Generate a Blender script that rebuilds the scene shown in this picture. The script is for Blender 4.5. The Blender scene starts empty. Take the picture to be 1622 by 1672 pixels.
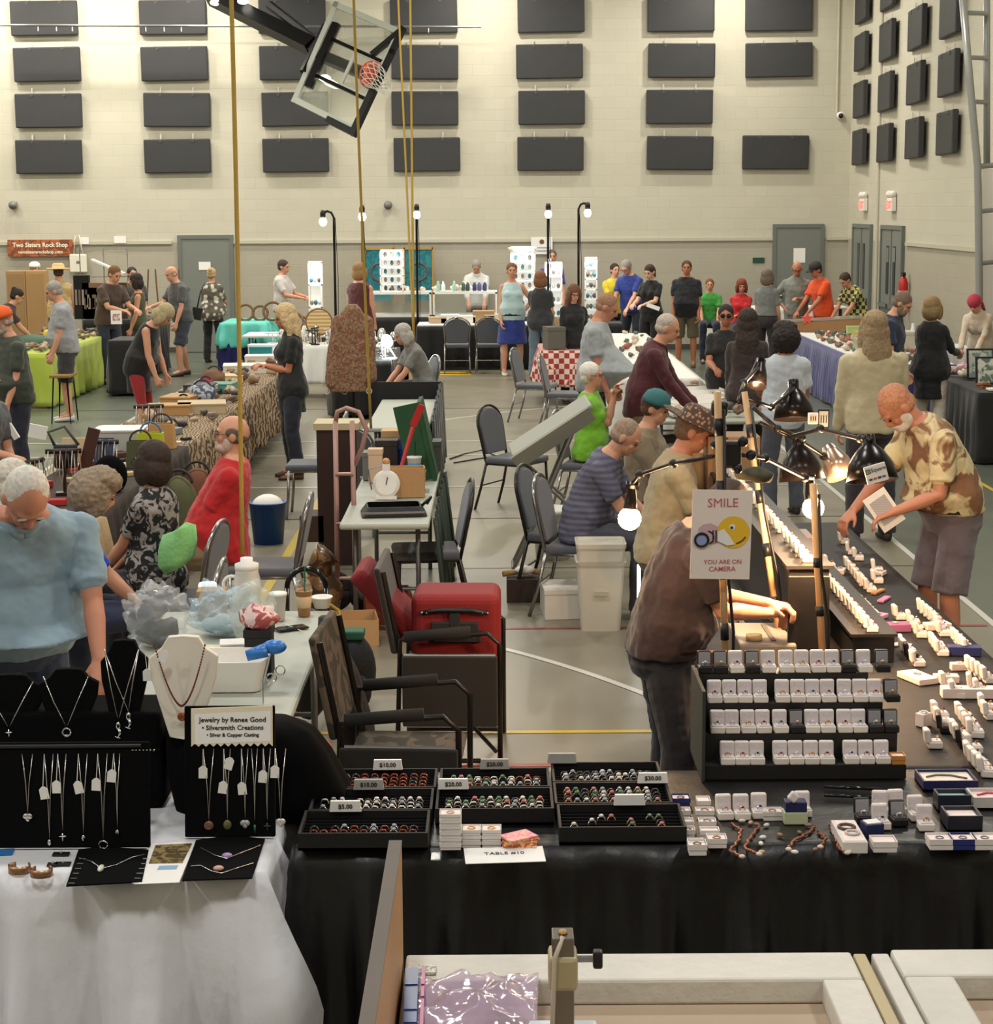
import bpy, bmesh, math, random
from mathutils import Vector, Matrix, noise
R = math.radians
PI = math.pi
rng = random.Random(7)
C = bpy.context.scene.collection
# ------------------------------------------------------------------ camera
FPX = 2950.0; PITCH = R(8.5); ROLL = R(0.35); CY = 338 + FPX * math.tan(PITCH)
CAMH = 2.68
cfwd = Vector((0, math.cos(PITCH), -math.sin(PITCH)))
cu0 = Vector((0, math.sin(PITCH), math.cos(PITCH)))
crt = Vector((1, 0, 0)) * math.cos(ROLL) - cu0 * math.sin(ROLL)
cup = Vector((1, 0, 0)) * math.sin(ROLL) + cu0 * math.cos(ROLL)
CAM = Vector((0, 0, CAMH))
cd = bpy.data.cameras.new('camera'); cam = bpy.data.objects.new('camera', cd); C.objects.link(cam)
cam.matrix_world = Matrix(((crt.x, cup.x, -cfwd.x, 0), (crt.y, cup.y, -cfwd.y, 0), (crt.z, cup.z, -cfwd.z, CAMH), (0, 0, 0, 1)))
cd.sensor_fit = 'VERTICAL'; cd.sensor_height = 24.0; cd.lens = FPX / 1672 * 24.0
cd.shift_y = (CY - 836) / 1672.0
cd.clip_end = 200; cd.clip_start = 0.05
bpy.context.scene.camera = cam
def ray(u, v): return cfwd + crt * ((u - 811) / FPX) + cup * ((CY - v) / FPX)
def P(u, v, Y):                      # the place seen at (u,v) at distance Y down the hall
    d = ray(u, v); return CAM + d * (Y / d.y)
def G(u, v, h=0.0):                  # the place seen at (u,v) on a level surface of height h
    d = ray(u, v); return CAM + d * ((h - CAMH) / d.z)
# ------------------------------------------------------------------ look
sc = bpy.context.scene
sc.view_settings.view_transform = 'Standard'; sc.view_settings.look = 'None'
sc.view_settings.gamma = 1.0; sc.view_settings.use_curve_mapping = False
sc.view_settings.exposure = 0.24
w = bpy.data.worlds.new('world'); sc.world = w; w.use_nodes = True
w.node_tree.nodes['Background'].inputs[0].default_value = (0.9, 0.95, 1, 1)
w.node_tree.nodes['Background'].inputs[1].default_value = 0.3
ROOM = dict(x0=-13.5, x1=6.61, y0=-3.0, y1=34.1, z=8.2)
LAMPS = [(x, y) for y in (1.5, 8.5, 15.5, 22.5, 29.5) for x in (-11.2, -6.2, -1.2, 3.8)]
WALL_LAMPS = [(x, 32.6) for x in (-11.4, -9.5, -7.4, -5.4, -0.2, 4.2)]
HALL_COL = (1.0, 0.95, 0.83)
def lamp_light(name, loc, power, size, col, rot=(0, 0, 0), spread=PI):
    l = bpy.data.lights.new(name, 'AREA'); l.shape = 'DISK'; l.size = size; l.energy = power; l.color = col; l.spread = spread
    o = bpy.data.objects.new(name, l); C.objects.link(o); o.location = loc; o.rotation_euler = rot
    return o
for x, y in LAMPS: lamp_light('hall_lamp_light', (x, y, 7.28), 150 if y > 12 else 120, 0.9, HALL_COL if y > 12 else (1, .98, .94))
for x, y in WALL_LAMPS: lamp_light('hall_lamp_light', (x, y, 7.28), 95, 0.35, HALL_COL)
def point(name, loc, power, rad=0.04, col=(1, 0.62, 0.33)):
    l = bpy.data.lights.new(name, 'POINT'); l.energy = power; l.color = col; l.shadow_soft_size = rad
    o = bpy.data.objects.new(name, l); C.objects.link(o); o.location = loc; return o
# ------------------------------------------------------------------ materials
def lin(c):
    return tuple(((x / 255.0) / 12.92 if x / 255.0 <= 0.04045 else ((x / 255.0 + 0.055) / 1.055) ** 2.4) for x in c[:3])
MC = {}
def mat(col, rough=0.6, metal=0.0, emit=0, bump=0, bscale=40, trans=0, alpha=1, sheen=0, var=0, vscale=3, col2=None, pat=None, pscale=10, ior=1.45, coat=0):
    key = (tuple(col), rough, metal, emit, bump, bscale, trans, alpha, sheen, var, vscale, tuple(col2) if col2 else None, pat, pscale, coat)
    if key in MC: return MC[key]
    m = bpy.data.materials.new('surface_%d_%d_%d' % tuple(int(q) for q in col[:3])); m.use_nodes = True
    nt = m.node_tree; b = nt.nodes['Principled BSDF']
    L = lin(col) + (1,)
    b.inputs['Base Color'].default_value = L; b.inputs['Roughness'].default_value = rough; b.inputs['Metallic'].default_value = metal
    b.inputs['IOR'].default_value = ior
    if coat: b.inputs['Coat Weight'].default_value = coat; b.inputs['Coat Roughness'].default_value = 0.12
    if trans: b.inputs['Transmission Weight'].default_value = trans
    if alpha < 1: b.inputs['Alpha'].default_value = alpha
    if sheen: b.inputs['Sheen Weight'].default_value = sheen
    if emit: b.inputs['Emission Color'].default_value = L; b.inputs['Emission Strength'].default_value = emit
    if bump or var or pat:
        tc = nt.nodes.new('ShaderNodeTexCoord')
    if bump:
        n = nt.nodes.new('ShaderNodeTexNoise'); n.inputs['Scale'].default_value = bscale; n.inputs['Detail'].default_value = 4
        bp = nt.nodes.new('ShaderNodeBump'); bp.inputs['Strength'].default_value = bump; bp.inputs['Distance'].default_value = 0.02
        nt.links.new(tc.outputs['Object'], n.inputs['Vector']); nt.links.new(n.outputs['Fac'], bp.inputs['Height']); nt.links.new(bp.outputs['Normal'], b.inputs['Normal'])
    src = None
    if pat:
        c2 = lin(col2) + (1,)
        mx = nt.nodes.new('ShaderNodeMix'); mx.data_type = 'RGBA'; mx.inputs[6].default_value = L; mx.inputs[7].default_value = c2
        if pat == 'noise':
            n = nt.nodes.new('ShaderNodeTexNoise'); n.inputs['Scale'].default_value = pscale; n.inputs['Detail'].default_value = 3; fo = n.outputs['Fac']
            n.inputs['Distortion'].default_value = 1.2
        elif pat == 'voronoi':
            n = nt.nodes.new('ShaderNodeTexVoronoi'); n.inputs['Scale'].default_value = pscale; fo = n.outputs['Distance']
        elif pat == 'wave':
            n = nt.nodes.new('ShaderNodeTexWave'); n.inputs['Scale'].default_value = pscale; n.inputs['Distortion'].default_value = 9; n.inputs['Detail'].default_value = 3; fo = n.outputs['Fac']
        elif pat == 'stripe':
            n = nt.nodes.new('ShaderNodeTexWave'); n.inputs['Scale'].default_value = pscale; n.bands_direction = 'Z'; fo = n.outputs['Fac']
        elif pat == 'grain':
            n = nt.nodes.new('ShaderNodeTexWave'); n.inputs['Scale'].default_value = pscale; n.inputs['Distortion'].default_value = 4; n.inputs['Detail'].default_value = 3; n.bands_direction = 'X'; fo = n.outputs['Fac']
        elif pat == 'check':
            n = nt.nodes.new('ShaderNodeTexChecker'); n.inputs['Scale'].default_value = pscale; fo = n.outputs['Fac']
        nt.links.new(tc.outputs['Object'], n.inputs['Vector'])
        rp = nt.nodes.new('ShaderNodeValToRGB')
        lo, hi = {'noise': (0.47, 0.53), 'voronoi': (0.3, 0.42), 'wave': (0.4, 0.6), 'stripe': (0.35, 0.65), 'grain': (0.1, 0.9), 'check': (0.4, 0.6)}[pat]
        rp.color_ramp.elements[0].position = lo; rp.color_ramp.elements[1].position = hi
        nt.links.new(fo, rp.inputs['Fac']); nt.links.new(rp.outputs['Color'], mx.inputs[0]); src = mx.outputs[2]
    if var:
        n = nt.nodes.new('ShaderNodeTexNoise'); n.inputs['Scale'].default_value = vscale; n.inputs['Detail'].default_value = 5
        hs = nt.nodes.new('ShaderNodeHueSaturation'); hs.inputs['Color'].default_value = L
        mr = nt.nodes.new('ShaderNodeMapRange'); mr.inputs['From Min'].default_value = 0.3; mr.inputs['From Max'].default_value = 0.7
        mr.inputs['To Min'].default_value = 1 - var; mr.inputs['To Max'].default_value = 1 + var
        nt.links.new(tc.outputs['Object'], n.inputs['Vector']); nt.links.new(n.outputs['Fac'], mr.inputs['Value']); nt.links.new(mr.outputs['Result'], hs.inputs['Value'])
        if src: nt.links.new(src, hs.inputs['Color'])
        src = hs.outputs['Color']
    if src: nt.links.new(src, b.inputs['Base Color'])
    MC[key] = m; return m
BLACKP = mat((22, 22, 24), 0.45); BLACKM = mat((26, 26, 28), 0.35, 0.6); CHROME = mat((205, 205, 208), 0.15, 1.0); STEEL = mat((150, 150, 150), 0.35, 0.9)
WHITE = mat((235, 232, 226), 0.6); PAPER = mat((238, 236, 232), 0.8); BLACKF = mat((11, 11, 12), 1.0); BLACKF.node_tree.nodes['Principled BSDF'].inputs['Specular IOR Level'].default_value = .12; WOOD = mat((176, 132, 84), 0.6, pat='grain', col2=(140, 100, 60), pscale=6)
CARD = mat((176, 140, 98), 0.85, var=0.08); SILVER = mat((225, 225, 225), 0.18, 1.0); GOLD = mat((226, 176, 84), 0.2, 1.0); GREYTOP = mat((172, 176, 166), 0.5, bump=0.1, bscale=300)
GLASS = mat((235, 245, 245), 0.03, trans=0.95, alpha=0.45)
# ------------------------------------------------------------------ mesh helpers
class MB:
    def __init__(s): s.bm = bmesh.new(); s.M = Matrix.Identity(4)
    def setm(s, M): s.M = M; return s
    def face(s, pts):
        vs = [s.bm.verts.new(s.M @ Vector(p)) for p in pts]
        try: s.bm.faces.new(vs)
        except ValueError: pass
        return s
    def box(s, c, d, rot=None):
        c = Vector(c); hx, hy, hz = d[0] / 2, d[1] / 2, d[2] / 2
        Rm = rot if rot is not None else Matrix.Identity(3)
        v = [s.bm.verts.new(s.M @ (c + Rm @ Vector((x, y, z)))) for x in (-hx, hx) for y in (-hy, hy) for z in (-hz, hz)]
        for f in ((0, 1, 3, 2), (4, 6, 7, 5), (0, 4, 5, 1), (2, 3, 7, 6), (0, 2, 6, 4), (1, 5, 7, 3)): s.bm.faces.new([v[i] for i in f])
        return s
    def box2(s, a, b): return s.box([(a[i] + b[i]) / 2 for i in range(3)], [abs(b[i] - a[i]) for i in range(3)])
    def loft(s, rings, cap=True, closed=True):
        vs = [[s.bm.verts.new(s.M @ Vector(p)) for p in r] for r in rings]
        n = len(rings[0])
        for i in range(len(vs) - 1):
            for j in range(n if closed else n - 1):
                k = (j + 1) % n
                s.bm.faces.new((vs[i][j], vs[i][k], vs[i + 1][k], vs[i + 1][j]))
        if cap and closed:
            s.bm.faces.new(list(reversed(vs[0]))); s.bm.faces.new(vs[-1])
        return s
    def tube(s, pts, r, n=8, cap=True):
        pts = [Vector(p) for p in pts]; m = len(pts)
        rr = r if isinstance(r, (list, tuple)) else [r] * m
        prev = None; rings = []
        for i, p in enumerate(pts):
            t = (pts[min(i + 1, m - 1)] - pts[max(i - 1, 0)])
            if t.length < 1e-9: t = Vector((0, 0, 1))
            t.normalize()
            if prev is None:
                a = Vector((0, 0, 1)) if abs(t.z) < 0.9 else Vector((1, 0, 0))
                x = a.cross(t).normalized()
            else:
                x = (prev - t * prev.dot(t))
                x = x.normalized() if x.length > 1e-6 else Vector((1, 0, 0)).cross(t).normalized()
            prev = x; y = t.cross(x)
            rings.append([p + (x * math.cos(2 * PI * k / n) + y * math.sin(2 * PI * k / n)) * rr[i] for k in range(n)])
        return s.loft(rings, cap)
    def cyl(s, c, r, h, n=20, r2=None):
        c = Vector(c); return s.tube([c, c + Vector((0, 0, h))], [r, r if r2 is None else r2], n)
    def lathe(s, prof, c=(0, 0, 0), n=24, axis='z'):
        c = Vector(c); rings = []
        for (r, z) in prof:
            r = max(r, 1e-4)
            if axis == 'z': rings.append([c + Vector((r * math.cos(2 * PI * k / n), r * math.sin(2 * PI * k / n), z)) for k in range(n)])
            elif axis == 'y': rings.append([c + Vector((r * math.cos(2 * PI * k / n), z, r * math.sin(2 * PI * k / n))) for k in range(n)])
            else: rings.append([c + Vector((z, r * math.cos(2 * PI * k / n), r * math.sin(2 * PI * k / n))) for k in range(n)])
        return s.loft(rings, True)
    def ell(s, c, r, rot=None, nu=16, nv=10):
        c = Vector(c); Rm = rot if rot is not None else Matrix.Identity(3)
        if not isinstance(r, (tuple, list)): r = (r, r, r)
        rings = []
        for i in range(nv + 1):
            a = -PI / 2 + PI * i / nv; ca = max(math.cos(a), 0.02); sa = math.sin(a)
            rings.append([c + Rm @ Vector((r[0] * ca * math.cos(2 * PI * k / nu), r[1] * ca * math.sin(2 * PI * k / nu), r[2] * sa)) for k in range(nu)])
        return s.loft(rings, True)
    def torus(s, c, R_, r, rot=None, n=24, m=8, a0=0, a1=2 * PI):
        c = Vector(c); Rm = rot if rot is not None else Matrix.Identity(3)
        full = abs(a1 - a0 - 2 * PI) < 1e-6
        pts = [c + Rm @ Vector((R_ * math.cos(a0 + (a1 - a0) * k / n), R_ * math.sin(a0 + (a1 - a0) * k / n), 0)) for k in range(n + 1)]
        return s.tube(pts, r, m)
    def prism(s, poly, y0, y1, axis='y'):
        if axis == 'y': A = [(x, y0, z) for x, z in poly]; B = [(x, y1, z) for x, z in poly]
        elif axis == 'x': A = [(y0, x, z) for x, z in poly]; B = [(y1, x, z) for x, z in poly]
        else: A = [(x, z, y0) for x, z in poly]; B = [(x, z, y1) for x, z in poly]
        return s.loft([A, B], True)
    def build(s, name, m, parent=None, smooth=False, bevel=0, kind=None, seg=2):
        me = bpy.data.meshes.new(name)
        bmesh.ops.recalc_face_normals(s.bm, faces=s.bm.faces)
        s.bm.to_mesh(me); s.bm.free()
        me.materials.append(m)
        if smooth:
            for p in me.polygons: p.use_smooth = True
        o = bpy.data.objects.new(name, me); C.objects.link(o)
        if parent is not None: o.parent = parent
        if bevel:
            b = o.modifiers.new('bevel', 'BEVEL'); b.width = bevel; b.segments = seg; b.limit_method = 'ANGLE'
        if kind: o['kind'] = kind
        return o
def multi(name, parts, parent=None, smooth=False):       # one mesh whose faces keep several materials
    me = bpy.data.meshes.new(name); bm = bmesh.new()
    for i, (mb, m) in enumerate(parts):
        bmesh.ops.recalc_face_normals(mb.bm, faces=mb.bm.faces)
        t = bpy.data.meshes.new('t'); mb.bm.to_mesh(t); mb.bm.free(); n0 = len(bm.faces); bm.from_mesh(t); bm.faces.ensure_lookup_table()
        for f in bm.faces[n0:]: f.material_index = i; f.smooth = smooth
        bpy.data.meshes.remove(t); me.materials.append(m)
    bm.to_mesh(me); bm.free()
    o = bpy.data.objects.new(name, me); C.objects.link(o)
    if parent is not None: o.parent = parent
    return o
def tag(o, label, cat, group=None, kind=None):
    o['label'] = label; o['category'] = cat
    if group: o['group'] = group
    if kind: o['kind'] = kind
    return o
def thing(name, label, cat, loc=(0, 0, 0), rz=0, group=None):
    o = bpy.data.objects.new(name, None); C.objects.link(o); o.location = loc; o.rotation_euler = (0, 0, rz); o.empty_display_size = 0.05
    return tag(o, label, cat, group)
def struct(o): o['kind'] = 'structure'; return o
KIDS = {}
def dup(root, loc, rz=0, label=None, group=None, scale=None):
    def cp(o, par):
        c = o.copy(); C.objects.link(c)
        if par is not None: c.parent = par
        for ch in o.children: cp(ch, c)
        return c
    r = cp(root, None); r.location = loc; r.rotation_euler = (0, 0, rz)
    if scale: r.scale = (scale,) * 3 if not isinstance(scale, tuple) else scale
    if label: r['label'] = label
    if group: r['group'] = group
    return r
ORD = ['first', 'second', 'third', 'fourth', 'fifth', 'sixth', 'seventh', 'eighth', 'ninth', 'tenth', 'eleventh', 'twelfth', 'thirteenth', 'fourteenth', 'fifteenth', 'sixteenth', 'seventeenth', 'eighteenth']
def rotm(ax, deg): return Matrix.Rotation(R(deg), 3, ax)
def text(body, size, m, parent, loc, rot=(PI / 2, 0, 0), name='lettering', align='CENTER', ext=0.0008, sx=1.0, bold=0):
    cu = bpy.data.curves.new(name, 'FONT'); cu.body = body; cu.size = size; cu.extrude = ext; cu.align_x = align; cu.align_y = 'CENTER'; cu.offset = bold
    cu.resolution_u = 2
    o = bpy.data.objects.new(name, cu); C.objects.link(o); cu.materials.append(m)
    me = bpy.data.meshes.new_from_object(o.evaluated_get(bpy.context.evaluated_depsgraph_get()))
    bpy.data.objects.remove(o); o = bpy.data.objects.new(name, me); C.objects.link(o)
    if not me.materials: me.materials.append(m)
    o.parent = parent; o.location = loc; o.rotation_euler = rot; o.scale = (sx, 1, 1)
    return o
INK = mat((40, 38, 38), 0.8)
# ------------------------------------------------------------------ the hall
def wall_mat():
    m = bpy.data.materials.new('painted_block'); m.use_nodes = True; nt = m.node_tree; b = nt.nodes['Principled BSDF']
    b.inputs['Roughness'].default_value = 0.55
    g = nt.nodes.new('ShaderNodeNewGeometry'); sp = nt.nodes.new('ShaderNodeSeparateXYZ'); nt.links.new(g.outputs['Position'], sp.inputs[0])
    ad = nt.nodes.new('ShaderNodeMath'); ad.operation = 'ADD'; nt.links.new(sp.outputs[0], ad.inputs[0]); nt.links.new(sp.outputs[1], ad.inputs[1])
    cb = nt.nodes.new('ShaderNodeCombineXYZ'); nt.links.new(ad.outputs[0], cb.inputs[0]); nt.links.new(sp.outputs[2], cb.inputs[1])
    br = nt.nodes.new('ShaderNodeTexBrick'); br.inputs['Scale'].default_value = 1; br.inputs['Brick Width'].default_value = 0.406; br.inputs['Row Height'].default_value = 0.203
    br.inputs['Mortar Size'].default_value = 0.006; br.inputs['Mortar Smooth'].default_value = 0.6
    br.inputs['Color1'].default_value = (1, 1, 1, 1); br.inputs['Color2'].default_value = (0.96, 0.96, 0.96, 1); br.inputs['Mortar'].default_value = (0.93, 0.93, 0.93, 1)
    nt.links.new(cb.outputs[0], br.inputs['Vector'])
    gt = nt.nodes.new('ShaderNodeMath'); gt.operation = 'GREATER_THAN'; gt.inputs[1].default_value = 2.06; nt.links.new(sp.outputs[2], gt.inputs[0])
    mx = nt.nodes.new('ShaderNodeMix'); mx.data_type = 'RGBA'; mx.inputs[6].default_value = lin((172, 166, 150)) + (1,); mx.inputs[7].default_value = lin((196, 191, 174)) + (1,)
    nt.links.new(gt.outputs[0], mx.inputs[0])
    ml = nt.nodes.new('ShaderNodeMix'); ml.data_type = 'RGBA'; ml.blend_type = 'MULTIPLY'; ml.inputs[0].default_value = 1
    nt.links.new(mx.outputs[2], ml.inputs[6]); nt.links.new(br.outputs['Color'], ml.inputs[7]); nt.links.new(ml.outputs[2], b.inputs['Base Color'])
    bp = nt.nodes.new('ShaderNodeBump'); bp.inputs['Strength'].default_value = 0.25; bp.inputs['Distance'].default_value = 0.01; bp.invert = True
    nt.links.new(br.outputs['Fac'], bp.inputs['Height']); nt.links.new(bp.outputs['Normal'], b.inputs['Normal'])
    return m
WM = wall_mat()
def floor_mat():
    m = bpy.data.materials.new('court_floor'); m.use_nodes = True; nt = m.node_tree; b = nt.nodes['Principled BSDF']
    b.inputs['Roughness'].default_value = 0.22; b.inputs['Specular IOR Level'].default_value = 0.5
    g = nt.nodes.new('ShaderNodeNewGeometry'); sp = nt.nodes.new('ShaderNodeSeparateXYZ'); nt.links.new(g.outputs['Position'], sp.inputs[0])
    a = nt.nodes.new('ShaderNodeMath'); a.operation = 'GREATER_THAN'; a.inputs[1].default_value = 3.22; nt.links.new(sp.outputs[0], a.inputs[0])
    c = nt.nodes.new('ShaderNodeMath'); c.operation = 'LESS_THAN'; c.inputs[1].default_value = -4.7; nt.links.new(sp.outputs[0], c.inputs[0])
    s = nt.nodes.new('ShaderNodeMath'); s.operation = 'MAXIMUM'; nt.links.new(a.outputs[0], s.inputs[0]); nt.links.new(c.outputs[0], s.inputs[1])
    mx = nt.nodes.new('ShaderNodeMix'); mx.data_type = 'RGBA'; mx.inputs[6].default_value = lin((132, 126, 110)) + (1,); mx.inputs[7].default_value = lin((88, 94, 84)) + (1,)
    nt.links.new(s.outputs[0], mx.inputs[0])
    n = nt.nodes.new('ShaderNodeTexNoise'); n.inputs['Scale'].default_value = 1.3; n.inputs['Detail'].default_value = 8; nt.links.new(g.outputs['Position'], n.inputs['Vector'])
    mr = nt.nodes.new('ShaderNodeMapRange'); mr.inputs['From Min'].default_value = 0.3; mr.inputs['From Max'].default_value = 0.7; mr.inputs['To Min'].default_value = 0.92; mr.inputs['To Max'].default_value = 1.06
    nt.links.new(n.outputs['Fac'], mr.inputs['Value'])
    hs = nt.nodes.new('ShaderNodeHueSaturation'); nt.links.new(mx.outputs[2], hs.inputs['Color']); nt.links.new(mr.outputs[0], hs.inputs['Value'])
    nt.links.new(hs.outputs[0], b.inputs['Base Color'])
    m2 = nt.nodes.new('ShaderNodeMapRange'); m2.inputs['To Min'].default_value = 0.26; m2.inputs['To Max'].default_value = 0.4; nt.links.new(n.outputs['Fac'], m2.inputs['Value']); nt.links.new(m2.outputs[0], b.inputs['Roughness'])
    return m
x0, x1, y0, y1, zc = ROOM['x0'], ROOM['x1'], ROOM['y0'], ROOM['y1'], ROOM['z']
struct(MB().box2((x0, y0, -0.2), (x1, y1, 0)).build('floor', floor_mat()))
struct(MB().box2((x0 - .2, y0 - .2, zc), (x1 + .2, y1 + .2, zc + 0.2)).build('ceiling', mat((150, 148, 140), 0.8)))
struct(MB().box2((x0 - .2, y1, -.2), (x1 + .2, y1 + .25, zc)).build('wall_back', WM))
struct(MB().box2((x1, y0, -.2), (x1 + .25, y1, zc)).build('wall_right', WM))
struct(MB().box2((x0 - .25, y0, -.2), (x0, y1, zc)).build('wall_left', WM))
struct(MB().box2((x0, y0 - .25, -.2), (x1, y0, zc)).build('wall_front', WM))
TR = mat((188, 183, 166), 0.5)
DOORG = mat((120, 124, 118), 0.45); FRG = mat((108, 112, 108), 0.45)
# ledge along the block walls, broken by the doors
for i, (a, b_) in enumerate(((x0, -6.05), (-4.93, 5.2), (6.2, x1))):
    struct(MB().box2((a, y1 - .04, 2.03), (b_, y1, 2.09)).build('trim_%d' % (i + 1), TR))
struct(MB().box2((x1 - .04, 10, 2.03), (x1, 29.2, 2.09)).build('trim_4', TR))
struct(MB().box2((x0, y1 - .02, 0), (x1, y1, 0.1)).build('baseboard_back', mat((70, 68, 64), 0.6)))
struct(MB().box2((x1 - .02, y0, 0), (x1, y1, 0.1)).build('baseboard_right', mat((70, 68, 64), 0.6)))
def back_door(n, u0, u1, v0, handle_side, notice):
    a = P(u0, v0, y1); b = P(u1, v0, y1); t = a.z; xm = (a.x + b.x) / 2; wd = b.x - a.x
    d = bpy.data.objects.new('door_%d' % n, None); C.objects.link(d); d.location = (xm, y1, 0); struct(d)
    f = MB(); f.box2((-wd / 2, -.06, 0), (-wd / 2 + .07, 0, t)); f.box2((wd / 2 - .07, -.06, 0), (wd / 2, 0, t)); f.box2((-wd / 2 + .07, -.06, t - .07), (wd / 2 - .07, 0, t))
    f.build('door_frame', FRG, d)
    MB().box2((-wd / 2 + .07, -.045, .01), (wd / 2 - .07, -.001, t - .07)).build('door_leaf', DOORG, d)
    hx = handle_side * (wd / 2 - .17)
    MB().lathe([(.035, -.05), (.035, -.06), (.015, -.065), (.012, -.09), (.03, -.1), (.03, -.12)], (hx, 0, 1.0), 14, 'y').build('door_handle', STEEL, d, True)
    MB().lathe([(.03, -.05), (.03, -.065)], (hx, 0, 1.2), 14, 'y').build('deadbolt', STEEL, d)
    if notice:
        q = P(notice[0], notice[1], y1)
        tag(MB().box2((q.x - notice[2] / 2, y1 - .052, q.z - notice[3] / 2), (q.x + notice[2] / 2, y1 - .047, q.z + notice[3] / 2)).build('notice', PAPER), notice[4], 'paper notice')
back_door(1, 290, 381, 384, -1, (335, 434, .22, .15, 'white paper notice taped high on the grey door at the left'))
back_door(2, 1262, 1346, 366, -1, (1305, 417, .22, .27, 'white paper notice taped on the grey door behind the shopper in orange'))
for n, (ya, yb) in enumerate(((33.45, 31.85), (31.0, 29.35))):
    d = bpy.data.objects.new('door_%d' % (n + 3), None); C.objects.link(d); d.location = (x1, (ya + yb) / 2, 0); struct(d)
    wd = ya - yb; t = 2.34
    f = MB(); f.box2((-.06, -wd / 2, 0), (0, -wd / 2 + .07, t)); f.box2((-.06, wd / 2 - .07, 0), (0, wd / 2, t)); f.box2((-.06, -wd / 2 + .07, t - .07), (0, wd / 2 - .07, t)); f.box2((-.05, -.02, 0), (0, .02, t - .07))
    f.build('door_frame', FRG, d)
    for sgn in (-1, 1):
        c0, c1 = sorted((sgn * .03, sgn * (wd / 2 - .08)))
        lf = MB().box2((-.04, c0, .01), (-.005, c1, t - .08)).build('door_leaf', DOORG, d)
        cm = sgn * (wd / 4 - .16)
        MB().box2((-.05, cm - .09, 1.2), (-.035, cm + .09, 2.0)).build('door_glass', mat((40, 48, 50), 0.05), lf)
        MB().box2((-.1, c0 + .05, .98), (-.06, c1 - .05, 1.04)).build('push_bar', STEEL, lf)
# painted court lines
LW = {'w': mat((205, 203, 194), 0.3), 'y': mat((200, 172, 60), 0.3), 'r': mat((150, 62, 58), 0.3), 'k': mat((82, 76, 68), 0.3)}
ln = 4
def line(name, pts, wd, m):
    global ln
    ln += 1; f = MB(); pts = [Vector((p[0], p[1], 0)) for p in pts]; L_ = []; R_ = []
    for i, p in enumerate(pts):
        t = (pts[min(i + 1, len(pts) - 1)] - pts[max(i - 1, 0)]).normalized(); nrm = Vector((-t.y, t.x, 0)) * wd / 2
        L_.append((p + nrm).to_tuple()[:2] + (0.003,)); R_.append((p - nrm).to_tuple()[:2] + (0.003,))
    for i in range(len(pts) - 1): f.face([L_[i], R_[i], R_[i + 1], L_[i + 1]])
    struct(f.build('trim_%d' % ln, m))
line('l', [(3.2, -1), (3.2, 33)], .05, LW['w']); line('l', [(4.7, -1), (4.7, 30)], .05, LW['y']); line('l', [(-1.64, 9.0), (-1.64, 17.3)], .07, LW['y'])
line('l', [(-4.7, 9.0), (-4.7, 30)], .05, LW['w'])
for yy, k, wd in ((20.75, 'w', .05), (19.57, 'w', .05), (17.3, 'w', .05), (15.5, 'k', .03), (11.34, 'r', .05), (9.02, 'y', .05), (8.46, 'r', .05), (29.6, 'y', .06), (24.2, 'k', .03), (13.3, 'k', .015)):
    line('l', [(x0 + .5, yy), (3.15, yy)], wd, LW[k])
def arc(pts3, n=24):
    (ax, ay), (bx, by), (cx, cy) = pts3; out = []
    for i in range(n + 1):
        t = i / n; out.append(((1 - t) ** 2 * ax + 2 * t * (1 - t) * bx + t * t * cx, (1 - t) ** 2 * ay + 2 * t * (1 - t) * by + t * t * cy))
    return out
line('l', arc([(-1.6, 11.75), (-.2, 11.5), (.85, 9.68)]), .05, LW['w'])
line('l', arc([(-1.3, 21.9), (.3, 24.6), (2.9, 25.2)]), .05, LW['w'])
# ------------------------------------------------------------------ acoustic panels
PANM = mat((52, 52, 54), 0.62, var=0.06)
GAPLIT = mat((190, 188, 180), 0.5)
ROWZ = [6.155, 5.325, 4.49, 3.65]
rown = ['top row', 'second row down', 'third row down', 'bottom row']
def make_panel(label, group):
    t = thing('acoustic_panel', label, 'acoustic panel', (0, 0, 0), 0, group)
    o = MB().box((0, -.07, 0), (1.23, .09, .62)).build('padded_board', PANM, t, bevel=.02)
    for s in (-.3, .3):
        MB().box((s, -.05, .33), (.025, .01, .16)).build('gap_light_strip', GAPLIT, t)  # pale strips stand in for lamp light falling between the panel rows
        MB().box((s, -.119, .27), (.05, .008, .05), rotm('Y', 45)).build('clip', mat((70, 70, 72), 0.4), t)
    return t
pan0 = None
cols = [(84, 72), (293, 284), (482, 472), (697, 694), (900, 897), (1110, 1109), (1266, 1266)]
for ci, (ub, ut) in enumerate(cols):
    for ri in range(4):
        if ci == 6 and ri == 2: continue
        xx = P(ub + (ut - ub) * (3 - ri) / 3.0, 256, y1).x
        xx = P(ub, 256, y1).x + rng.uniform(-.03, .03)
        lab = 'black wall panel, %s, %s column from the left, back wall' % (rown[ri], ORD[ci])
        if pan0 is None: pan0 = make_panel(lab, 'acoustic panels on the back wall'); o = pan0; o.location = (xx, y1, ROWZ[ri])
        else: o = dup(pan0, (xx, y1, ROWZ[ri]), 0, lab, 'acoustic panels on the back wall')
        o.rotation_euler[1] = R(rng.uniform(-.8, .8))
for ci, yy in enumerate((32.9, 30.75, 28.6, 26.55)):
    for ri in range(4):
        dup(pan0, (x1 - .0, yy, ROWZ[ri] + .05), -PI / 2 - R(3), 'black right-wall panel, %s, %s column from the corner' % (rown[ri], ORD[ci]), 'acoustic panels on the right wall')
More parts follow.
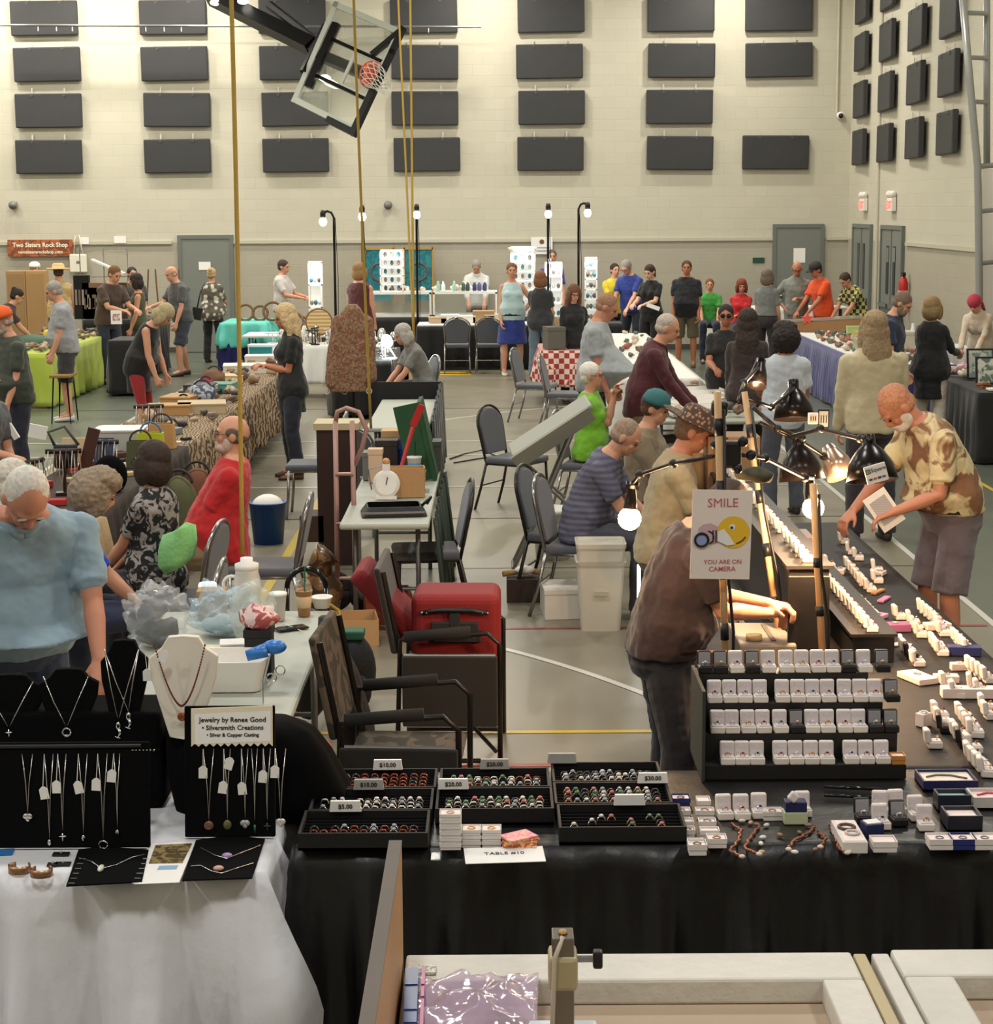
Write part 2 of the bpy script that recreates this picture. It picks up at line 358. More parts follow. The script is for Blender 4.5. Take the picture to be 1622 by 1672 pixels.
# ------------------------------------------------------------------ lamps overhead
hb = None
for (x, y) in LAMPS + WALL_LAMPS:
    lab = 'round high bay lamp hanging under the hall ceiling'
    if hb is None:
        hb = thing('high_bay_lamp', lab, 'ceiling lamp', (x, y, 7.3), 0, 'high bay lamps under the ceiling')
        MB().lathe([(.08, .5), (.12, .3), (.27, .02), (.3, 0), (.28, .01), (.1, .28)], n=24).build('reflector', mat((190, 190, 186), .4, .5), hb, True)
        MB().cyl((0, 0, .5), .012, .4, 8).build('suspension_rod', STEEL, hb)
        MB().lathe([(.26, .03), (.27, .01), (0.001, .008)], n=24).build('lens', mat((255, 244, 220), .4, emit=6), hb, True)
    else: dup(hb, (x, y, 7.3))
# pipe across the back, conduits, security camera
a = P(-10, 41, 33.4); b = P(786, 44, 33.4)
pt = thing('ceiling_pipe', 'long thin grey pipe across the hall in front of the top panels', 'pipe')
MB().tube([a, b], .022, 8).build('pipe', STEEL, pt)
for u in (62, 92, 118, 238, 268, 296, 440, 500, 560, 700, 755):
    q = a.lerp(b, (u + 10) / 796.0); MB().tube([q, q + Vector((0, 0, -.1))], .008, 6).build('hook', WHITE, pt)
q = P(1367, 187, y1 - .02)
tag(MB().tube([(q.x, y1 - .02, q.z), (q.x, y1 - .02, 8.1)], .02, 8).build('conduit', TR), 'cream conduit running up the back wall beside the corner', 'conduit')
scam = thing('security_camera', 'small white dome security camera at the back right corner', 'security camera', (q.x + .06, y1 - .02, q.z - .02))
MB().lathe([(.07, 0), (.07, -.05), (.055, -.08)], (0, 0, 0), 16, 'y').build('housing', WHITE, scam, True)
MB().ell((0, -.09, -.01), .05).build('dome', mat((20, 20, 22), .1), scam, True)
q = P(1425, 388, 31.4)
tag(MB().tube([(x1 - .02, 31.42, 0.05), (x1 - .02, 31.42, 8.1)], .03, 8).build('conduit', TR), 'cream pipe running up the right wall between the two exit doors', 'conduit')
for (u, v, lab) in ((22, 335, 'small grey wall speaker on the back wall above the banner'), (634, 335, 'small grey wall speaker on the back wall behind the hanging ropes')):
    q = P(u, v, y1 - .08)
    s = thing('wall_speaker', lab, 'wall fitting', (q.x, y1 - .02, q.z))
    MB().lathe([(.03, 0), (.05, -.06), (.08, -.12)], n=14, axis='y').build('horn', mat((120, 118, 114), .5), s, True)
    MB().box((0, -.01, 0), (.12, .02, .12)).build('bracket', mat((140, 138, 130), .5), s)
for k, (yy, u) in enumerate(((32.5, 1405), (30.2, 1452))):
    s = thing('exit_sign', 'red lit exit sign over the %s pair of doors on the right wall' % ('farther' if k == 0 else 'nearer'), 'exit sign', (x1, yy, 2.68))
    MB().box((-.05, 0, 0), (.08, .36, .22)).build('housing', WHITE, s, bevel=.01)
    text('EXIT', .19, mat((255, 60, 50), .5, emit=4), s, (-.094, 0, -.01), (PI / 2, 0, -PI / 2), ext=.002)
    for sg in (-1, 1): MB().ell((-.06, sg * .13, .17), .06).build('emergency_lamp', mat((225, 222, 214), .3), s, True)
fe = thing('fire_extinguisher', 'red fire extinguisher hanging on the right wall past the exit doors', 'fire extinguisher', (x1 - .1, 28.95, 1.02))
MB().lathe([(.06, 0), (.075, .02), (.075, .42), (.05, .5), (.025, .53)], n=16).build('cylinder_body', mat((190, 40, 36), .3), fe, True)
MB().lathe([(.077, .12), (.077, .3)], n=16).build('paper_label', PAPER, fe, True)
MB().box((0, 0, .56), (.05, .12, .06)).build('valve', BLACKP, fe); MB().tube([(0, .03, .55), (-.03, .1, .45), (-.05, .1, .2)], .012).build('hose', BLACKP, fe)
gs = tag(MB().box((P(1239, 425, y1).x, y1 - .01, P(1239, 425, y1).z), (.22, .015, .1)).build('door_plate', mat((30, 74, 56), .5)), 'small dark green plate on the wall left of the right hand grey door', 'sign plate')
# folded wall frame at the far right
wf = thing('folded_backstop_frame', 'tall grey steel frame with white panels against the right wall', 'steel frame', (6.2, 23.9, 0))
def rel(o, p): return Vector(p) - o.location
GT = mat((150, 152, 150), .4, .4)
A = [P(1572, -10, 23.9), P(1584, 130, 23.9), P(1597, 272, 23.9), P(1598, 330, 23.9), P(1600, 520, 23.9)]; A.append(Vector((A[-1].x, 23.9, 0)))
MB().tube([rel(wf, p) for p in A], .05, 8).build('post', GT, wf, True)
B_ = [P(1612, -10, 24.1), P(1612, 272, 24.1)]
MB().tube([rel(wf, p) for p in B_], .045, 8).build('post', GT, wf, True)
for v in (21, 94, 166): MB().tube([rel(wf, P(1577 + (v / 12), v, 23.95)), rel(wf, P(1612, v + 1, 24.05))], .03, 8).build('rung', GT, wf)
for v in (272, 345, 430):
    MB().tube([rel(wf, P(1597, v, 24.0)), rel(wf, P(1640, v - 4, 24.0))], .035, 8).build('rung', GT, wf)
for v0, v1 in ((276, 342), (349, 427), (434, 520)):
    p = P(1604, v0, 24.0); q = P(1640, v1, 24.0)
    MB().box2(rel(wf, (p.x, 23.98, q.z)), rel(wf, (q.x, 24.02, p.z))).build('white_panel', WHITE, wf)
# basketball backstop, swung up
bs = thing('basketball_hoop', 'glass basketball backboard on a black swing arm, tilted up under the ceiling', 'basketball hoop', P(575, 110, 28.0))
def bq(u, v, Y=28.0): return rel(bs, P(u, v, Y))
c00, c01, c11, c10 = bq(549, 8, 28.4), bq(482, 163, 28.1), bq(578, 211, 27.4), bq(652, 52, 27.7)
ctr = (c00 + c01 + c11 + c10) / 4
nrm = (c01 - c00).cross(c10 - c00).normalized()
if nrm.y > 0: nrm = -nrm
def quadbar(m_, pts, wd, th, closed=True):
    for i in range(len(pts) if closed else len(pts) - 1):
        a, b = pts[i], pts[(i + 1) % len(pts)]
        d = (b - a).normalized(); s_ = nrm.cross(d).normalized()
        Rm = Matrix((d, s_, nrm)).transposed(); m_.box((a + b) / 2, ((b - a).length + wd, wd, th), Rm)
WFR = mat((200, 205, 196), .4)
f = MB(); quadbar(f, [c00, c01, c11, c10], .09, .05); f.build('backboard_frame', WFR, bs)
f = MB(); f.loft([[p + nrm * .01 for p in (c00, c01, c11, c10)], [p - nrm * .01 for p in (c00, c01, c11, c10)]]); f.build('backboard_glass', mat((214, 224, 214), .05, trans=.9, alpha=.35), bs)
def bl(s_, t_): return (c00 * (1 - s_) + c01 * s_) * (1 - t_) + (c10 * (1 - s_) + c11 * s_) * t_
f = MB(); quadbar(f, [bl(.33, .55), bl(.68, .55), bl(.68, .95), bl(.33, .95)], .05, .03); f.build('target_square', WFR, bs)
f = MB(); quadbar(f, [bl(.62, 1.02), bl(1.03, 1.02), bl(1.03, .62)], .1, .1, False); f.build('corner_padding', BLACKP, bs)
f = MB(); quadbar(f, [bl(.28, .8), bl(-.03, 1.03), bl(.2, 1.03), bl(.55, 1.03)], .08, .08, False); f.build('edge_padding', BLACKP, bs)
f = MB(); f.tube([bq(345, -6, 30.3), bq(510, 76, 28.6)], .16, 4); f.tube([bq(440, 8, 29.6), bq(520, 70, 28.6)], .07, 6); f.build('swing_arm', BLACKM, bs)
f = MB(); f.tube([bq(510, 76, 28.6), bq(520, 90, 28.3), bq(598, 122, 27.9)], .11, 4); f.tube([bq(532, 42, 28.6), bq(495, 118, 28.2)], .06, 6)
quadbar(f, [bl(.2, .12), bl(.8, .12)], .12, .1, False); quadbar(f, [bl(.32, .1), bl(.32, .95)], .05, .05, False); quadbar(f, [bl(.7, .1), bl(.7, .95)], .05, .05, False); f.build('backboard_bracket', BLACKM, bs)
rc = bq(607, 122, 27.5); rax = (bq(640, 140, 27.3) - bq(598, 122, 27.9)).normalized()
q_ = rax.to_track_quat('Z', 'Y').to_matrix()
f = MB(); f.torus(rc, .2, .014, q_, 24, 6); f.build('rim', mat((222, 88, 62), .5), bs, True)
f = MB(); f.box(rc - rax * .05, (.16, .3, .1), q_); f.build('rim_bracket', mat((222, 88, 62), .5), bs)
f = MB()
for k in range(12):
    for s_ in (1, -1):
        pts = []
        for i in range(6):
            t = i / 5; a = 2 * PI * k / 12 + s_ * t * 1.2; rr = .2 * (1 - t * .5)
            pts.append(rc + q_ @ Vector((rr * math.cos(a), rr * math.sin(a), .42 * t)) + Vector((0, 0, -.1 * t * t)))
        f.tube(pts, .006, 4)
f.build('net', mat((222, 222, 214), .8), bs)
for u, v, Y in ((352, 4, 30), (397, 2, 29.6), (531, 128, 28.1)):
    f = MB(); f.ell(bq(u, v, Y), (.09, .07, .05)); f.build('glow_spot', mat((255, 250, 235), .4, emit=5), bs, True)  # glowing blobs added; the first two stand for ceiling lamps at the upper edge
# hanging ropes
ROPE = mat((176, 146, 66), .8, bump=.4, bscale=200)
def rope(lab, p0, p1, r=.012, sway=0):
    a, b = Vector(p0), Vector(p1)
    pts = [a.lerp(b, i / 16) + Vector((sway * math.sin(i / 16 * PI), 0, 0)) for i in range(17)]
    return tag(MB().tube(pts, r, 8).build('hanging_rope', ROPE, smooth=True), lab, 'rope', 'yellow ropes hanging from the ceiling')
e = P(396, 905, 8.9); t_ = P(378, 0, 8.9); rope('thick yellow rope hanging in front of the seated man in the red shirt', (t_.x - .02, 8.9, 6), e, .011, .02)
e = P(606, 700, 14.6); t_ = P(571, 0, 14.6); rope('yellow rope hanging by the upright hand truck, coming down past the backboard', (t_.x, 14.6, 7.2), e, .011, -.02)
e = P(676, 560, 25.); t_ = P(640, 0, 25.); rope('thin yellow rope hanging just right of the hoop, leaning to the right', (t_.x, 25., 8.1), e, .014)
e = P(676, 568, 25.2); t_ = P(671, 0, 25.2); rope('thin yellow rope hanging straight down over the lit display shelves', (t_.x, 25.2, 8.1), e, .016)
# ------------------------------------------------------------------ people
FOLD = bpy.data.textures.new('folds', 'CLOUDS'); FOLD.noise_scale = 0.11; FOLD.noise_depth = 2
LOCK = bpy.data.textures.new('locks', 'CLOUDS'); LOCK.noise_scale = 0.022; LOCK.noise_depth = 2
def fuse(o, vox, it=3, disp=0, tex=None, fac=.6):
    m = o.modifiers.new('remesh', 'REMESH'); m.mode = 'VOXEL'; m.voxel_size = vox; m.use_smooth_shade = True
    if it: s = o.modifiers.new('smooth', 'SMOOTH'); s.factor = fac; s.iterations = it
    if disp:
        d = o.modifiers.new('folds', 'DISPLACE'); d.texture = tex or FOLD; d.strength = disp; d.mid_level = .35; d.texture_coords = 'LOCAL'
    return o
def ring(c, fw, up, a, b, n=20, ex=2.3):
    lf = up.cross(fw).normalized(); out = []
    for k in range(n):
        t = 2 * PI * k / n; ct, st = math.cos(t), math.sin(t)
        out.append(c + lf * (a * math.copysign(abs(ct) ** (2 / ex), ct)) + fw * (b * math.copysign(abs(st) ** (2 / ex), st)))
    return out
def limb(m_, pts, rad, n=12):
    m_.tube(pts, list(rad), n)
    for p, r_ in zip(pts, rad): m_.ell(p, r_ * .995, None, n, 8)
SKINS = {'fair': (206, 150, 122), 'tan': (186, 122, 92), 'red': (188, 128, 102), 'pale': (220, 176, 150), 'dark': (112, 72, 54), 'mid': (168, 108, 80)}
def person(label, at, face, H=1.75, fem=0, girth=0, lean=0, sit=None, headp=0, heady=0, hair=('short', (80, 60, 45)), top=('tee', (90, 90, 90)), bottom=('pants', (40, 45, 60)),
           skin='fair', arms=('down', 'down'), shoes=(60, 50, 45), hat=None, beard=None, glasses=None, near=0, neckw=1.0, shw=1.0, stance=0, belt=None, curl=50, leglift=0, group=None, headtilt=0):
    s = H / 1.75; root = thing('person', label, 'person', (at[0], at[1], 0), R(face), group)
    vox = .0065 if near else .0095
    SK = mat(SKINS[skin], .5, var=.05, vscale=8)
    la = R(lean)
    hipz = (sit + .1) / s if sit is not None else .92
    hx = -.16 * math.sin(la) if sit is None else 0
    dz = hipz - .92
    def spine(z):                       # (point, up, forward) at body height z
        if z <= .95: return Vector((hx, 0, z + dz)), Vector((0, 0, 1)), Vector((1, 0, 0))
        p = Vector((hx, 0, .95 + dz)); N = 10; L_ = z - .95
        for i in range(N):
            t = (i + .5) / N * L_ / .54; a = la * min(1, t * 2.2); p = p + Vector((math.sin(a), 0, math.cos(a))) * (L_ / N)
        a = la * min(1, L_ / .54 * 2.2)
        return p, Vector((math.sin(a), 0, math.cos(a))), Vector((math.cos(a), 0, -math.sin(a)))
    if fem: S = [(.80, .12, .10, 0), (.86, .17, .125, -.01), (.93, .18, .125, -.01), (1.05, .14 + .04 * girth, .10, .0), (1.15, .135, .10, .01), (1.27, .155, .115, .015), (1.36, .16, .10, .0), (1.42, .13, .078, -.01), (1.46, .075, .06, -.01), (1.5, .048, .05, 0)]
    else: S = [(.80, .12, .10, 0), (.86, .165, .12, -.01), (.93, .17, .12, -.005), (1.05, .155, .11, .0), (1.15, .16, .115, .005), (1.27, .18, .122, .01), (1.36, .192, .11, .0), (1.42, .168, .088, -.01), (1.465, .095, .07, -.01), (1.51, .06, .06, 0)]
    def torso(m_, z0, z1, inf, bell=0, shrink=1.0):
        rings = []
        zs = [q for q in S if z0 < q[0] < z1]
        def itp(z):
            for i in range(len(S) - 1):
                if S[i][0] <= z <= S[i + 1][0]:
                    t = (z - S[i][0]) / (S[i + 1][0] - S[i][0]); return tuple(S[i][k] * (1 - t) + S[i + 1][k] * t for k in range(4))
            return S[0] if z < S[0][0] else S[-1]
        for q in [(z0,) + itp(z0)[1:]] + zs + [(z1,) + itp(z1)[1:]]:
            z, a, b, ox = q; g = girth * math.exp(-((z - 1.06) / .13) ** 2)
            p, up, fw = spine(z); k = shrink if z > 1.3 else 1
            wa = a * k * (shw if z > 1.2 else 1) + inf + g * .05; wb = b + inf + g * .06
            if z < 1.1: wa += bell; wb += bell
            rings.append([r_ * 1 for r_ in ring((p + fw * (ox + g * .06)) * s, fw, up, wa * s, wb * s)])
        m_.loft(rings)
        if fem and z1 > 1.3:
            for sg in (-1, 1):
                p, up, fw = spine(1.26); m_.ell((p + fw * .085 + Vector((0, sg * .07, 0))) * s, (.06 + inf) * s)
    # joints
    hips = [Vector((hx, sg * .095, .9 + dz)) for sg in (1, -1)]; legs = []
    for i, sg in enumerate((1, -1)):
        if sit is not None:
            k = Vector((.42, sg * .13, sit / s + .07)); a = Vector((.40 + .1 * stance * sg, sg * .13, .08))
        else:
            st = stance * .12 * (1 if i == 0 else -1)
            k = Vector((hx * .5 + .025 + st * .7, sg * .12, .49)); a = Vector((hx * .1 - .03 + st, sg * .125, .08))
        legs.append((hips[i], k, a))
    shs = []
    for sg in (1, -1):
        p, up, fw = spine(1.38); shs.append(p + Vector((0, sg * (.152 if fem else .176) * shw, 0)))
    upS, fwS = spine(1.4)[1:]
    PRE = {'down': (lambda sg: (.04, .27 * sg, -.62, 0)), 'slack': (lambda sg: (.14, .22 * sg, -.58, 0)), 'hip': (lambda sg: (.06, .20 * sg, -.40, 1)), 'chest': (lambda sg: (.26, .04 * sg, -.24, 0)),
           'fwd': (lambda sg: (.40, .14 * sg, -.28, 0)), 'table': (lambda sg: (.34, .16 * sg, -.46, 0)), 'back': (lambda sg: (-.2, .1 * sg, -.42, 1)), 'lap': (lambda sg: (.34, .1 * sg, -.44, 0)), 'mouth': (lambda sg: (.22, .02 * sg, .06, 0)),
           'far': (lambda sg: (.52, .1 * sg, -.2, 0)), 'up': (lambda sg: (.3, .05 * sg, .05, 0)), 'hang': (lambda sg: (.12, .2 * sg, -.6, 0)), 'cross': (lambda sg: (.2, -.06 * sg, -.28, 0))}
    AR = []
    for i, sg in enumerate((1, -1)):
        a = arms[i]; sh = shs[i]
        if isinstance(a, str):
            x, y, z, o_ = PRE[a](sg)
            tg = sh + Vector((x, y - .19 * sg, z))
        else: tg = Vector(a[:3]) / s if len(a) == 3 or True else None; o_ = a[3] if len(a) > 3 else 0
        d = tg - sh; L1, L2 = .285, .255; D = min(d.length, L1 + L2 - .004)
        tg = sh + d.normalized() * D
        ca = (L1 * L1 + D * D - L2 * L2) / (2 * L1 * D); ca = max(-1, min(1, ca)); A_ = math.acos(ca)
        hint = Vector((-.5, sg * (1.4 if o_ else .35), -.6)) if D > .12 else Vector((0, sg, 0))
        dn = d.normalized(); pp = (hint - dn * hint.dot(dn)).normalized()
        el = sh + dn * L1 * math.cos(A_) + pp * L1 * math.sin(A_)
        AR.append((sh, el, tg, sg))
    # head frame
    p, up, fw = spine(1.5); hp = R(lean * .75 + headp)
    HR = Matrix.Rotation(R(heady), 3, 'Z') @ Matrix.Rotation(hp, 3, 'Y') @ Matrix.Rotation(R(headtilt), 3, 'X')
    nd = (up + HR @ Vector((0, 0, 1))).normalized()
    hb_ = p + nd * .018 + fw * .016
    def HD(x, y, z): return (hb_ + HR @ Vector((x, y, z))) * s
    # body
    m_ = MB(); torso(m_, .80, 1.51, 0)
    limb(m_, [p * s - up * .03 * s, HD(-.01, 0, .03), HD(-.012, 0, .07)], [.056 * s * neckw * (1 if fem else 1.1), .053 * s * neckw * (1 if fem else 1.1), .055 * s])
    m_.ell(HD(-.012, 0, .125), (.098 * s, .076 * s, .098 * s), HR, 20, 14); m_.ell(HD(.028, 0, .06), (.066 * s, .054 * s, .06 * s), HR, 18, 12)
    m_.ell(HD(.05, 0, .022), (.034 * s, .028 * s, .022 * s), HR); m_.ell(HD(.088, 0, .083), (.022 * s, .014 * s, .017 * s), HR); m_.tube([HD(.082, 0, .125), HD(.1, 0, .088)], [.009 * s, .014 * s], 8)
    m_.ell(HD(.07, 0, .135), (.022 * s, .05 * s, .013 * s), HR)
    for sg in (-1, 1): m_.ell(HD(-.012, .078 * sg, .1), (.022 * s, .011 * s, .033 * s), HR); m_.ell(HD(.06, .033 * sg, .083), (.022 * s, .022 * s, .02 * s), HR)
    for h_, k, a in legs:
        limb(m_, [h_ * s, h_.lerp(k, .5) * s, k * s, k.lerp(a, .35) * s, a * s], [.085 * s, .074 * s, .053 * s, .056 * s, .036 * s])
        m_.tube([a * s, (a + Vector((.13, 0, -.045))) * s], [.036 * s, .028 * s], 8)
    for sh, el, wr, sg in AR:
        limb(m_, [sh * s, sh.lerp(el, .5) * s, el * s, el.lerp(wr, .3) * s, wr * s], [(.044 if fem else .048) * s, (.043 if fem else .05) * s, .038 * s, .041 * s, .026 * s])
        d = (wr - el).normalized(); side = Vector((0, 0, 1)).cross(d)
        side = side.normalized() if side.length > .3 else Vector((1, 0, 0)); nn = d.cross(side).normalized()
        if d.z < -.75: side = Vector((1, 0, 0)); side = (side - d * side.dot(d)).normalized(); nn = Vector((0, -sg, 0)); nn = (nn - d * nn.dot(d)).normalized()
        else: side = side * (-sg); nn = -Vector((0, 0, 1)); nn = (nn - d * nn.dot(d)).normalized()
        r0 = [ring((wr + d * t) * s, nn, d, w_ * s, th * s, 12) for t, w_, th in ((-.01, .026, .02), (.03, .036, .018), (.08, .041, .015), (.1, .036, .012))]
        sd = d.cross(nn) if True else side
        sd = sd.normalized()
        if sd.dot(side) < 0: sd = -sd
        m_.loft(r0)
        for fi, (off, L_) in enumerate(((-.031, .062), (-.0105, .076), (.0105, .082), (.031, .074))):
            b0 = wr + d * .092 + sd * off; c1 = R(curl * .55 + fi * 3); c2 = R(curl * 1.2 + fi * 4)
            d1 = d * math.cos(c1) + nn * math.sin(c1); d2 = d * math.cos(c2) + nn * math.sin(c2)
            b1 = b0 + d1 * L_ * .5; b2 = b1 + d2 * L_ * .5
            limb(m_, [b0 * s, b1 * s, b2 * s], [.0095 * s, .009 * s, .0078 * s], 8)
        t0 = wr + d * .03 + sd * .026; t1 = t0 + (d * .6 + sd * .6 + nn * .35).normalized() * .04; t2 = t1 + (d * .8 + sd * .05 + nn * .5).normalized() * .035
        limb(m_, [t0 * s, t1 * s, t2 * s], [.014 * s, .011 * s, .009 * s], 8)
    body = m_.build('body', SK, root); fuse(body, vox, 2, fac=.5)
    # face
    f = MB()
    for sg in (-1, 1): f.ell(HD(.083, .031 * sg, .112), (.008 * s, .0105 * s, .005 * s), HR, 10, 6)
    f.build('eyes', mat((38, 28, 24), .2), root, True)
    f = MB(); f.ell(HD(.089, 0, .05), (.008 * s, .022 * s, .007 * s), HR, 10, 6); f.build('lips', mat((168, 88, 80), .5), root, True)
    hcol = hair[1]
    f = MB()
    for sg in (-1, 1): f.ell(HD(.09, .032 * sg, .133), (.006 * s, .018 * s, .004 * s), HR @ rotm('X', -8 * sg), 10, 6)
    f.build('eyebrows', mat(tuple(c * .8 for c in hcol), .9), root, True)
    st = hair[0]; f = MB(); hm = mat(hcol, .75, var=.22, vscale=60); dis = .007
    if st in ('short', 'crop'):
        k = 1.0 if st == 'short' else .965
        f.ell(HD(-.024, 0, .143), (.1 * k * s, .085 * k * s, .093 * k * s), HR, 20, 12); f.ell(HD(-.04, 0, .09), (.072 * s, .08 * k * s, .06 * s), HR); dis = .006
    elif st == 'fringe':
        f.ell(HD(-.03, 0, .09), (.074 * s, .0815 * s, .045 * s), HR)
        for sg in (-1, 1): f.ell(HD(-.01, .07 * sg, .125), (.045 * s, .015 * s, .03 * s), HR)
        dis = .004
    elif st == 'thin':
        f.ell(HD(-.026, 0, .14), (.092 * s, .08 * s, .088 * s), HR, 20, 12); f.ell(HD(-.035, 0, .09), (.078 * s, .084 * s, .055 * s), HR); dis = .004
    elif st in ('bob', 'curly', 'long', 'wave'):
        f.ell(HD(-.025, 0, .15), (.108 * s, .096 * s, .1 * s), HR, 20, 12); f.ell(HD(-.045, 0, .07), (.088 * s, .11 * s, .11 * s), HR)
        for sg in (-1, 1): f.ell(HD(.01, .083 * sg, .07), (.055 * s, .03 * s, .095 * s), HR)
        if st == 'curly': f.ell(HD(-.05, 0, .1), (.115 * s, .135 * s, .13 * s), HR); f.ell(HD(.0, 0, .2), (.1 * s, .11 * s, .065 * s), HR); dis = .022
        if st in ('long', 'wave'):
            b0 = HD(-.06, 0, .06); dn_ = -up * .75 + Vector((0, 0, -.25)); rr = [ring(b0, fw, Vector((0, 0, 1)), .1 * s, .055 * s, 14)]
            for t, wa, wb in ((.12, .115, .055), (.24, .11, .05), (.34, .06, .03)): rr.append(ring(b0 + dn_ * t * s - fw * (.03 * s) + fw * 0, fw, up, wa * s, wb * s, 14))
            f.loft(rr)
            for sg in (-1, 1): limb(f, [HD(.005, .085 * sg, .08), HD(.0, .09 * sg, .0), HD(.0, .09 * sg, 0) + dn_ * .14 * s], [.03 * s, .035 * s, .02 * s])
            dis = .012
    elif st in ('bun', 'pony'):
        f.ell(HD(-.022, 0, .143), (.1 * s, .084 * s, .093 * s), HR, 20, 12); f.ell(HD(-.05, 0, .09), (.066 * s, .078 * s, .055 * s), HR)
        if st == 'bun': f.ell(HD(-.09, 0, .19), .042 * s)
        else: limb(f, [HD(-.11, 0, .12), HD(-.15, 0, .08), HD(-.14, 0, -.04)], [.03 * s, .032 * s, .012 * s])
    if st != 'bald':
        fuse(f.build('hair', hm, root), .0075, 1, dis, LOCK)
    if beard:
        f = MB(); f.ell(HD(.04, 0, .028), (.062 * s, .06 * s, .042 * s), HR); f.ell(HD(.075, 0, .055), (.025 * s, .035 * s, .012 * s), HR)
        for sg in (-1, 1): f.ell(HD(.02, .052 * sg, .055), (.03 * s, .018 * s, .045 * s), HR)
        fuse(f.build('beard', mat(beard, .9, var=.15, vscale=80), root), .007, 1, .006, LOCK)
    if glasses:
        f = MB(); gr = glasses[1] if len(glasses) > 1 and glasses[1] else None
        for sg in (-1, 1):
            f.torus(HD(.098, .033 * sg, .112), .023 * s, .0025 * s, HR @ rotm('Y', 90), 16, 5); f.tube([HD(.095, .058 * sg, .118), HD(.0, .082 * sg, .115)], .0022 * s, 5)
        f.tube([HD(.1, -.01, .115), HD(.1, .01, .115)], .0025 * s, 5)
        g_ = f.build('glasses', mat(glasses[0], .3), root)
        if gr:
            f = MB()
            for sg in (-1, 1): f.ell(HD(.099, .033 * sg, .112), (.003 * s, .022 * s, .02 * s), HR, 14, 6)
            f.build('lens', mat(gr, .1), g_, True)
    if hat:
        kd, hc = hat[0], hat[1]; hmt = mat(hc, .8, bump=.2, bscale=120, **(hat[2] if len(hat) > 2 else {}))
        f = MB()
        if kd == 'cap':
            f.lathe([(.107, 0), (.106, .03), (.088, .075), (.05, .1), (.01, .11)], n=24)
            f.loft([[Vector((.09, -.07, .012)), Vector((.17, -.05, .0)), Vector((.19, 0, .0)), Vector((.17, .05, 0)), Vector((.09, .07, .012))], [Vector((.09, -.07, .004)), Vector((.17, -.05, -.008)), Vector((.19, 0, -.008)), Vector((.17, .05, -.008)), Vector((.09, .07, .004))]])
            zo = .145
        elif kd == 'brim':
            f.lathe([(.105, .0), (.205, .012), (.21, .016), (.2, .022), (.108, .012), (.1, .08), (.075, .105), (.02, .1)], n=28); zo = .15
        elif kd == 'beanie':
            f.lathe([(.106, -.01), (.11, .02), (.095, .07), (.05, .1), (.01, .105)], n=24); zo = .14
        elif kd == 'band':
            f.torus((0, 0, 0), .102, .014, rotm('Y', -25), 30, 8); f.ell((.075, .02, .045), (.03, .045, .03)); zo = .155
        elif kd == 'scarf':
            f.ell((0, 0, .03), (.115, .1, .1)); f.ell((-.1, .02, -.03), (.05, .04, .05)); f.tube([(-.1, 0, -.03), (-.14, .04, -.12), (-.12, .07, -.22)], [.02, .03, .02]); zo = .13
        T = Matrix.Translation(HD(-.012, 0, zo)) @ HR.to_4x4() @ Matrix.Scale(s, 4)
        for v in f.bm.verts: v.co = T @ v.co
        nm = {'cap': 'cap', 'brim': 'brimmed_hat', 'beanie': 'cap', 'band': 'headband', 'scarf': 'headscarf'}[kd]
        f.build(nm, hmt, root, True)
    # clothes
    def M_(spec): return spec if not isinstance(spec, tuple) else mat(spec, .85, sheen=.2, bump=.12, bscale=260)
    kd, cm = top[0], M_(top[1]); hem = top[2] if len(top) > 2 else .86
    if sit is not None: hem = max(hem, .85)
    f = MB(); torso(f, hem, {'tank': 1.44, 'vest': 1.46}.get(kd, 1.475), .017 if kd != 'coat' else .028, bell=.012 + (.02 if kd in ('blouse', 'coat') else 0), shrink=.86 if kd == 'tank' else 1)
    if kd in ('tee', 'polo', 'long', 'coat', 'blouse', 'rolled'):
        for sh, el, wr, sg in AR:
            e_ = {'tee': (.62,), 'polo': (.66,), 'blouse': (.8,)}.get(kd)
            ra = .05 if fem else .058
            if e_: t = e_[0]; limb(f, [sh * s, sh.lerp(el, t) * s], [(ra + .007) * s, (ra - .004 + (.008 if not fem else .004)) * s]); f.tube([sh.lerp(el, t * .6) * s, sh.lerp(el, t + .1) * s], [(ra) * s, (ra + .006) * s], 14)
            else:
                e2 = .93 if kd != 'rolled' else .45
                limb(f, [sh * s, sh.lerp(el, .5) * s, el * s, el.lerp(wr, e2) * s], [(ra + .004) * s, ra * s, (ra - .01) * s, (.042 if kd != 'rolled' else .05) * s])
    nm = {'tee': 'shirt', 'polo': 'shirt', 'long': 'shirt', 'coat': 'cardigan', 'blouse': 'blouse', 'tank': 'tank_top', 'vest': 'vest', 'rolled': 'shirt'}[kd]
    shirt = fuse(f.build(nm, cm, root), vox * 1.15, 3, .03 if kd != 'tank' else .01)
    if kd in ('polo', 'rolled') or (kd == 'long' and not fem):
        pc, uc, fc = spine(1.478); f = MB(); lf_ = uc.cross(fc)
        pts = [(pc + fc * (.075 * math.cos(a)) + lf_ * (.082 * math.sin(a)) - uc * (.03 * (math.cos(a) > .9))) * s for a in [2 * PI * i / 20 for i in range(21)]]
        f.tube(pts, .017 * s, 8); f.build('collar', cm, shirt, True)
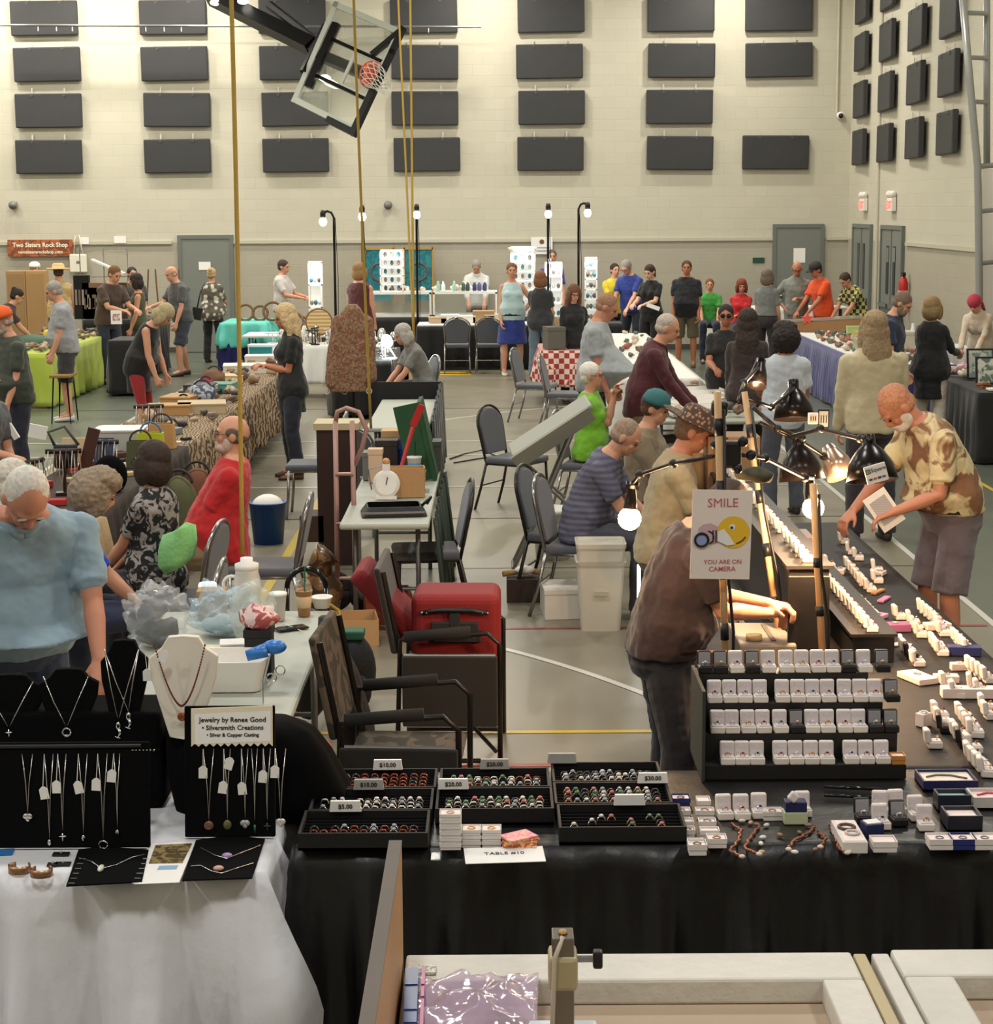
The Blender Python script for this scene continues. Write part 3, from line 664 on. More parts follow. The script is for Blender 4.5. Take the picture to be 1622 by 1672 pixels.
    if bottom:
        bk, bmz = bottom[0], M_(bottom[1]); f = MB()
        if bk in ('pants', 'shorts', 'capri', 'leggings'):
            e = .008 if bk == 'leggings' else .016
            torso(f, .80, .99, e)
            for h_, k, a in legs:
                if bk == 'shorts':
                    kk = h_.lerp(k, 1.0); limb(f, [h_ * s, h_.lerp(k, .5) * s], [.104 * s, .1 * s]); f.tube([h_.lerp(k, .3) * s, kk * s], [.1 * s, .092 * s], 14)
                elif bk == 'capri': limb(f, [h_ * s, h_.lerp(k, .5) * s, k * s, k.lerp(a, .4) * s], [.1 * s, .092 * s, .07 * s, .066 * s])
                else:
                    q = 0 if bk == 'pants' else .018
                    limb(f, [h_ * s, h_.lerp(k, .5) * s, k * s], [.1 * s - q * .4, .09 * s - q * .5, (.072 - q) * s]); f.tube([k * s, k.lerp(a, .5) * s, a * s - Vector((0, 0, .02 if q == 0 else 0))], [(.072 - q) * s, (.068 - q) * s, (.066 - q * 1.1) * s], 14)
        elif bk in ('skirt', 'dress'):
            zb = .5 if bk == 'skirt' else bottom[2]
            if sit is None:
                c = Vector((hx, 0, 0)); f.loft([ring((c + Vector((0, 0, z))) * s, Vector((1, 0, 0)), Vector((0, 0, 1)), a_ * s, b_ * s) for z, a_, b_ in ((zb, .235, .2), (.75, .21, .17), (.92, .19, .14), (1.02, .15, .12))])
        nm = {'pants': 'trousers', 'shorts': 'shorts', 'capri': 'trousers', 'leggings': 'leggings', 'skirt': 'skirt', 'dress': 'dress_skirt'}[bk]
        fuse(f.build(nm, bmz, root), vox * 1.2, 3, .022 if bk != 'leggings' else .008)
    if belt:
        f = MB(); pb, ub, fb = spine(.955); g = girth * .6
        rr = [ring((spine(z)[0] + Vector((g * .05, 0, 0))) * s, Vector((1, 0, 0)), Vector((0, 0, 1)), (.192 + g * .045) * s, (.142 + g * .055) * s, 24) for z in (.935, .975)]
        f.loft(rr); f.build('belt', mat(belt, .5), root, True)
    for i, (h_, k, a) in enumerate(legs):
        f = MB(); g0 = Vector((a.x, a.y, 0)); rr = []
        for x, wd, ht in ((-.05, .028, .07), (-.02, .038, .085), (.05, .043, .07), (.12, .048, .052), (.17, .042, .04), (.2, .022, .03)):
            rr.append([(g0 + Vector((x, wd * math.cos(t), ht * (.5 + .5 * math.sin(t)) if math.sin(t) > 0 else ht * .5 * (1 + math.sin(t) * 1.0)))) * s for t in [2 * PI * q / 12 for q in range(12)]])
        f.loft(rr).build('shoe', mat(shoes, .6), root, True)
    return root, dict(s=s, HD=HD, AR=AR, spine=spine, HR=HR, legs=legs)
def at_head(u, v, z):                # ground spot below a head top of height z seen at (u, v)
    q = G(u, v, z); return (q.x, q.y)
def wpt(root, pt):
    return Matrix.Translation(root.location) @ Matrix.Rotation(root.rotation_euler[2], 4, 'Z') @ Vector(pt)
# ------------------------------------------------------------------ furniture builders
CHF = mat((84, 86, 94), .9, sheen=.3, bump=.1, bscale=400)
_ch = {}
def chair(x, y, face, label, group='banquet chairs', frame='chrome', cloth=None):
    key = (frame, cloth)
    if key in _ch: return dup(_ch[key], (x, y, 0), R(face), label, group)
    t = thing('banquet_chair', label, 'chair', (x, y, 0), R(face), group); _ch[key] = t
    fm = mat((150, 148, 146), .25, .9) if frame == 'chrome' else mat((62, 58, 56), .35, .7)
    fb = CHF if cloth is None else mat(cloth, .9, sheen=.3)
    f = MB(); n = 24
    def out(k, w_, h0, h1):
        pts = []
        for i in range(13):
            a = PI * i / 12; pts.append((w_ * math.cos(a), h1 - w_ * .75 + w_ * .75 * math.sin(a)))
        return [(w_ * .86, h0)] + pts + [(-w_ * .86, h0)]
    def bk(z, off=0): return -.2 - (z - .46) * .2 + off
    o = out(0, .2, .5, .9)
    f.loft([[(bk(z, -.018), y_, z) for y_, z in o], [(bk(z, .022), y_, z) for y_, z in o]]); f.build('backrest', fb, t, bevel=.012)
    f = MB(); o = out(0, .215, .4, .92); f.tube([(bk(z), y_, z) for y_, z in o], .012, 8); f.build('back_frame', fm, t, True)
    f = MB(); f.box((.02, 0, .45), (.43, .42, .06)); f.build('seat', fb, t, bevel=.025, seg=3)
    f = MB(); f.tube([(-.2, -.19, .42), (.2, -.2, .42), (.2, .2, .42), (-.2, .19, .42)], .011, 8); f.build('seat_frame', fm, t, True)
    for sy in (-1, 1):
        MB().tube([(-.19, sy * .19, .43), (-.24, sy * .205, .2), (-.3, sy * .21, 0)], .0125, 8).build('leg', fm, t, True)
        MB().tube([(.2, sy * .2, .43), (.21, sy * .205, .2), (.23, sy * .21, 0)], .0125, 8).build('leg', fm, t, True)
    MB().tube([(-.24, -.2, .22), (-.24, .2, .22)], .007, 6).build('stretcher', fm, t)
    return t
def table(x0, x1, y0, y1, label, z=.74, top=GREYTOP, legm=None, group=None, name='folding_table', legs=True):
    cx, cy = (x0 + x1) / 2, (y0 + y1) / 2; t = thing(name, label, 'table', (cx, cy, 0), 0, group)
    hx, hy = (x1 - x0) / 2, (y1 - y0) / 2; legm = legm or mat((110, 112, 114), .4, .5)
    MB().box((0, 0, z - .02), (2 * hx, 2 * hy, .04)).build('tabletop', top, t, bevel=.015)
    if legs:
        for sy in (-1, 1):
            for sx in (-1, 1):
                MB().tube([(sx * (hx - .08), sy * (hy - .22), z - .04), (sx * (hx - .08), sy * (hy - .22), 0)], .016, 8).build('leg', legm, t, True)
            MB().tube([(-(hx - .08), sy * (hy - .22), .28), (hx - .08, sy * (hy - .22), .28)], .012, 8).build('crossbar', legm, t)
    return t
def cloth(x0, x1, y0, y1, z, label, m, drops=(1, 1, 1, 1), low=.03, fold=.03, nf=7, seed=0, name='tablecloth', group=None, puff=0):
    """drops: which sides hang (left x0, right x1, near y0, far y1); value = how far down as a share of the height"""
    r2 = random.Random(seed); f = MB(); e = .012
    peri = []
    def side(a, b, dr, nx, ny):
        L_ = math.hypot(b[0] - a[0], b[1] - a[1]); n = max(8, int(L_ / .035))
        for i in range(n): t = i / n; peri.append((a[0] + (b[0] - a[0]) * t, a[1] + (b[1] - a[1]) * t, dr, nx, ny, t))
    side((x0, y0), (x1, y0), drops[2], 0, -1); side((x1, y0), (x1, y1), drops[1], 1, 0); side((x1, y1), (x0, y1), drops[3], 0, 1); side((x0, y1), (x0, y0), drops[0], -1, 0)
    N = len(peri); ph = [r2.uniform(0, 6) for _ in range(6)]
    rows = []
    rows.append([(p[0] - p[3] * .03, p[1] - p[4] * .03, z + .004) for p in peri])
    K = 10
    for k in range(K + 1):
        row = []
        for i, p in enumerate(peri):
            # neighbouring drop so corners join
            d = p[2]; s_ = i * .035; q = k / K
            zz = z + .002 - q * (z - low) * d
            if d == 0: zz = z - q * .02
            wv = (math.sin(s_ * nf * 3.6 + ph[0] + .5 * q * math.sin(s_ * 2)) + .6 * math.sin(s_ * nf * 8.1 + ph[1]) + .9 * noise.noise((s_ * 5, q * 2 + seed, 0))) * fold * min(1, q * 1.6) * (1 if d else 0) + fold * .9 * (q ** .7) * (1 if d else 0)
            cz = 1.0
            row.append((p[0] + p[3] * (e + max(wv, 0)), p[1] + p[4] * (e + max(wv, 0)), zz - (.012 * math.sin(s_ * 3.1 + ph[2]) * q if d else 0)))
        rows.append(row)
    vs = [[f.bm.verts.new(v) for v in r_] for r_ in rows]
    for a in range(len(vs) - 1):
        for i in range(N):
            j = (i + 1) % N; f.bm.faces.new((vs[a][i], vs[a][j], vs[a + 1][j], vs[a + 1][i]))
    f.bm.faces.new(list(reversed(vs[0])))
    o = f.build(name, m, None, True)
    so = o.modifiers.new('thickness', 'SOLIDIFY'); so.thickness = .003; so.offset = 0
    return tag(o, label, 'tablecloth', group)
def rockmesh(seed, col, sz=.05):
    f = MB(); f.ell((0, 0, sz * .4), (sz, sz * .75, sz * .55), None, 10, 7); r2 = random.Random(seed)
    for v in f.bm.verts: v.co += v.co.normalized() * (noise.noise(v.co * (1.6 / sz) + Vector((seed, 0, 0))) * sz * .55)
    m_ = min(v.co.z for v in f.bm.verts)
    for v in f.bm.verts: v.co.z -= m_
    return f
def scatter(protos, n, x0, x1, y0, y1, z, label, group, cat, seed=1, smin=.6, smax=1.5, mind=.05, avoid=()):
    r2 = random.Random(seed); pts = []
    for _ in range(n * 30):
        if len(pts) >= n: break
        x, y = r2.uniform(x0, x1), r2.uniform(y0, y1)
        if any(abs(x - a) < mind and abs(y - b) < mind for a, b in pts): continue
        if any(a0 < x < a1 and b0 < y < b1 for a0, a1, b0, b1 in avoid): continue
        pts.append((x, y))
    for i, (x, y) in enumerate(pts):
        o = protos[i % len(protos)]; c = o.copy(); C.objects.link(c)
        for ch in o.children: cc = ch.copy(); C.objects.link(cc); cc.parent = c
        c.location = (x, y, z); c.rotation_euler = (0, 0, r2.uniform(0, 6.28)); q = r2.uniform(smin, smax); c.scale = (q, q, q * r2.uniform(.8, 1.25))
        tag(c, label, cat, group)
_rp = {}
def rocks(key, cols, sz=.05):
    if key in _rp: return _rp[key]
    out = []
    for i, c_ in enumerate(cols):
        me = rockmesh(i + hash(key) % 7 if False else i * 3 + len(key), c_, sz).build('mineral_specimen', mat(c_, .45, var=.25, vscale=30), None, i % 2 == 0)
        C.objects.unlink(me); out.append(me)
    _rp[key] = out; return out
def trayproto(w_, d_, h_, m, rim=.006, fillm=None, name='display_tray'):
    t = bpy.data.objects.new(name, None)
    f = MB(); f.box((0, 0, .004), (w_, d_, .008))
    for sx in (-1, 1): f.box((sx * (w_ / 2 - rim / 2), 0, h_ / 2), (rim, d_, h_))
    for sy in (-1, 1): f.box((0, sy * (d_ / 2 - rim / 2), h_ / 2), (w_ - 2 * rim, rim, h_))
    o = f.build('tray_box', m, None); o.parent = t
    if fillm: o2 = MB().box((0, 0, h_ * .45), (w_ - 2 * rim, d_ - 2 * rim, h_ * .5)).build('lining', fillm, None); o2.parent = t
    return t
def put(proto, loc, rz, label, cat, group=None, sc_=1):
    C_in = proto.name in C.objects
    if not C_in: C.objects.link(proto) if False else None
    c = proto.copy(); C.objects.link(c); c.location = loc; c.rotation_euler = (0, 0, rz); c.scale = (sc_,) * 3 if not isinstance(sc_, tuple) else sc_
    for ch in proto.children: cc = ch.copy(); C.objects.link(cc); cc.parent = c
    return tag(c, label, cat, group)
def box_thing(name, label, cat, c, d, m, rz=0, group=None, open_=False, flap=False, lidm=None):
    """a carton or case standing with its base at c; open ones show an inside"""
    t = thing(name, label, cat, c, R(rz), group); w_, l_, h_ = d; f = MB()
    if open_:
        k = .006; f.box((0, 0, .004), (w_, l_, .008))
        for sx in (-1, 1): f.box((sx * (w_ / 2 - k / 2), 0, h_ / 2), (k, l_, h_))
        for sy in (-1, 1): f.box((0, sy * (l_ / 2 - k / 2), h_ / 2), (w_ - 2 * k, k, h_))
        f.build('carton', m, t)
        if flap:
            for sy in (-1, 1): MB().box((0, sy * (l_ / 2 + .05), h_ - .02), (w_ * .95, .12, .005), rotm('X', -sy * 35)).build('flap', m, t)
    else:
        f.box((0, 0, h_ * .42), (w_, l_, h_ * .84)); f.build('carton', m, t, bevel=.004)
        MB().box((0, 0, h_ * .92), (w_ + .008, l_ + .008, h_ * .17)).build('lid', lidm or m, t, bevel=.003)
    return t
def bottle(label, c, r=.03, h=.2, m=None, group=None, capm=None):
    t = thing('bottle', label, 'bottle', c, 0, group)
    MB().lathe([(r * .9, 0), (r, .01), (r, h * .6), (r * .5, h * .8), (r * .4, h * .9)], n=16).build('bottle_body', m or GLASS, t, True)
    MB().lathe([(r * .45, h * .88), (r * .45, h)], n=12).build('cap', capm or WHITE, t); return t
def drink(label, c, r=.042, h=.13, m=None, lid=None, straw=None, band=None, group=None):
    t = thing('drink_cup', label, 'cup', c, 0, group)
    MB().lathe([(r * .72, 0), (r, h), (r * 1.06, h), (r * 1.06, h + .006), (r * .95, h + .004), (r * .68, .008)], n=24).build('cup_body', m or WHITE, t, True)
    if band: MB().lathe([(r * .8, h * .3), (r * .965 + .001, h * .8), (r * .955, h * .81)], n=24).build('printed_band', band, t, True)
    if lid == 'flat': MB().lathe([(r * 1.08, h), (r * 1.08, h + .012), (.01, h + .014)], n=24).build('lid', WHITE, t, True)
    if lid == 'dome': MB().lathe([(r * 1.08, h), (r * 1.0, h + .02), (r * .7, h + .05), (.01, h + .06)], n=24).build('dome_lid', GLASS, t, True)
    if straw: MB().tube([(0, 0, h * .3), (.008, 0, h + .12)], .0035, 8).build('straw', straw, t)
    return t
# clamp lamp with bell shade, standing alone in space on its arm
def shade_lamp(label, loc, aim, L_=.2, r=.085, m=None, lit=0, arm=None, group=None, bulbcol=(255, 214, 160)):
    m = m or mat((30, 26, 25), .3, .4)
    t = thing('desk_lamp', label, 'lamp', loc, 0, group)
    q = Vector(aim).to_track_quat('Z', 'Y').to_matrix()
    f = MB(); f.lathe([(.024, -L_ * .55), (.026, -L_ * .5), (.026, -.1), (r * .55, -.07), (r * .85, -.02), (r, .05), (r * .97, .05), (r * .8, -.02), (r * .5, -.06), (.02, -.09)], n=28)
    for v in f.bm.verts: v.co = q @ v.co
    f.build('lamp_shade', m, t, True)
    f = MB(); f.ell(q @ Vector((0, 0, .0 if r > .03 else .045)), .028 if r > .03 else .045); f.build('bulb', mat(bulbcol, .4, emit=lit) if lit else mat((220, 215, 205), .3), t, True)
    if arm:
        pts = [Vector(p) - Vector(loc) for p in arm]; MB().tube(pts, .009, 8).build('arm', mat((60, 54, 50), .3, .7), t, True)
        for p in pts[1:-1]: MB().ell(p, .018).build('joint', BLACKP, t, True)
    return t
def bulb_pole(label, base, top, side, group='bulb stands over the back tables', lit=14):
    t = thing('bulb_stand', label, 'lamp', base, 0, group); h = top[2] - base[2]; d = Vector(top) - Vector(base)
    MB().tube([(0, 0, 0), (0, 0, h - .1), (side * .04, 0, h - .02), (side * .1, 0, h), (side * .17, 0, h - .02)], .02, 8).build('pole', BLACKM, t, True)
    MB().cyl((0, 0, 0), .12, .015, 20).build('base_plate', BLACKM, t)
    MB().lathe([(.03, .05), (.045, 0), (.04, -.07)], (side * .17, 0, h - .03), 14).build('socket', BLACKP, t, True)
    MB().ell((side * .17, 0, h - .16), (.06, .06, .07)).build('bulb', mat((255, 246, 225), .4, emit=lit), t, True)
    MB().tube([(0.02, 0, h - .1), (.05, 0, h * .6), (.03, 0, .2)], .006, 6).build('cord', BLACKP, t)
    return t
# ------------------------------------------------------------------ far tables along the back wall
BLK = mat((20, 20, 21), .85, sheen=.2); WHT = mat((222, 222, 218), .7)
# lit showcases on the long back counter
def showcase(x0, x1, y, z0, h, label, n=4, name='glass_showcase'):
    t = thing(name, label, 'showcase', ((x0 + x1) / 2, y, z0), 0, 'glass showcases on the back counter'); w_ = x1 - x0; d = .45
    f = MB()
    for sx in (-1, 1):
        for sy in (-1, 1): f.box((sx * (w_ / 2 - .015), sy * (d / 2 - .015), h / 2), (.03, .03, h))
    for zz in (.015, h - .015):
        for sy in (-1, 1): f.box((0, sy * (d / 2 - .015), zz), (w_, .03, .03))
        for sx in (-1, 1): f.box((sx * (w_ / 2 - .015), 0, zz), (.03, d, .03))
    f.build('case_frame', WHITE, t)
    MB().box((0, 0, h + .008), (w_, d, .016)).build('case_top', mat((240, 240, 236), .3), t)
    MB().box((0, -d / 2, h / 2), (w_ - .06, .008, h - .06)).build('front_glass', GLASS, t)
    MB().box((0, 0, .04), (w_ - .05, d - .05, .02)).build('case_floor', WHT, t); return t
table(-2.35, 1.35, 31.2, 31.9, 'long back counter under the lit showcases against the back wall', .80, WHT, name='display_counter')
cloth(-2.35, 1.35, 31.2, 31.9, .80, 'black drape over the long back counter with the showcases', BLK, (1, 1, 1, 0), fold=.03)
for k, (u0, u1) in enumerate(((607, 705), (708, 812))):
    a, b = P(u0, 500, 31.5), P(u1, 500, 31.5)
    showcase(a.x, b.x, 31.5, .81, .42, '%s long glass showcase on the back counter' % ('left' if k == 0 else 'right'))
def tower(u, v0, v1, wd, Y, label, shelves=5, lit=.0, topcap=False):
    a = P(u, v1, Y); b = P(u, v0, Y); h = b.z - a.z
    t = thing('shelf_tower', label, 'display tower', a, 0, 'clear display towers on the back tables'); w_ = wd / FPX * Y; d = w_ * .8
    f = MB()
    for sx in (-1, 1):
        for sy in (-1, 1): f.box((sx * (w_ / 2 - .01), sy * (d / 2 - .01), h / 2), (.02, .02, h))
    f.build('uprights', WHITE, t)
    for i in range(shelves + 1): MB().box((0, 0, i * h / shelves + (.012 if i == 0 else -.012)), (w_, d, .02)).build('shelf', mat((245, 245, 240), .3), t)
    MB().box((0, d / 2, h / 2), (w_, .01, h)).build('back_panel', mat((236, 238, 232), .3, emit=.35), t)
    if topcap: MB().lathe([(.1, 0), (.22, .02), (.26, .08), (.2, .1), (.02, .1)], (0, 0, h), 18).build('white_bowl', WHITE, t, True)
    l = lamp_light('showcase_light', (a.x, Y - d / 2 - .12, b.z + .05), 7, .2, (.92, .96, 1), (R(28), 0, 0))
    for i in range(shelves):
        for j in range(3):
            g = MB(); g.ell((0, 0, .04), (.03, .03, .045), None, 8, 6)
            o = g.build('trinket', mat([(90, 80, 74), (150, 130, 110), (60, 110, 120), (190, 190, 190)][(i + j) % 4], .3), None, True); o.location = (a.x + (j - 1) * w_ * .28, Y - .05, a.z + i * h / shelves + .024)
            tag(o, 'small stone trinket standing on a shelf of a clear display tower', 'trinket', 'trinkets in the display towers')
    return t
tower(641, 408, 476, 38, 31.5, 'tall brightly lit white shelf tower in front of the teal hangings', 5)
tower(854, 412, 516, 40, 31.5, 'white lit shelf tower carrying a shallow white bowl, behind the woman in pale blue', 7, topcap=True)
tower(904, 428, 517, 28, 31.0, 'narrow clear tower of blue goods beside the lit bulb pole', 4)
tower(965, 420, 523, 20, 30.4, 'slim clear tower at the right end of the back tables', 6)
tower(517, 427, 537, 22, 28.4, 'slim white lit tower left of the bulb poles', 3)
hp_ = thing('folding_screen', 'teal mandala hangings in a gold wooden frame against the back wall', 'hanging', (P(652, 475, 33.6).x, 33.7, 0))
TEAL = mat((26, 110, 126), .7, pat='noise', col2=(52, 132, 140), pscale=9)
for s_ in (-1, 1):
    MB().box((s_ * .36, 0, 1.45), (.5, .02, .95)).build('cloth_panel', TEAL, hp_)
    for e_ in (-.27, .27): MB().box((s_ * .36 + e_, -.01, 1.45), (.04, .04, 1.08)).build('frame_post', mat((176, 136, 70), .5), hp_)
    MB().box((s_ * .36, -.01, 1.93), (.54, .04, .04)).build('frame_rail', mat((176, 136, 70), .5), hp_)
    MB().box((s_ * .36, 0, .45), (.04, .04, .95)).build('frame_post', mat((176, 136, 70), .5), hp_)
    MB().torus((s_ * .36, -.02, 1.5), .16, .012, rotm('X', 90)).build('mandala_ring', mat((130, 70, 60), .7), hp_)
# bottles and gems on the back counter
for i, (u, c_) in enumerate(((716, (150, 200, 180)), (724, (230, 230, 235)), (742, (150, 200, 170)), (757, (70, 90, 80)), (764, (60, 76, 70)), (775, (60, 60, 110)), (783, (90, 90, 130)), (792, (60, 66, 110)))):
    q = P(u, 472, 31.35)
    bottle('%s of the little glass bottles standing on the back counter, counted from the left' % ORD[i], (q.x, 31.35, 1.25), .035, .17, mat(c_, .15), 'glass bottles on the back counter')
scatter(rocks('pale', [(226, 206, 196), (214, 196, 180), (120, 84, 70), (200, 200, 196)], .06), 12, -1.9, -.3, 31.35, 31.65, 1.25, 'pale mineral lump standing on the back showcases', 'minerals on the back showcases', 'mineral specimen', 4)
# back sign
q = P(885, 401, 34.05)
s = thing('poster', 'white paper poster with a round emblem taped above the back tables', 'poster', q)
MB().box((0, 0, 0), (.4, .006, .32)).build('sheet', PAPER, s); MB().lathe([(.045, -.006), (.045, -.004)], (.0, 0, .07), 18, 'y').build('round_emblem', mat((110, 80, 60), .7), s)
MB().box((0, -.004, -.04), (.3, .002, .02)).build('blurred_line', mat((150, 146, 144), .8), s); MB().box((0, -.004, -.1), (.2, .002, .02)).build('blurred_line', mat((120, 136, 170), .8), s)
# black-fronted tables with two chairs
table(-1.3, .62, 30.0, 30.7, 'white topped back table with a dark front, chairs pulled up to it', .76, WHT, name='draped_table')
cloth(-1.3, .62, 30.0, 30.7, .725, 'black cloth hanging in front of the white topped back table', BLK, (1, 1, 1, 0))
for i, (u, w_, h_, c_) in enumerate(((715, .3, .1, (196, 170, 140)), (735, .3, .14, (236, 232, 224)), (760, .34, .12, (240, 236, 228)), (790, .36, .2, (180, 146, 108)), (806, .3, .14, (214, 196, 170)))):
    q = P(u, 515, 30.3)
    box_thing('storage_box', '%s box from the left on the white topped back table' % ORD[i], 'box', (q.x, 30.35, .765), (w_, .25, h_), mat(c_, .8), 0, 'boxes on the white topped back table')
chair((748 - 811) / FPX * 29.6, 29.5, 92, 'grey banquet chair at the back table, left of the woman in the blue skirt')
chair((800 - 811) / FPX * 29.6, 29.5, 88, 'grey banquet chair half hidden by the woman in the blue skirt')
# left of it: silver goods tables
table(-3.3, -1.55, 25.6, 26.3, 'low table of silver goods and bright lamps in front of the back counter', .74, WHT); table(-2.1, -1.35, 23.0, 25.3, 'table with white jewellery stands and a bright reading lamp', .74, WHT)
cloth(-3.3, -1.55, 25.6, 26.3, .745, 'white cloth on the silver goods table', WHT, (1, 1, 1, 1), .2)
cloth(-2.1, -1.35, 23.0, 25.3, .745, 'black cloth on the table with the bright reading lamp', BLK, (1, 1, 1, 1), .05)
sil = []
for i in range(4):
    t = bpy.data.objects.new('jewellery_stand', None)
    f = MB(); f.cyl((0, 0, 0), .05, .012, 14); f.tube([(0, 0, 0), (0, 0, .16)], .008, 6)
    if i % 2: f.tube([(-.09, 0, .16), (.09, 0, .16)], .008, 6); f.tube([(-.07, 0, .16), (-.07, 0, .05)], .006, 5); f.tube([(.05, 0, .16), (.05, 0, .07)], .006, 5)
    else: f.ell((0, 0, .16), (.05, .03, .07))
    o = f.build('stand_frame', [SILVER, BLACKP, WHITE, mat((200, 200, 210), .3)][i], None, True); o.parent = t; C.objects.unlink(o); sil.append(t)
scatter(sil, 26, -3.25, -1.6, 25.65, 26.25, .75, 'small jewellery stand on the silver goods table', 'jewellery stands on the silver goods table', 'jewellery stand', 3, .8, 1.4, .1)
scatter(sil, 26, -2.05, -1.4, 23.1, 25.2, .75, 'small jewellery stand beside the bright reading lamp', 'jewellery stands by the reading lamp', 'jewellery stand', 5, .8, 1.3, .1)
for u, v, Y, lab in ((547, 563, 23.4, 'bright white reading lamp left of the patterned coat'), (632, 557, 23.2, 'bright white reading lamp right of the patterned coat')):
    q = P(u, v, Y); t = thing('reading_lamp', lab, 'lamp', q)
    MB().ell((0, 0, 0), (.07, .03, .09), rotm('Y', -20 if u > 600 else 10)).build('lamp_head', mat((250, 255, 255), .4, emit=22), t, True)
    MB().tube([(0, .04, -.05), (.1, .05, -.2), (.05, .05, .75 - q.z)], .01, 8).build('gooseneck', WHITE, t, True)
    MB().cyl((.05, .05, .75 - q.z), .08, .02, 16).build('base', WHITE, t)
    point('reading_lamp_light', (q.x, q.y - .15, q.z), 14, .05, (.9, .97, 1))
# clear arch of the glass cover behind the reading lamp, drums, crates of the middle aisle
for i, (u, v, Y, w_, l_, h_, c_, z) in enumerate(((650, 603, 21.6, .55, .5, .09, (190, 166, 120), .0), (690, 603, 21.8, .5, .5, .1, (188, 160, 112), 0))):
    q = G(u, 640, .02); box_thing('flat_carton', ('left' if i == 0 else 'right') + ' flat cardboard carton lying behind the empty grey table', 'carton', (q.x, 24.2 - i * .0, 0), (w_, l_, .62), mat(c_, .85))
# left back corner: banner, tote, racks
q = P(66, 405, 34.04); b = thing('banner', 'orange TWO SISTERS ROCK SHOP banner hanging on the back wall', 'banner', q)
MB().box((0, 0, 0), (1.22, .012, .31)).build('banner_cloth', mat((176, 92, 50), .7, pat='noise', col2=(120, 70, 44), pscale=9), b)
text('Two Sisters Rock Shop', .115, mat((238, 232, 214), .6), b, (0, -.012, .055), sx=.95, bold=.003); text('twosistersrockshop.com', .085, mat((238, 232, 214), .6), b, (0, -.012, -.075), sx=.98, bold=.002)
q = P(128, 430, 34.02); b = thing('tote_bag', 'off-white cloth tote bag hanging right of the orange banner', 'bag', q)
MB().box((0, 0, 0), (.32, .05, .34)).build('bag_body', mat((226, 222, 206), .8, bump=.2), b, bevel=.02)
MB().tube([(-.08, 0, .17), (-.03, 0, .5), (.03, 0, .52), (.09, 0, .17)], .012, 6).build('handles', mat((226, 222, 206), .8), b, True)
MB().box((0, -.027, .02), (.06, .002, .05)).build('small_print', mat((120, 114, 108), .8), b)
for u, v, w_, lab in ((137, 393, .18, 'small white paper above the tote bag'), (196, 391, .22, 'small white paper on the wall ledge left of the grey door')):
    q = P(u, v, 34.05); tag(MB().box(q, (w_, .006, .13)).build('paper_sheet', PAPER), lab, 'paper')
rk = thing('wire_rack', 'black wire rack with a slanted white shelf at the left back corner', 'rack', P(172, 500, 32.2)); rk.location.z = 0
f = MB()
for x in (-.42, 0, .42):
    f.tube([(x, 0, 0), (x, 0, 2.0)], .01, 6)
for zz in (.5, 1.0, 1.5, 1.95): f.tube([(-.42, 0, zz), (.42, 0, zz)], .006, 6)
f.build('rack_wire', STEEL, rk); MB().box((.1, -.1, 1.68), (.62, .2, .03), rotm('Y', 24)).build('slanted_shelf', WHITE, rk)
for k, (u, c_) in enumerate(((30, (176, 140, 96)), (62, (190, 150, 100)))):
    a = P(u, 480, 32.6)
    f = thing('wooden_cabinet', 'plain wooden board cabinet under the banner, %s of two' % ('left' if k == 0 else 'right'), 'cabinet', (a.x, 32.6, 0), 0)
    MB().box((0, 0, .8), (.34, .3, 1.6)).build('cabinet_body', mat(c_, .7), f); MB().box((0, -.155, .8), (.28, .01, 1.5)).build('cabinet_door', mat(tuple(c * .92 for c in c_), .7), f)
# green-clothed table
table(-7.1, -6.08, 24.5, 28.7, 'table under the lime green stretch cloth', .74)
LIME = mat((172, 190, 72), .8, sheen=.2)
cloth(-7.1, -6.08, 24.5, 28.7, .745, 'lime green cloth over the rock dealer\'s table', LIME, (0, 1, 1, 1), .02, .025, 4, name='stretch_tablecloth')
scatter(rocks('brown', [(150, 120, 96), (110, 84, 66), (184, 158, 130), (128, 112, 100), (92, 88, 84)], .05), 90, -7.05, -6.15, 24.6, 28.6, .755, 'brown mineral specimen on the lime green table', 'minerals on the lime green table', 'mineral specimen', 9, .7, 1.6, .1, [(-7, -6.4, 25.6, 26.4)])
o = MB().ell((0, 0, .05), (.3, .2, .1)); o = o.build('folded_jacket', mat((84, 110, 96), .9, var=.1), None, True); o.location = (-6.7, 26.0, .76); tag(o, 'grey-green folded jacket lying on the lime green table', 'jacket')
o = MB().ell((0, 0, .07), (.06, .06, .07)).build('yellow_toy', mat((236, 196, 50), .5), None, True); o.location = (-6.75, 27.2, .76); tag(o, 'little yellow lump standing on the lime green table', 'ornament')
st = thing('hairpin_stool', 'wooden stool on black hairpin legs in front of the lime green table', 'stool', (-5.5, 22.9, 0))
MB().box((0, 0, .6), (.26, .42, .04)).build('seat', mat((150, 116, 62), .5), st, bevel=.01)
for sx in (-1, 1):
    for sy in (-1, 1): MB().tube([(sx * .09, sy * .16, .58), (sx * .12, sy * .2, 0), (sx * .08, sy * .18, .58)], .008, 6).build('leg', BLACKM, st)
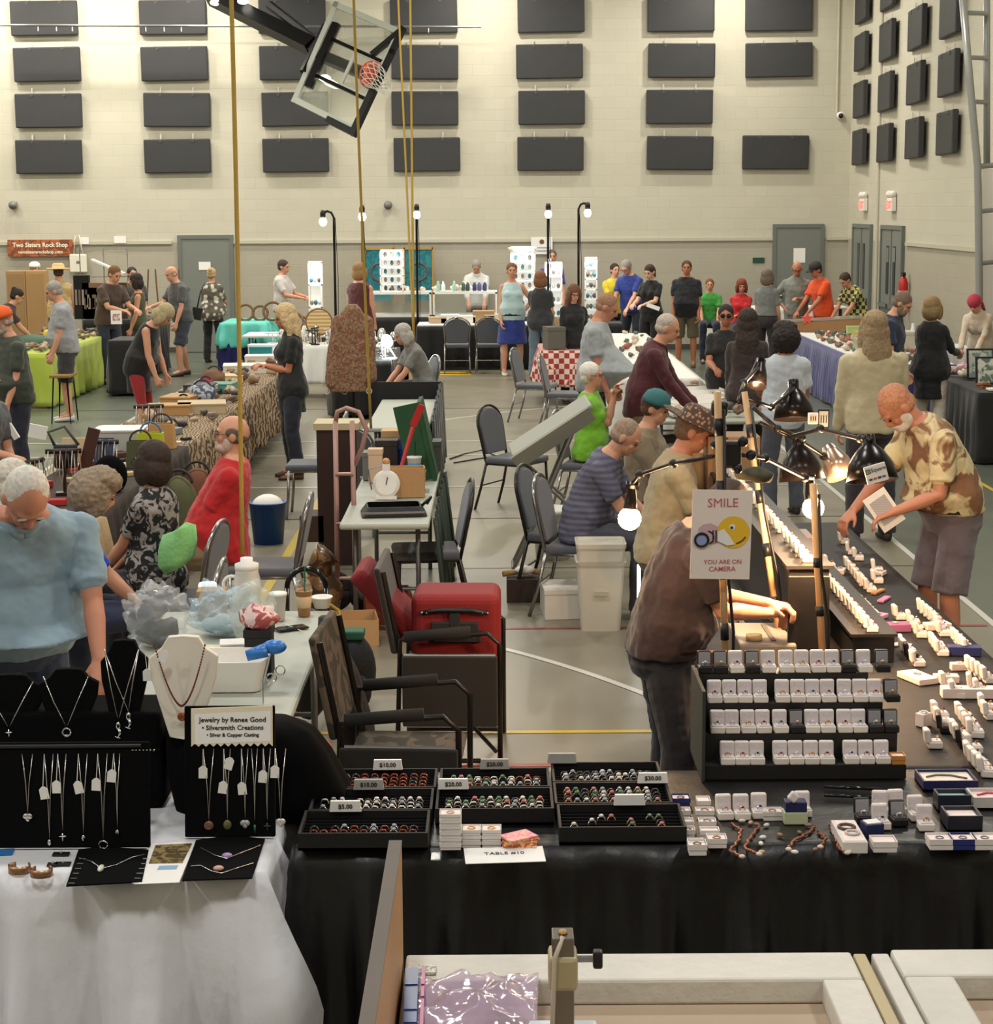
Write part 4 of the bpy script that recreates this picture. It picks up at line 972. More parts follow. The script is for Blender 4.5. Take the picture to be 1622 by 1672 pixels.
# black rack tables behind it
table(-6.7, -5.55, 29.4, 30.6, 'black clothed table of hanging goods behind the lime green table', .9); cloth(-6.7, -5.55, 29.4, 30.6, .9, 'black cloth on the hanging goods table', BLK)
for i, (u, v0, v1, w_, c_) in enumerate(((133, 450, 520, .25, (26, 26, 28)), (150, 470, 525, .3, (40, 36, 36)), (172, 480, 530, .38, (22, 22, 24)), (195, 462, 500, .22, (80, 60, 50)), (160, 462, 480, .5, (140, 108, 90)))):
    a = P(u, v0, 29.7); b = P(u, v1, 29.7)
    t = thing('goods_rack', '%s of the small racks of hanging goods on the black clothed table' % ORD[i], 'rack', (a.x, 29.7, .905)); h = max(.25, a.z - .9)
    MB().box((0, 0, h / 2), (w_, .12, h)).build('rack_board', mat(c_, .8), t)
    for k in range(4): MB().box(((k - 1.5) * w_ / 4.5, -.07, h * .5), (w_ / 8, .02, h * .35)).build('hanging_card', mat([(150, 140, 132), (120, 104, 94), (170, 160, 150), (90, 76, 70)][(k + i) % 4], .6), t)
t = thing('paper_sign', 'small white lettered card held up by the woman in the green tank top', 'sign', P(190, 518, 26.5)); MB().box((0, 0, 0), (.16, .01, .2)).build('card', PAPER, t); MB().box((0, -.006, 0), (.11, .002, .1)).build('smudged_print', mat((176, 120, 116), .8, pat='noise', col2=(226, 216, 212), pscale=30), t)
for u, Y in ((250, 31.5), (288, 31.5)):
    q = P(u, 500, Y); e_ = thing('display_easel', 'wooden folding easel standing %s behind the grey haired man' % ('left' if u < 260 else 'right'), 'easel', (q.x, Y, 0))
    for s_ in (-1, 1): MB().tube([(s_ * .06, 0, 1.65), (s_ * .16, -.1, 0)], .015, 6).build('leg', mat((120, 84, 56), .6), e_)
    MB().box((0, -.05, .9), (.3, .02, .03)).build('ledge', mat((120, 84, 56), .6), e_)
# teal cloth table right of the door
table(-4.35, -3.7, 28.8, 30.0, 'table under the turquoise and blue cloths', .86); cloth(-4.35, -3.7, 28.8, 30.0, .86, 'dark blue cloth hanging below the turquoise one', mat((26, 30, 92), .8), (1, 1, 1, 1), .1, .05, 5)
cloth(-4.38, -3.67, 28.75, 30.05, .875, 'turquoise cloth laid over the dark blue one', mat((96, 190, 178), .8), (.45, .45, .5, .4), .1, .06, 5, seed=4)
for i, (u, v, r_) in enumerate(((400, 480, .13), (424, 470, .12), (445, 488, .15), (478, 488, .16), (490, 485, .13))):
    Y = 29.4 if i < 3 else 28.2; q = P(u, v, Y)
    o = MB().torus((0, 0, r_), r_, .022, rotm('X', 70)).build('woven_basket_hoop', mat((112, 84, 58), .8, var=.2), None, True); o.location = (q.x, Y, .88 if i < 3 else .76)
    tag(o, '%s brown woven basket hoop from the left behind the turquoise table' % ORD[i], 'basket hoop', 'woven hoops behind the turquoise table')
table(.72, 2.1, 30.15, 30.85, 'black clothed table under the slim clear tower', .74); cloth(.72, 2.1, 30.15, 30.85, .745, 'black cloth at the right end of the back tables', BLK)
table(-5.6, -5.2, 26.1, 27.0, 'small black table in front of the man in brown', .8); cloth(-5.6, -5.2, 26.1, 27.0, .8, 'black cloth on the small table before the man in brown', BLK)
table(-3.9, -2.6, 27.8, 28.6, 'table of baskets behind the man in the white shirt', .75, WHT)
# small reading table with fan-like basket behind bulb pole
q = P(552, 462, 29.5); fb = thing('bamboo_fan', 'round tan bamboo fan standing on the silver goods table', 'fan', (q.x, 26.2, .75))
f = MB(); f.lathe([(.01, -.01), (.19, -.005), (.19, .005), (.01, .01)], (0, 0, .3), 26, 'y').build('fan_disc', mat((214, 190, 140), .7, pat='stripe', col2=(180, 146, 96), pscale=6), fb); MB().torus((0, 0, .3), .19, .012, rotm('X', 90)).build('fan_rim', mat((120, 84, 50), .6), fb)
MB().tube([(0, 0, 0), (0, 0, .14)], .012).build('fan_foot', mat((120, 84, 50), .6), fb)
# bulb stands
for i, (ub, ut, vt, Y, sd, lab) in enumerate(((545, 545, 345, 28.5, -1, 'black bulb stand bending to the left, farthest left of the five'), (589, 591, 337, 28.5, .02, 'upright black bulb stand beside the brown haired man in a vest'),
        (676, 680, 335, 30.8, .03, 'black bulb stand behind the yellow ropes'), (892, 895, 334, 30.8, .03, 'upright black bulb stand left of the round emblem poster'), (945, 945, 332, 30.6, .9, 'black bulb stand bending to the right over the back tables'))):
    p1 = P(ut, vt, Y); bulb_pole(lab, (p1.x, Y, 0), p1, sd)
# right-hand back table under a white cloth
table(3.8, 6.3, 32.35, 32.95, 'raised table under the long white cloth at the back wall', .88, WHT); cloth(3.8, 5.75, 32.35, 32.95, .88, 'long white cloth in front of the seated woman in red', WHT, (1, 1, 1, 0))
# blue skirted specimen tables
table(4.55, 5.6, 21.9, 28.4, 'long specimen table under white cloth and blue skirt', .74); BLUES = mat((54, 56, 118), .85, sheen=.3)
cloth(4.55, 5.6, 21.9, 28.4, .745, 'blue pleated skirt around the long specimen table', BLUES, (1, 1, 1, 1), .02, .03, 16)
tag(MB().box((5.075, 25.15, .756), (1.0, 6.45, .01)).build('table_runner', WHT), 'white paper runner covering the long blue skirted table', 'table runner')
sc_ = rocks('mix', [(176, 150, 120), (120, 96, 80), (204, 190, 170), (96, 110, 100), (150, 90, 74), (90, 86, 84)], .06)
scatter(sc_, 80, 4.65, 5.5, 22.1, 27.2, .762, 'mineral specimen on the blue skirted table', 'minerals on the blue skirted table', 'mineral specimen', 12, .5, 1.25, .1, [(4.8, 5.4, 23.2, 25.2)])
t = thing('slanted_case', 'low wooden slanted display case at the far end of the blue skirted table', 'display case', (4.9, 27.9, .765), R(-8))
f = MB(); f.prism([(-.55, 0), (.75, 0), (.75, .2), (-.55, .12)], -.35, .35).build('case_body', mat((150, 110, 70), .6), t)
f = MB(); f.box((.1, 0, .175), (1.2, .62, .02), rotm('Y', -3.5)).build('case_glass', mat((150, 150, 140), .15), t)
o = multi('starfish', [(MB().prism([(.11 * math.cos(a) * (1 if k % 2 == 0 else .4), .11 * math.sin(a) * (1 if k % 2 == 0 else .4)) for k in range(10) for a in [2 * PI * k / 10 + PI / 2]], 0, .03), mat((220, 84, 66), .7))]); o.location = (4.75, 27.55, .97); tag(o, 'red star shaped ornament standing on the slanted case', 'ornament')
for i, (u, v, w_, l_, h_, c_) in enumerate(((1375, 520, .5, .4, .16, (226, 224, 214)), (1400, 545, .55, .4, .24, (190, 186, 170)), (1355, 530, .3, .1, .16, (170, 190, 120)), (1420, 520, .35, .4, .14, (200, 160, 110)), (1388, 560, .6, .3, .2, (176, 172, 150)))):
    q = G(u, v, .76); q.x = min(max(q.x, 4.9), 5.3); q.y = (24.9, 24.2, 26.5, 25.6, 23.5)[i]
    box_thing('specimen_box', ('large grey', 'long white', 'thin green', 'tan cardboard', 'clear plastic')[i] + ' specimen box among the minerals on the blue skirted table', 'box', (q.x, q.y, .765), (w_, l_, h_), mat(c_, .6), 0, 'boxes on the blue skirted table')
# right wall tables
table(5.3, 6.5, 24.6, 25.3, 'small white table behind the bearded man in blue', .74, WHT); cloth(5.3, 6.5, 24.6, 25.3, .745, 'white cloth on the small table behind the bearded man', WHT)
bottle('clear squeeze bottle on the small white table by the right wall', (5.75, 24.9, .76), .05, .3, mat((220, 220, 220), .3))
table(5.0, 6.5, 18.6, 20.6, 'table under the black cloth beside the woman in the black cardigan', .74); cloth(5.0, 6.5, 18.6, 20.6, .745, 'black cloth to the floor under the framed pictures', BLK, (1, 1, 1, 1), .02, .02)
for i, (x, y, w_, h_, c_) in enumerate(((5.35, 19.9, .3, .34, (120, 140, 140)), (5.3, 19.3, .32, .3, (90, 110, 104)), (5.75, 19.2, .4, .26, (160, 168, 150)))):
    t = thing('picture_frame', ('tall', 'dark', 'wide')[i] + ' framed stone picture leaning on the black clothed table', 'picture frame', (x, y, .755), 0, 'framed pictures on the black table')
    MB().box((0, 0, h_ / 2 + .01), (w_, .02, h_), rotm('X', -12)).build('frame', BLACKP, t); MB().box((0, -.014, h_ / 2 + .01), (w_ - .04, .01, h_ - .04), rotm('X', -12)).build('picture', mat(c_, .3, pat='noise', col2=(200, 200, 186), pscale=14), t)
scatter(rocks('mix2', [(176, 110, 80), (210, 170, 180), (206, 196, 180), (140, 90, 60)], .07), 22, 5.1, 6.4, 18.75, 20.4, .76, 'mineral or shell lying on the black clothed table', 'specimens on the black clothed table', 'mineral specimen', 13, .8, 1.6, .14, [(5.1, 5.9, 19.1, 20.0)])
tag(MB().box((5.35, 18.75, .772), (.45, .15, .02)).build('white_tray', WHITE), 'flat white tray on the near edge of the black clothed table', 'tray')
# mid-right tables
table(1.45, 2.6, 16.4, 19.6, 'grey table of trays in front of the woman in sunglasses', .74); table(1.3, 2.3, 20.4, 27.8, 'long table of wares where the man in the blue shirt stands', .74, WHT)
cloth(1.3, 2.3, 20.4, 27.8, .745, 'white cloth over the long table of wares', WHT, (1, 1, 1, 1), .1)
scatter(rocks('mix', []), 34, 1.4, 2.2, 20.6, 27.6, .76, 'mineral specimen on the long table of wares', 'minerals on the long table of wares', 'mineral specimen', 21, .5, 1.2, .14)
scatter(rocks('brown', []), 24, 1.5, 2.55, 16.5, 19.5, .76, 'mineral specimen on the grey table of trays', 'minerals on the grey table of trays', 'mineral specimen', 22, .7, 1.6, .12, [(1.7, 2.2, 17, 18.4)])
for i in range(5):
    t = thing('wooden_tray', '%s shallow white wooden tray from the near end, beside the man in maroon' % ORD[i], 'tray', (1.85 + .05 * i, 16.7 + i * .42, .76 + .0), R(8), 'white trays beside the man in maroon')
    f = MB(); f.box((0, 0, .01), (.5, .36, .02))
    for sx in (-1, 1): f.box((sx * .245, 0, .04), (.01, .36, .08))
    for sy in (-1, 1): f.box((0, sy * .175, .04), (.5, .01, .08))
    f.build('tray_box', WHITE, t)
pl = table(.62, 1.2, 24.5, 25.8, 'table under the red tartan cloth behind the grey chair', .74); cloth(.62, 1.2, 24.5, 25.8, .745, 'red and white tartan cloth on a table behind the chairs', mat((150, 50, 46), .8, pat='check', col2=(214, 190, 180), pscale=14), (1, 1, 1, 1), .25, .05, 6)
for i, (x, y, w_, h_, c_) in enumerate(((.8, 24.7, .25, .3, (96, 92, 84)), (1.05, 25.4, .25, .28, (120, 104, 80)), (.95, 25.0, .2, .4, (150, 130, 100)))):
    box_thing('small_crate', ('grey', 'brown', 'tall tan')[i] + ' crate standing on the tartan clothed table', 'crate', (x, y, .76), (w_, .3, h_), mat(c_, .8), 12)
# chairs in the aisle
chair(.5, 22.7, -20, 'grey banquet chair in the aisle behind the old woman in green, backrest to the left')
chair(.82, 21.6, -10, 'grey banquet chair just behind the standing man in the grey shirt')
chair(.17, 16.0, -30, 'large grey banquet chair left of the tilted grey case lid', frame='dark')
chair(.45, 12.25, -18, 'grey banquet chair nearest the white bins, backrest leaning left', frame='dark')
chair(-.45, 11.65, 186, 'grey banquet chair drawn up to the right side of the cluttered table', frame='dark')
chair(-1.22, 14.9, 90, 'grey banquet chair behind the brown drawer tower')
chair(-1.6, 15.7, 180, 'grey banquet chair whose seat shows left of the drawer tower')
chair(-1.45, 11.15, 180, 'chair under the seated man in the red shirt')
chair(-1.86, 10.2, 172, 'chair under the woman in the black and white blouse, green cloth hung on it')
chair(-1.68, 9.0, 180, 'grey banquet chair with a silver frame behind the blue shouldered woman')
# tartan basket / sand bag by green woman
t = thing('tan_bag', 'tan sack bag on the floor left of the woman in lime green', 'bag', (.92, 16.0, .0)); MB().ell((0, 0, .3), (.2, .18, .32)).build('sack', mat((176, 136, 94), .9, bump=.4), t, True); 
# tilted grey case lid on folding legs
tt = thing('tilted_table', 'grey folding table tipped up steeply on its legs beside the woman in lime green', 'folding table', (.4, 13.3, 0))
c1, c2 = Vector((-.3, -.25, .86)), Vector((.28, -.1, 1.24)); d = c2 - c1; ang = math.degrees(math.atan2(d.z, d.x))
Rm = rotm('Y', -ang) @ rotm('X', 12)
f = MB(); f.box((.0, .05, 1.06), (.7, .3, .04), Rm); f.build('tabletop', mat((150, 152, 142), .5), tt, bevel=.015)
f = MB(); f.box(Vector((.02, -.09, .99)), (.68, .03, .11), Rm); f.build('apron', mat((128, 126, 112), .5), tt)
for y_ in (-.08, .2):
    MB().tube([(.2, y_, 1.12), (-.05, y_, .5), (-.28, y_, 0)], .014, 8).build('leg', mat((128, 126, 120), .4, .5), tt)
    MB().tube([(-.26, y_, .84), (.12, y_, .5)], .012, 8).build('brace', mat((128, 126, 120), .4, .5), tt)
MB().tube([(-.28, -.08, .014), (-.28, .2, .014)], .012, 8).build('foot_bar', mat((128, 126, 120), .4, .5), tt)
# bins and buckets
WB = mat((206, 200, 184), .35)
bn = thing('plastic_bin', 'tall off-white plastic bin with a rim, right of the grey chair', 'bin', (.66, 11.35, 0))
def taper(f, w0, d0, w1, d1, z0, z1, r=.03):
    def rr(w_, d_, z): 
        o = []
        for cx, cy, a0 in ((w_ / 2 - r, d_ / 2 - r, 0), (-w_ / 2 + r, d_ / 2 - r, 90), (-w_ / 2 + r, -d_ / 2 + r, 180), (w_ / 2 - r, -d_ / 2 + r, 270)):
            for k in range(5): a = R(a0 + k * 22.5); o.append((cx + r * math.cos(a), cy + r * math.sin(a), z))
        return o
    f.loft([rr(w0, d0, z0), rr(w1, d1, z1), rr(w1 - .016, d1 - .016, z1), rr(w0 - .02, d0 - .02, z0 + .02)]); return f
taper(MB(), .25, .2, .3, .27, 0, .43).build('bin_body', WB, bn); taper(MB(), .31, .28, .325, .295, .43, .455).build('rim', WB, bn)
taper(MB(), .29, .26, .31, .28, .455, .56).build('upper_bin', WB, bn); taper(MB(), .315, .285, .32, .29, .54, .57).build('upper_rim', WB, bn)
MB().box((.0, -.125, .25), (.09, .012, .03)).build('handle_grip', mat((180, 176, 160), .4), bn)
MB().ell((0, 0, .5), (.1, .1, .05)).build('contents', mat((130, 92, 64), .8), bn)
bk = thing('bucket', 'round white bucket with a wire handle behind the grey chair', 'bucket', (.43, 13.7, 0))
MB().lathe([(.13, 0), (.155, .36), (.165, .36), (.165, .39), (.15, .39), (.12, .02)], n=28).build('bucket_body', mat((214, 216, 208), .35), bk, True)
MB().torus((0, 0, .33), .165, .004, rotm('X', 55), 20, 5, PI, 2 * PI).build('wire_handle', STEEL, bk)
box_thing('document_box', 'white lidded file box on the floor behind the tall bin', 'box', (.42, 11.75, 0), (.24, .34, .2), mat((222, 216, 204), .7), 4)
t = thing('wooden_crate', 'low dark crate with brass rods on it, on the floor under the tilted table', 'crate', (.19, 12.2, 0))
MB().box((0, 0, .08), (.25, .2, .16)).build('crate_body', mat((58, 44, 38), .7), t); MB().tube([(-.15, 0, .18), (.0, .05, .2), (.12, 0, .19)], .02, 8).build('brass_rods', mat((170, 140, 90), .5), t, True); MB().ell((0, 0, .21), (.07, .05, .03)).build('paper_scrap', WHITE, t)
lt = thing('bright_tube', 'bright white upright glowing tube standing right of the tall bin', 'light tube', (.88, 11.0, 0))
MB().tube([(0, 0, .15), (0, 0, .48)], .011, 10).build('tube', mat((255, 250, 240), .4, emit=5), lt); MB().tube([(0, 0, 0), (0, 0, .15)], .013, 8).build('foot', STEEL, lt)  # upright tube with its glow put into the material
# ------------------------------------------------------------------ aisle tables
table(-1.17, -.60, 16.0, 18.4, 'empty grey folding table beyond the cluttered one', .74)
table(-.98, -.42, 11.05, 13.5, 'cluttered grey folding table in the middle aisle', .74)
t = thing('black_drape', 'black drape hanging down the aisle side of the empty grey table', 'drape', (-.57, 17.2, 0))
f = MB(); n = 30
for k in range(n):
    y = -1.25 + 2.6 * k / n; y2 = -1.25 + 2.6 * (k + 1) / n; w1, w2 = .02 * math.sin(k * 1.3), .02 * math.sin((k + 1) * 1.3)
    f.face([(w1, y, .8 + .1 * k / n), (w2, y2, .8 + .1 * (k + 1) / n), (w2 + .03, y2, .12), (w1 + .03, y, .12)])
o = f.build('cloth_panel', BLK, t, True); o.modifiers.new('t', 'SOLIDIFY').thickness = .01
MB().box((-.32, 1.3, .6), (.66, .03, .62)).build('end_panel', BLK, t)
GRN = mat((38, 78, 48), .8, bump=.2)
t = thing('green_board', 'dark green folded felt board standing on the far end of the cluttered table', 'felt board', (-.5, 13.2, .745))
MB().box((0, -.1, .27), (.03, .6, .56), rotm('Y', -12)).build('board_panel', GRN, t); MB().box((-.08, -.38, .27), (.2, .02, .56), rotm('Y', -12)).build('board_panel', GRN, t)
t = thing('green_drape', 'dark green drape hanging down the aisle side of the cluttered table', 'drape', (-.385, 12.2, 0)); f = MB()
for k in range(n):
    y = -1.1 + 2.3 * k / n; y2 = -1.1 + 2.3 * (k + 1) / n; w1, w2 = .015 * math.sin(k * 1.7), .015 * math.sin((k + 1) * 1.7)
    f.face([(w1, y, .72), (w2, y2, .72), (w2 + .07, y2, .02 + .08 * math.sin(k * .8)), (w1 + .07, y, .02 + .08 * math.sin(k * .8 - .8))])
o = f.build('cloth_panel', mat((30, 44, 32), .85), t, True); o.modifiers.new('t', 'SOLIDIFY').thickness = .008
zt = .745
t = thing('laptop_bag', 'flat black case lying on the near end of the cluttered table', 'bag', (-.66, 11.4, zt), R(6))
f = MB(); taper(f, .42, .3, .34, .24, 0, .06); f.build('bag_body', mat((28, 29, 31), .5, bump=.3), t, bevel=.01); MB().tube([(.18, -.02, .05), (.24, .0, .1), (.22, .06, .05)], .01, 8).build('handle', BLACKP, t, True); MB().box((-.01, -.155, .03), (.4, .006, .012)).build('zip', STEEL, t)
cl = thing('kitchen_scale', 'round white dial scale with a knob, on the cluttered table', 'scale', (-.74, 12.0, zt))
MB().lathe([(.01, -.03), (.088, -.03), (.092, -.02), (.092, .02), (.01, .03)], (0, 0, .1), 30, 'y').build('dial_case', WHITE, cl, True); MB().lathe([(.01, -.034), (.07, -.033)], (0, 0, .1), 24, 'y').build('dial_face', PAPER, cl)
MB().tube([(0, -.037, .1), (.01, -.037, .15)], .003, 5).build('needle', INK, cl); MB().box((0, 0, .21), (.05, .05, .05)).build('neck', WHITE, cl); MB().box((0, 0, .01), (.14, .1, .02)).build('base', WHITE, cl); MB().ell((0, 0, .25), .026).build('knob', mat((206, 150, 100), .4), cl, True)
MB().tube([(-.1, 0, .06), (-.12, 0, .2), (0, 0, .23)], .006, 6).build('wire_arm', STEEL, cl)
pb = thing('paper_bag', 'brown paper bag standing on the cluttered table behind the scale', 'paper bag', (-.62, 12.1, zt), R(5)); f = MB(); taper(f, .26, .14, .27, .15, 0, .2, .01); f.build('bag_body', mat((182, 142, 98), .85, bump=.2), pb)
sw = thing('red_paddle', 'long red wooden paddle leaning up over the paper bag', 'paddle', (-.7, 12.3, zt)); MB().tube([(0, 0, .02), (.12, .2, .42)], [.012, .016], 8).build('handle', mat((176, 34, 34), .5), sw); MB().box((.15, .24, .5), (.05, .02, .16), rotm('Y', 24)).build('blade', mat((176, 34, 34), .5), sw)
drink('tall paper cup with a blue wave band and lid on the cluttered table', (-.585, 12.75, zt), .05, .17, WHITE, 'flat', BLACKP, mat((64, 140, 200), .5))
drink('clear plastic tumbler just behind the blue banded cup', (-.53, 12.45, zt), .04, .12, GLASS)
for i, (x, y, w_, l_, h_, c_, lab) in enumerate(((-.9, 12.9, .12, .16, .2, (120, 122, 118), 'grey steel canister'), (-.8, 13.1, .16, .14, .26, (54, 44, 40), 'dark brown box'), (-.86, 12.75, .1, .1, .24, (206, 176, 146), 'small pink cardboard box'), (-.76, 13.35, .18, .16, .3, (196, 156, 108), 'tan cardboard box'), (-.66, 13.3, .14, .12, .24, (50, 60, 150), 'blue and white printed box'), (-.54, 13.35, .26, .2, .22, (70, 74, 72), 'black box of round tins'))):
    box_thing('small_box', lab + ' in the pile at the far end of the cluttered table', 'box', (x, y, zt), (w_, l_, h_), mat(c_, .6), 0)
for i, (x, y) in enumerate(((-.5, 12.3), (-.55, 12.1))): o = MB().torus((0, 0, .008), .035, .006).build('silver_bangle', SILVER, None, True); o.location = (x, y, zt); tag(o, ('far' if i == 0 else 'near') + ' silver bangle lying right of the paper bag', 'bangle')
for i, (x, y, h, c_, lab) in enumerate(((-.72, 11.6, .2, (150, 80, 60), 'red brown shelf box of stones under the cluttered table'), (-.55, 11.2, .16, (176, 140, 96), 'opened tan carton on the floor under the cluttered table'), (-.9, 11.0, .17, (190, 150, 104), 'small tan carton on the floor beside the wheel'))):
    box_thing('carton', lab, 'carton', (x, y, 0), (.3, .3, h), mat(c_, .8), 8, open_=True, flap=(i == 1))
# brown drawer tower, hand truck, wheel, big sack
t = thing('drawer_tower', 'tall dark brown wooden tower box behind the hand truck', 'cabinet', (-1.2, 13.6, 0))
MB().box((0, 0, .52), (.3, .3, 1.04)).build('cabinet_body', mat((52, 32, 26), .5), t); MB().box((0, 0, 1.06), (.34, .34, .05)).build('cabinet_top', mat((190, 176, 140), .5), t); MB().box((-.2, 0, .28), (.18, .3, .2)).build('open_drawer', mat((66, 44, 34), .5), t)
ht = thing('hand_truck', 'tall pinkish steel hand truck standing in the middle aisle', 'hand truck', (-1.0, 11.75, 0))
PK = mat((168, 132, 124), .45, .3)
for s_ in (-1, 1): MB().tube([(s_ * .06, .0, .02), (s_ * .055, .02, 1.3)], .017, 10).build('rail', PK, ht, True)
MB().tube([(-.055, .02, 1.28), (-.04, .02, 1.36), (.02, .01, 1.385), (.1, .0, 1.36), (.15, -.01, 1.25), (.12, 0, 1.12), (.06, .02, 1.0)], .016, 10).build('handle_loop', PK, ht, True)
for zz in (.25, .62, .95): MB().tube([(-.06, 0, zz), (.06, 0, zz)], .012, 8).build('crossbar', PK, ht)
MB().box((-.05, -.12, .01), (.4, .22, .012)).build('toe_plate', PK, ht)
for s_ in (-1, 1): MB().torus((.13 if s_ > 0 else -.1, .12, .14), .1, .04, rotm('Y', 0) @ rotm('X', 78), 26, 10).build('wheel', mat((36, 34, 33), .8), ht, True)
MB().lathe([(.01, -.02), (.085, -.015), (.085, .015), (.01, .02)], (.13, .1, .14), 20, 'y').build('hub', mat((190, 200, 196), .3, .5), ht, True)
t = thing('rock_sack', 'big clear sack of brown rocks sitting left of the hand truck', 'sack', (-1.17, 11.65, 0))
f = MB(); f.ell((0, 0, .17), (.15, .13, .17), None, 24, 16); f.tube([(0, 0, .3), (.02, 0, .4), (.06, 0, .44)], [.09, .07, .1], 12)
for v in f.bm.verts: v.co += v.co.normalized() * noise.noise(v.co * 12) * .025
f.build('sack_body', mat((150, 116, 78), .35, pat='noise', col2=(84, 66, 48), pscale=9, coat=.4), t, True)
# coat on its stand
ct = thing('coat_stand', 'garment stand carrying a brown patterned coat beside the reading lamps', 'coat stand', (P(577, 600, 20.5).x, 20.5, 0))
MB().tube([(0, 0, 0), (0, 0, 1.5)], .02).build('pole', BLACKM, ct); MB().tube([(-.22, 0, 1.4), (0, 0, 1.52), (.22, 0, 1.4)], .02).build('hanger', WOOD, ct); MB().cyl((0, 0, 0), .2, .02).build('base', BLACKM, ct)
f = MB(); rr = []
for z, a, b in ((.62, .24, .12), (.8, .23, .13), (1.1, .2, .13), (1.35, .18, .11), (1.48, .13, .09), (1.56, .09, .08), (1.6, .05, .05)):
    rr.append([(a * math.cos(t_) * (1 + .05 * math.sin(5 * t_ + z * 3)) + (1.5 - z) * -.06, b * math.sin(t_) * (1 + .12 * math.sin(6 * t_)), z) for t_ in [2 * PI * k / 36 for k in range(36)]])
f.loft(rr); limb(f, [Vector((-.15, 0, 1.4)), Vector((-.2, -.03, 1.1)), Vector((-.25, -.05, .72))], [.08, .08, .07]); limb(f, [Vector((.15, 0, 1.4)), Vector((.18, -.03, 1.1)), Vector((.2, -.05, .78))], [.08, .08, .07])
o = f.build('coat', mat((148, 122, 96), .95, pat='noise', col2=(122, 82, 66), pscale=24, bump=.3, bscale=60, var=.3, vscale=24), ct, True); fuse(o, .012, 2, .03)
for i, x in enumerate((-.3, -.1, .18)): MB().torus((x, -.06, .62), .03, .006, rotm('X', 90), 12, 5).build('fringe_hook', mat((206, 190, 176), .6), ct)
# floor cable with plug
o = MB().tube([(-.45, 18.9, .01), (-.2, 19.2, .01), (.0, 19.4, .01), (-.15, 19.9, .01), (-.35, 19.6, .01), (-.5, 19.2, .01)], .008, 6).build('floor_cable', BLACKP, None, True); tag(o, 'black cable looped on the floor right of the empty grey table', 'cable')
o = MB().tube([(-1.3, 29.2, .01), (-.9, 29.0, .01), (-.4, 29.1, .01), (-.5, 29.4, .012), (-1.2, 29.4, .01)], .012, 6).build('extension_cord', mat((220, 180, 50), .5), None, True); tag(o, 'yellow extension cord on the floor under the far grey chairs', 'cord')
# ------------------------------------------------------------------ long left table of wares
ZL = .745
table(-3.28, -2.55, 11.0, 15.9, 'near half of the long left table heaped with wares', .74); table(-3.28, -2.55, 16.0, 22.8, 'far half of the long left table heaped with wares', .74)
cloth(-3.28, -2.55, 11.0, 14.8, ZL, 'dark cloth under the jewellery trays of the near left table', mat((60, 52, 46), .9), (1, 1, 1, 0), .2)
cloth(-3.28, -2.55, 14.9, 22.8, ZL, 'brown and cream woven blanket hanging over the side of the left table', mat((84, 66, 54), .95, pat='wave', col2=(166, 144, 114), pscale=11, bump=.3), (1, 1, 1, 1), .2, .05, 4)
scatter(rocks('brown', []), 60, -3.25, -2.6, 15.0, 22.6, ZL + .01, 'brown mineral specimen on the far half of the long left table', 'minerals on the far left table', 'mineral specimen', 31, .7, 1.7, .1)
LB = [(125, 640, .3, .3, .1, (214, 210, 200)), (400, 603, .5, .4, .1, (226, 222, 210)), (425, 590, .36, .3, .12, (230, 228, 220)), (370, 618, .4, .3, .08, (210, 190, 150)), (395, 575, .3, .3, .12, (30, 130, 130)), (425, 575, .34, .2, .15, (228, 232, 232)),
      (290, 660, .3, .4, .12, (176, 136, 84)), (330, 668, .45, .4, .1, (190, 170, 136)), (245, 672, .4, .25, .1, (180, 140, 90)), (270, 660, .3, .25, .03, (214, 206, 190)), (318, 640, .3, .3, .12, (60, 60, 66)), (250, 640, .4, .3, .05, (40, 40, 42)), (360, 635, .3, .3, .1, (94, 150, 136)), (220, 655, .3, .28, .05, (190, 34, 40))]
for i, (u, v, w_, l_, h_, c_) in enumerate(LB):
    q = G(u, v + 6, ZL); x = min(max(q.x, -3.1), -2.72); nm = ('clear', 'white', 'small white', 'tan', 'teal', 'pale blue', 'wooden', 'wide tan', 'orange wood', 'cream', 'dark blue', 'flat black', 'sea green', 'red')[i]
    box_thing('ware_box', '%s box on the long left table, %s' % (nm, 'near its far end' if v < 620 else 'near its middle'), 'box', (x, q.y, ZL + .006), (w_, l_, h_), mat(c_, .6), (i * 37) % 20 - 10)
for i, (u, v, r_, c_) in enumerate(((325, 632, .07, (150, 30, 70)), (331, 655, .11, (70, 80, 110)), (350, 625, .1, (120, 90, 66)), (300, 660, .06, (54, 44, 38)))):
    q = G(u, v + 8, ZL); t = thing('cloth_bag', ('crimson', 'blue and grey printed', 'brown fur', 'dark leather')[i] + ' bag lying on the long left table', 'bag', (min(max(q.x, -3.1), -2.7), q.y, ZL + .006))
    f = MB(); f.ell((0, 0, r_ * .9), (r_ * 1.3, r_, r_), None, 16, 12)
    for vv in f.bm.verts: vv.co += vv.co.normalized() * noise.noise(vv.co * 14) * r_ * .3
    f.build('bag_body', mat(c_, .8, pat='noise' if i == 1 else None, col2=(170, 176, 180) if i == 1 else None, pscale=14), t, True); MB().torus((0, 0, r_ * 1.5), r_ * .8, .01, rotm('X', 80), 16, 6, 0, PI).build('strap', mat(tuple(c * .6 for c in c_), .7), t)
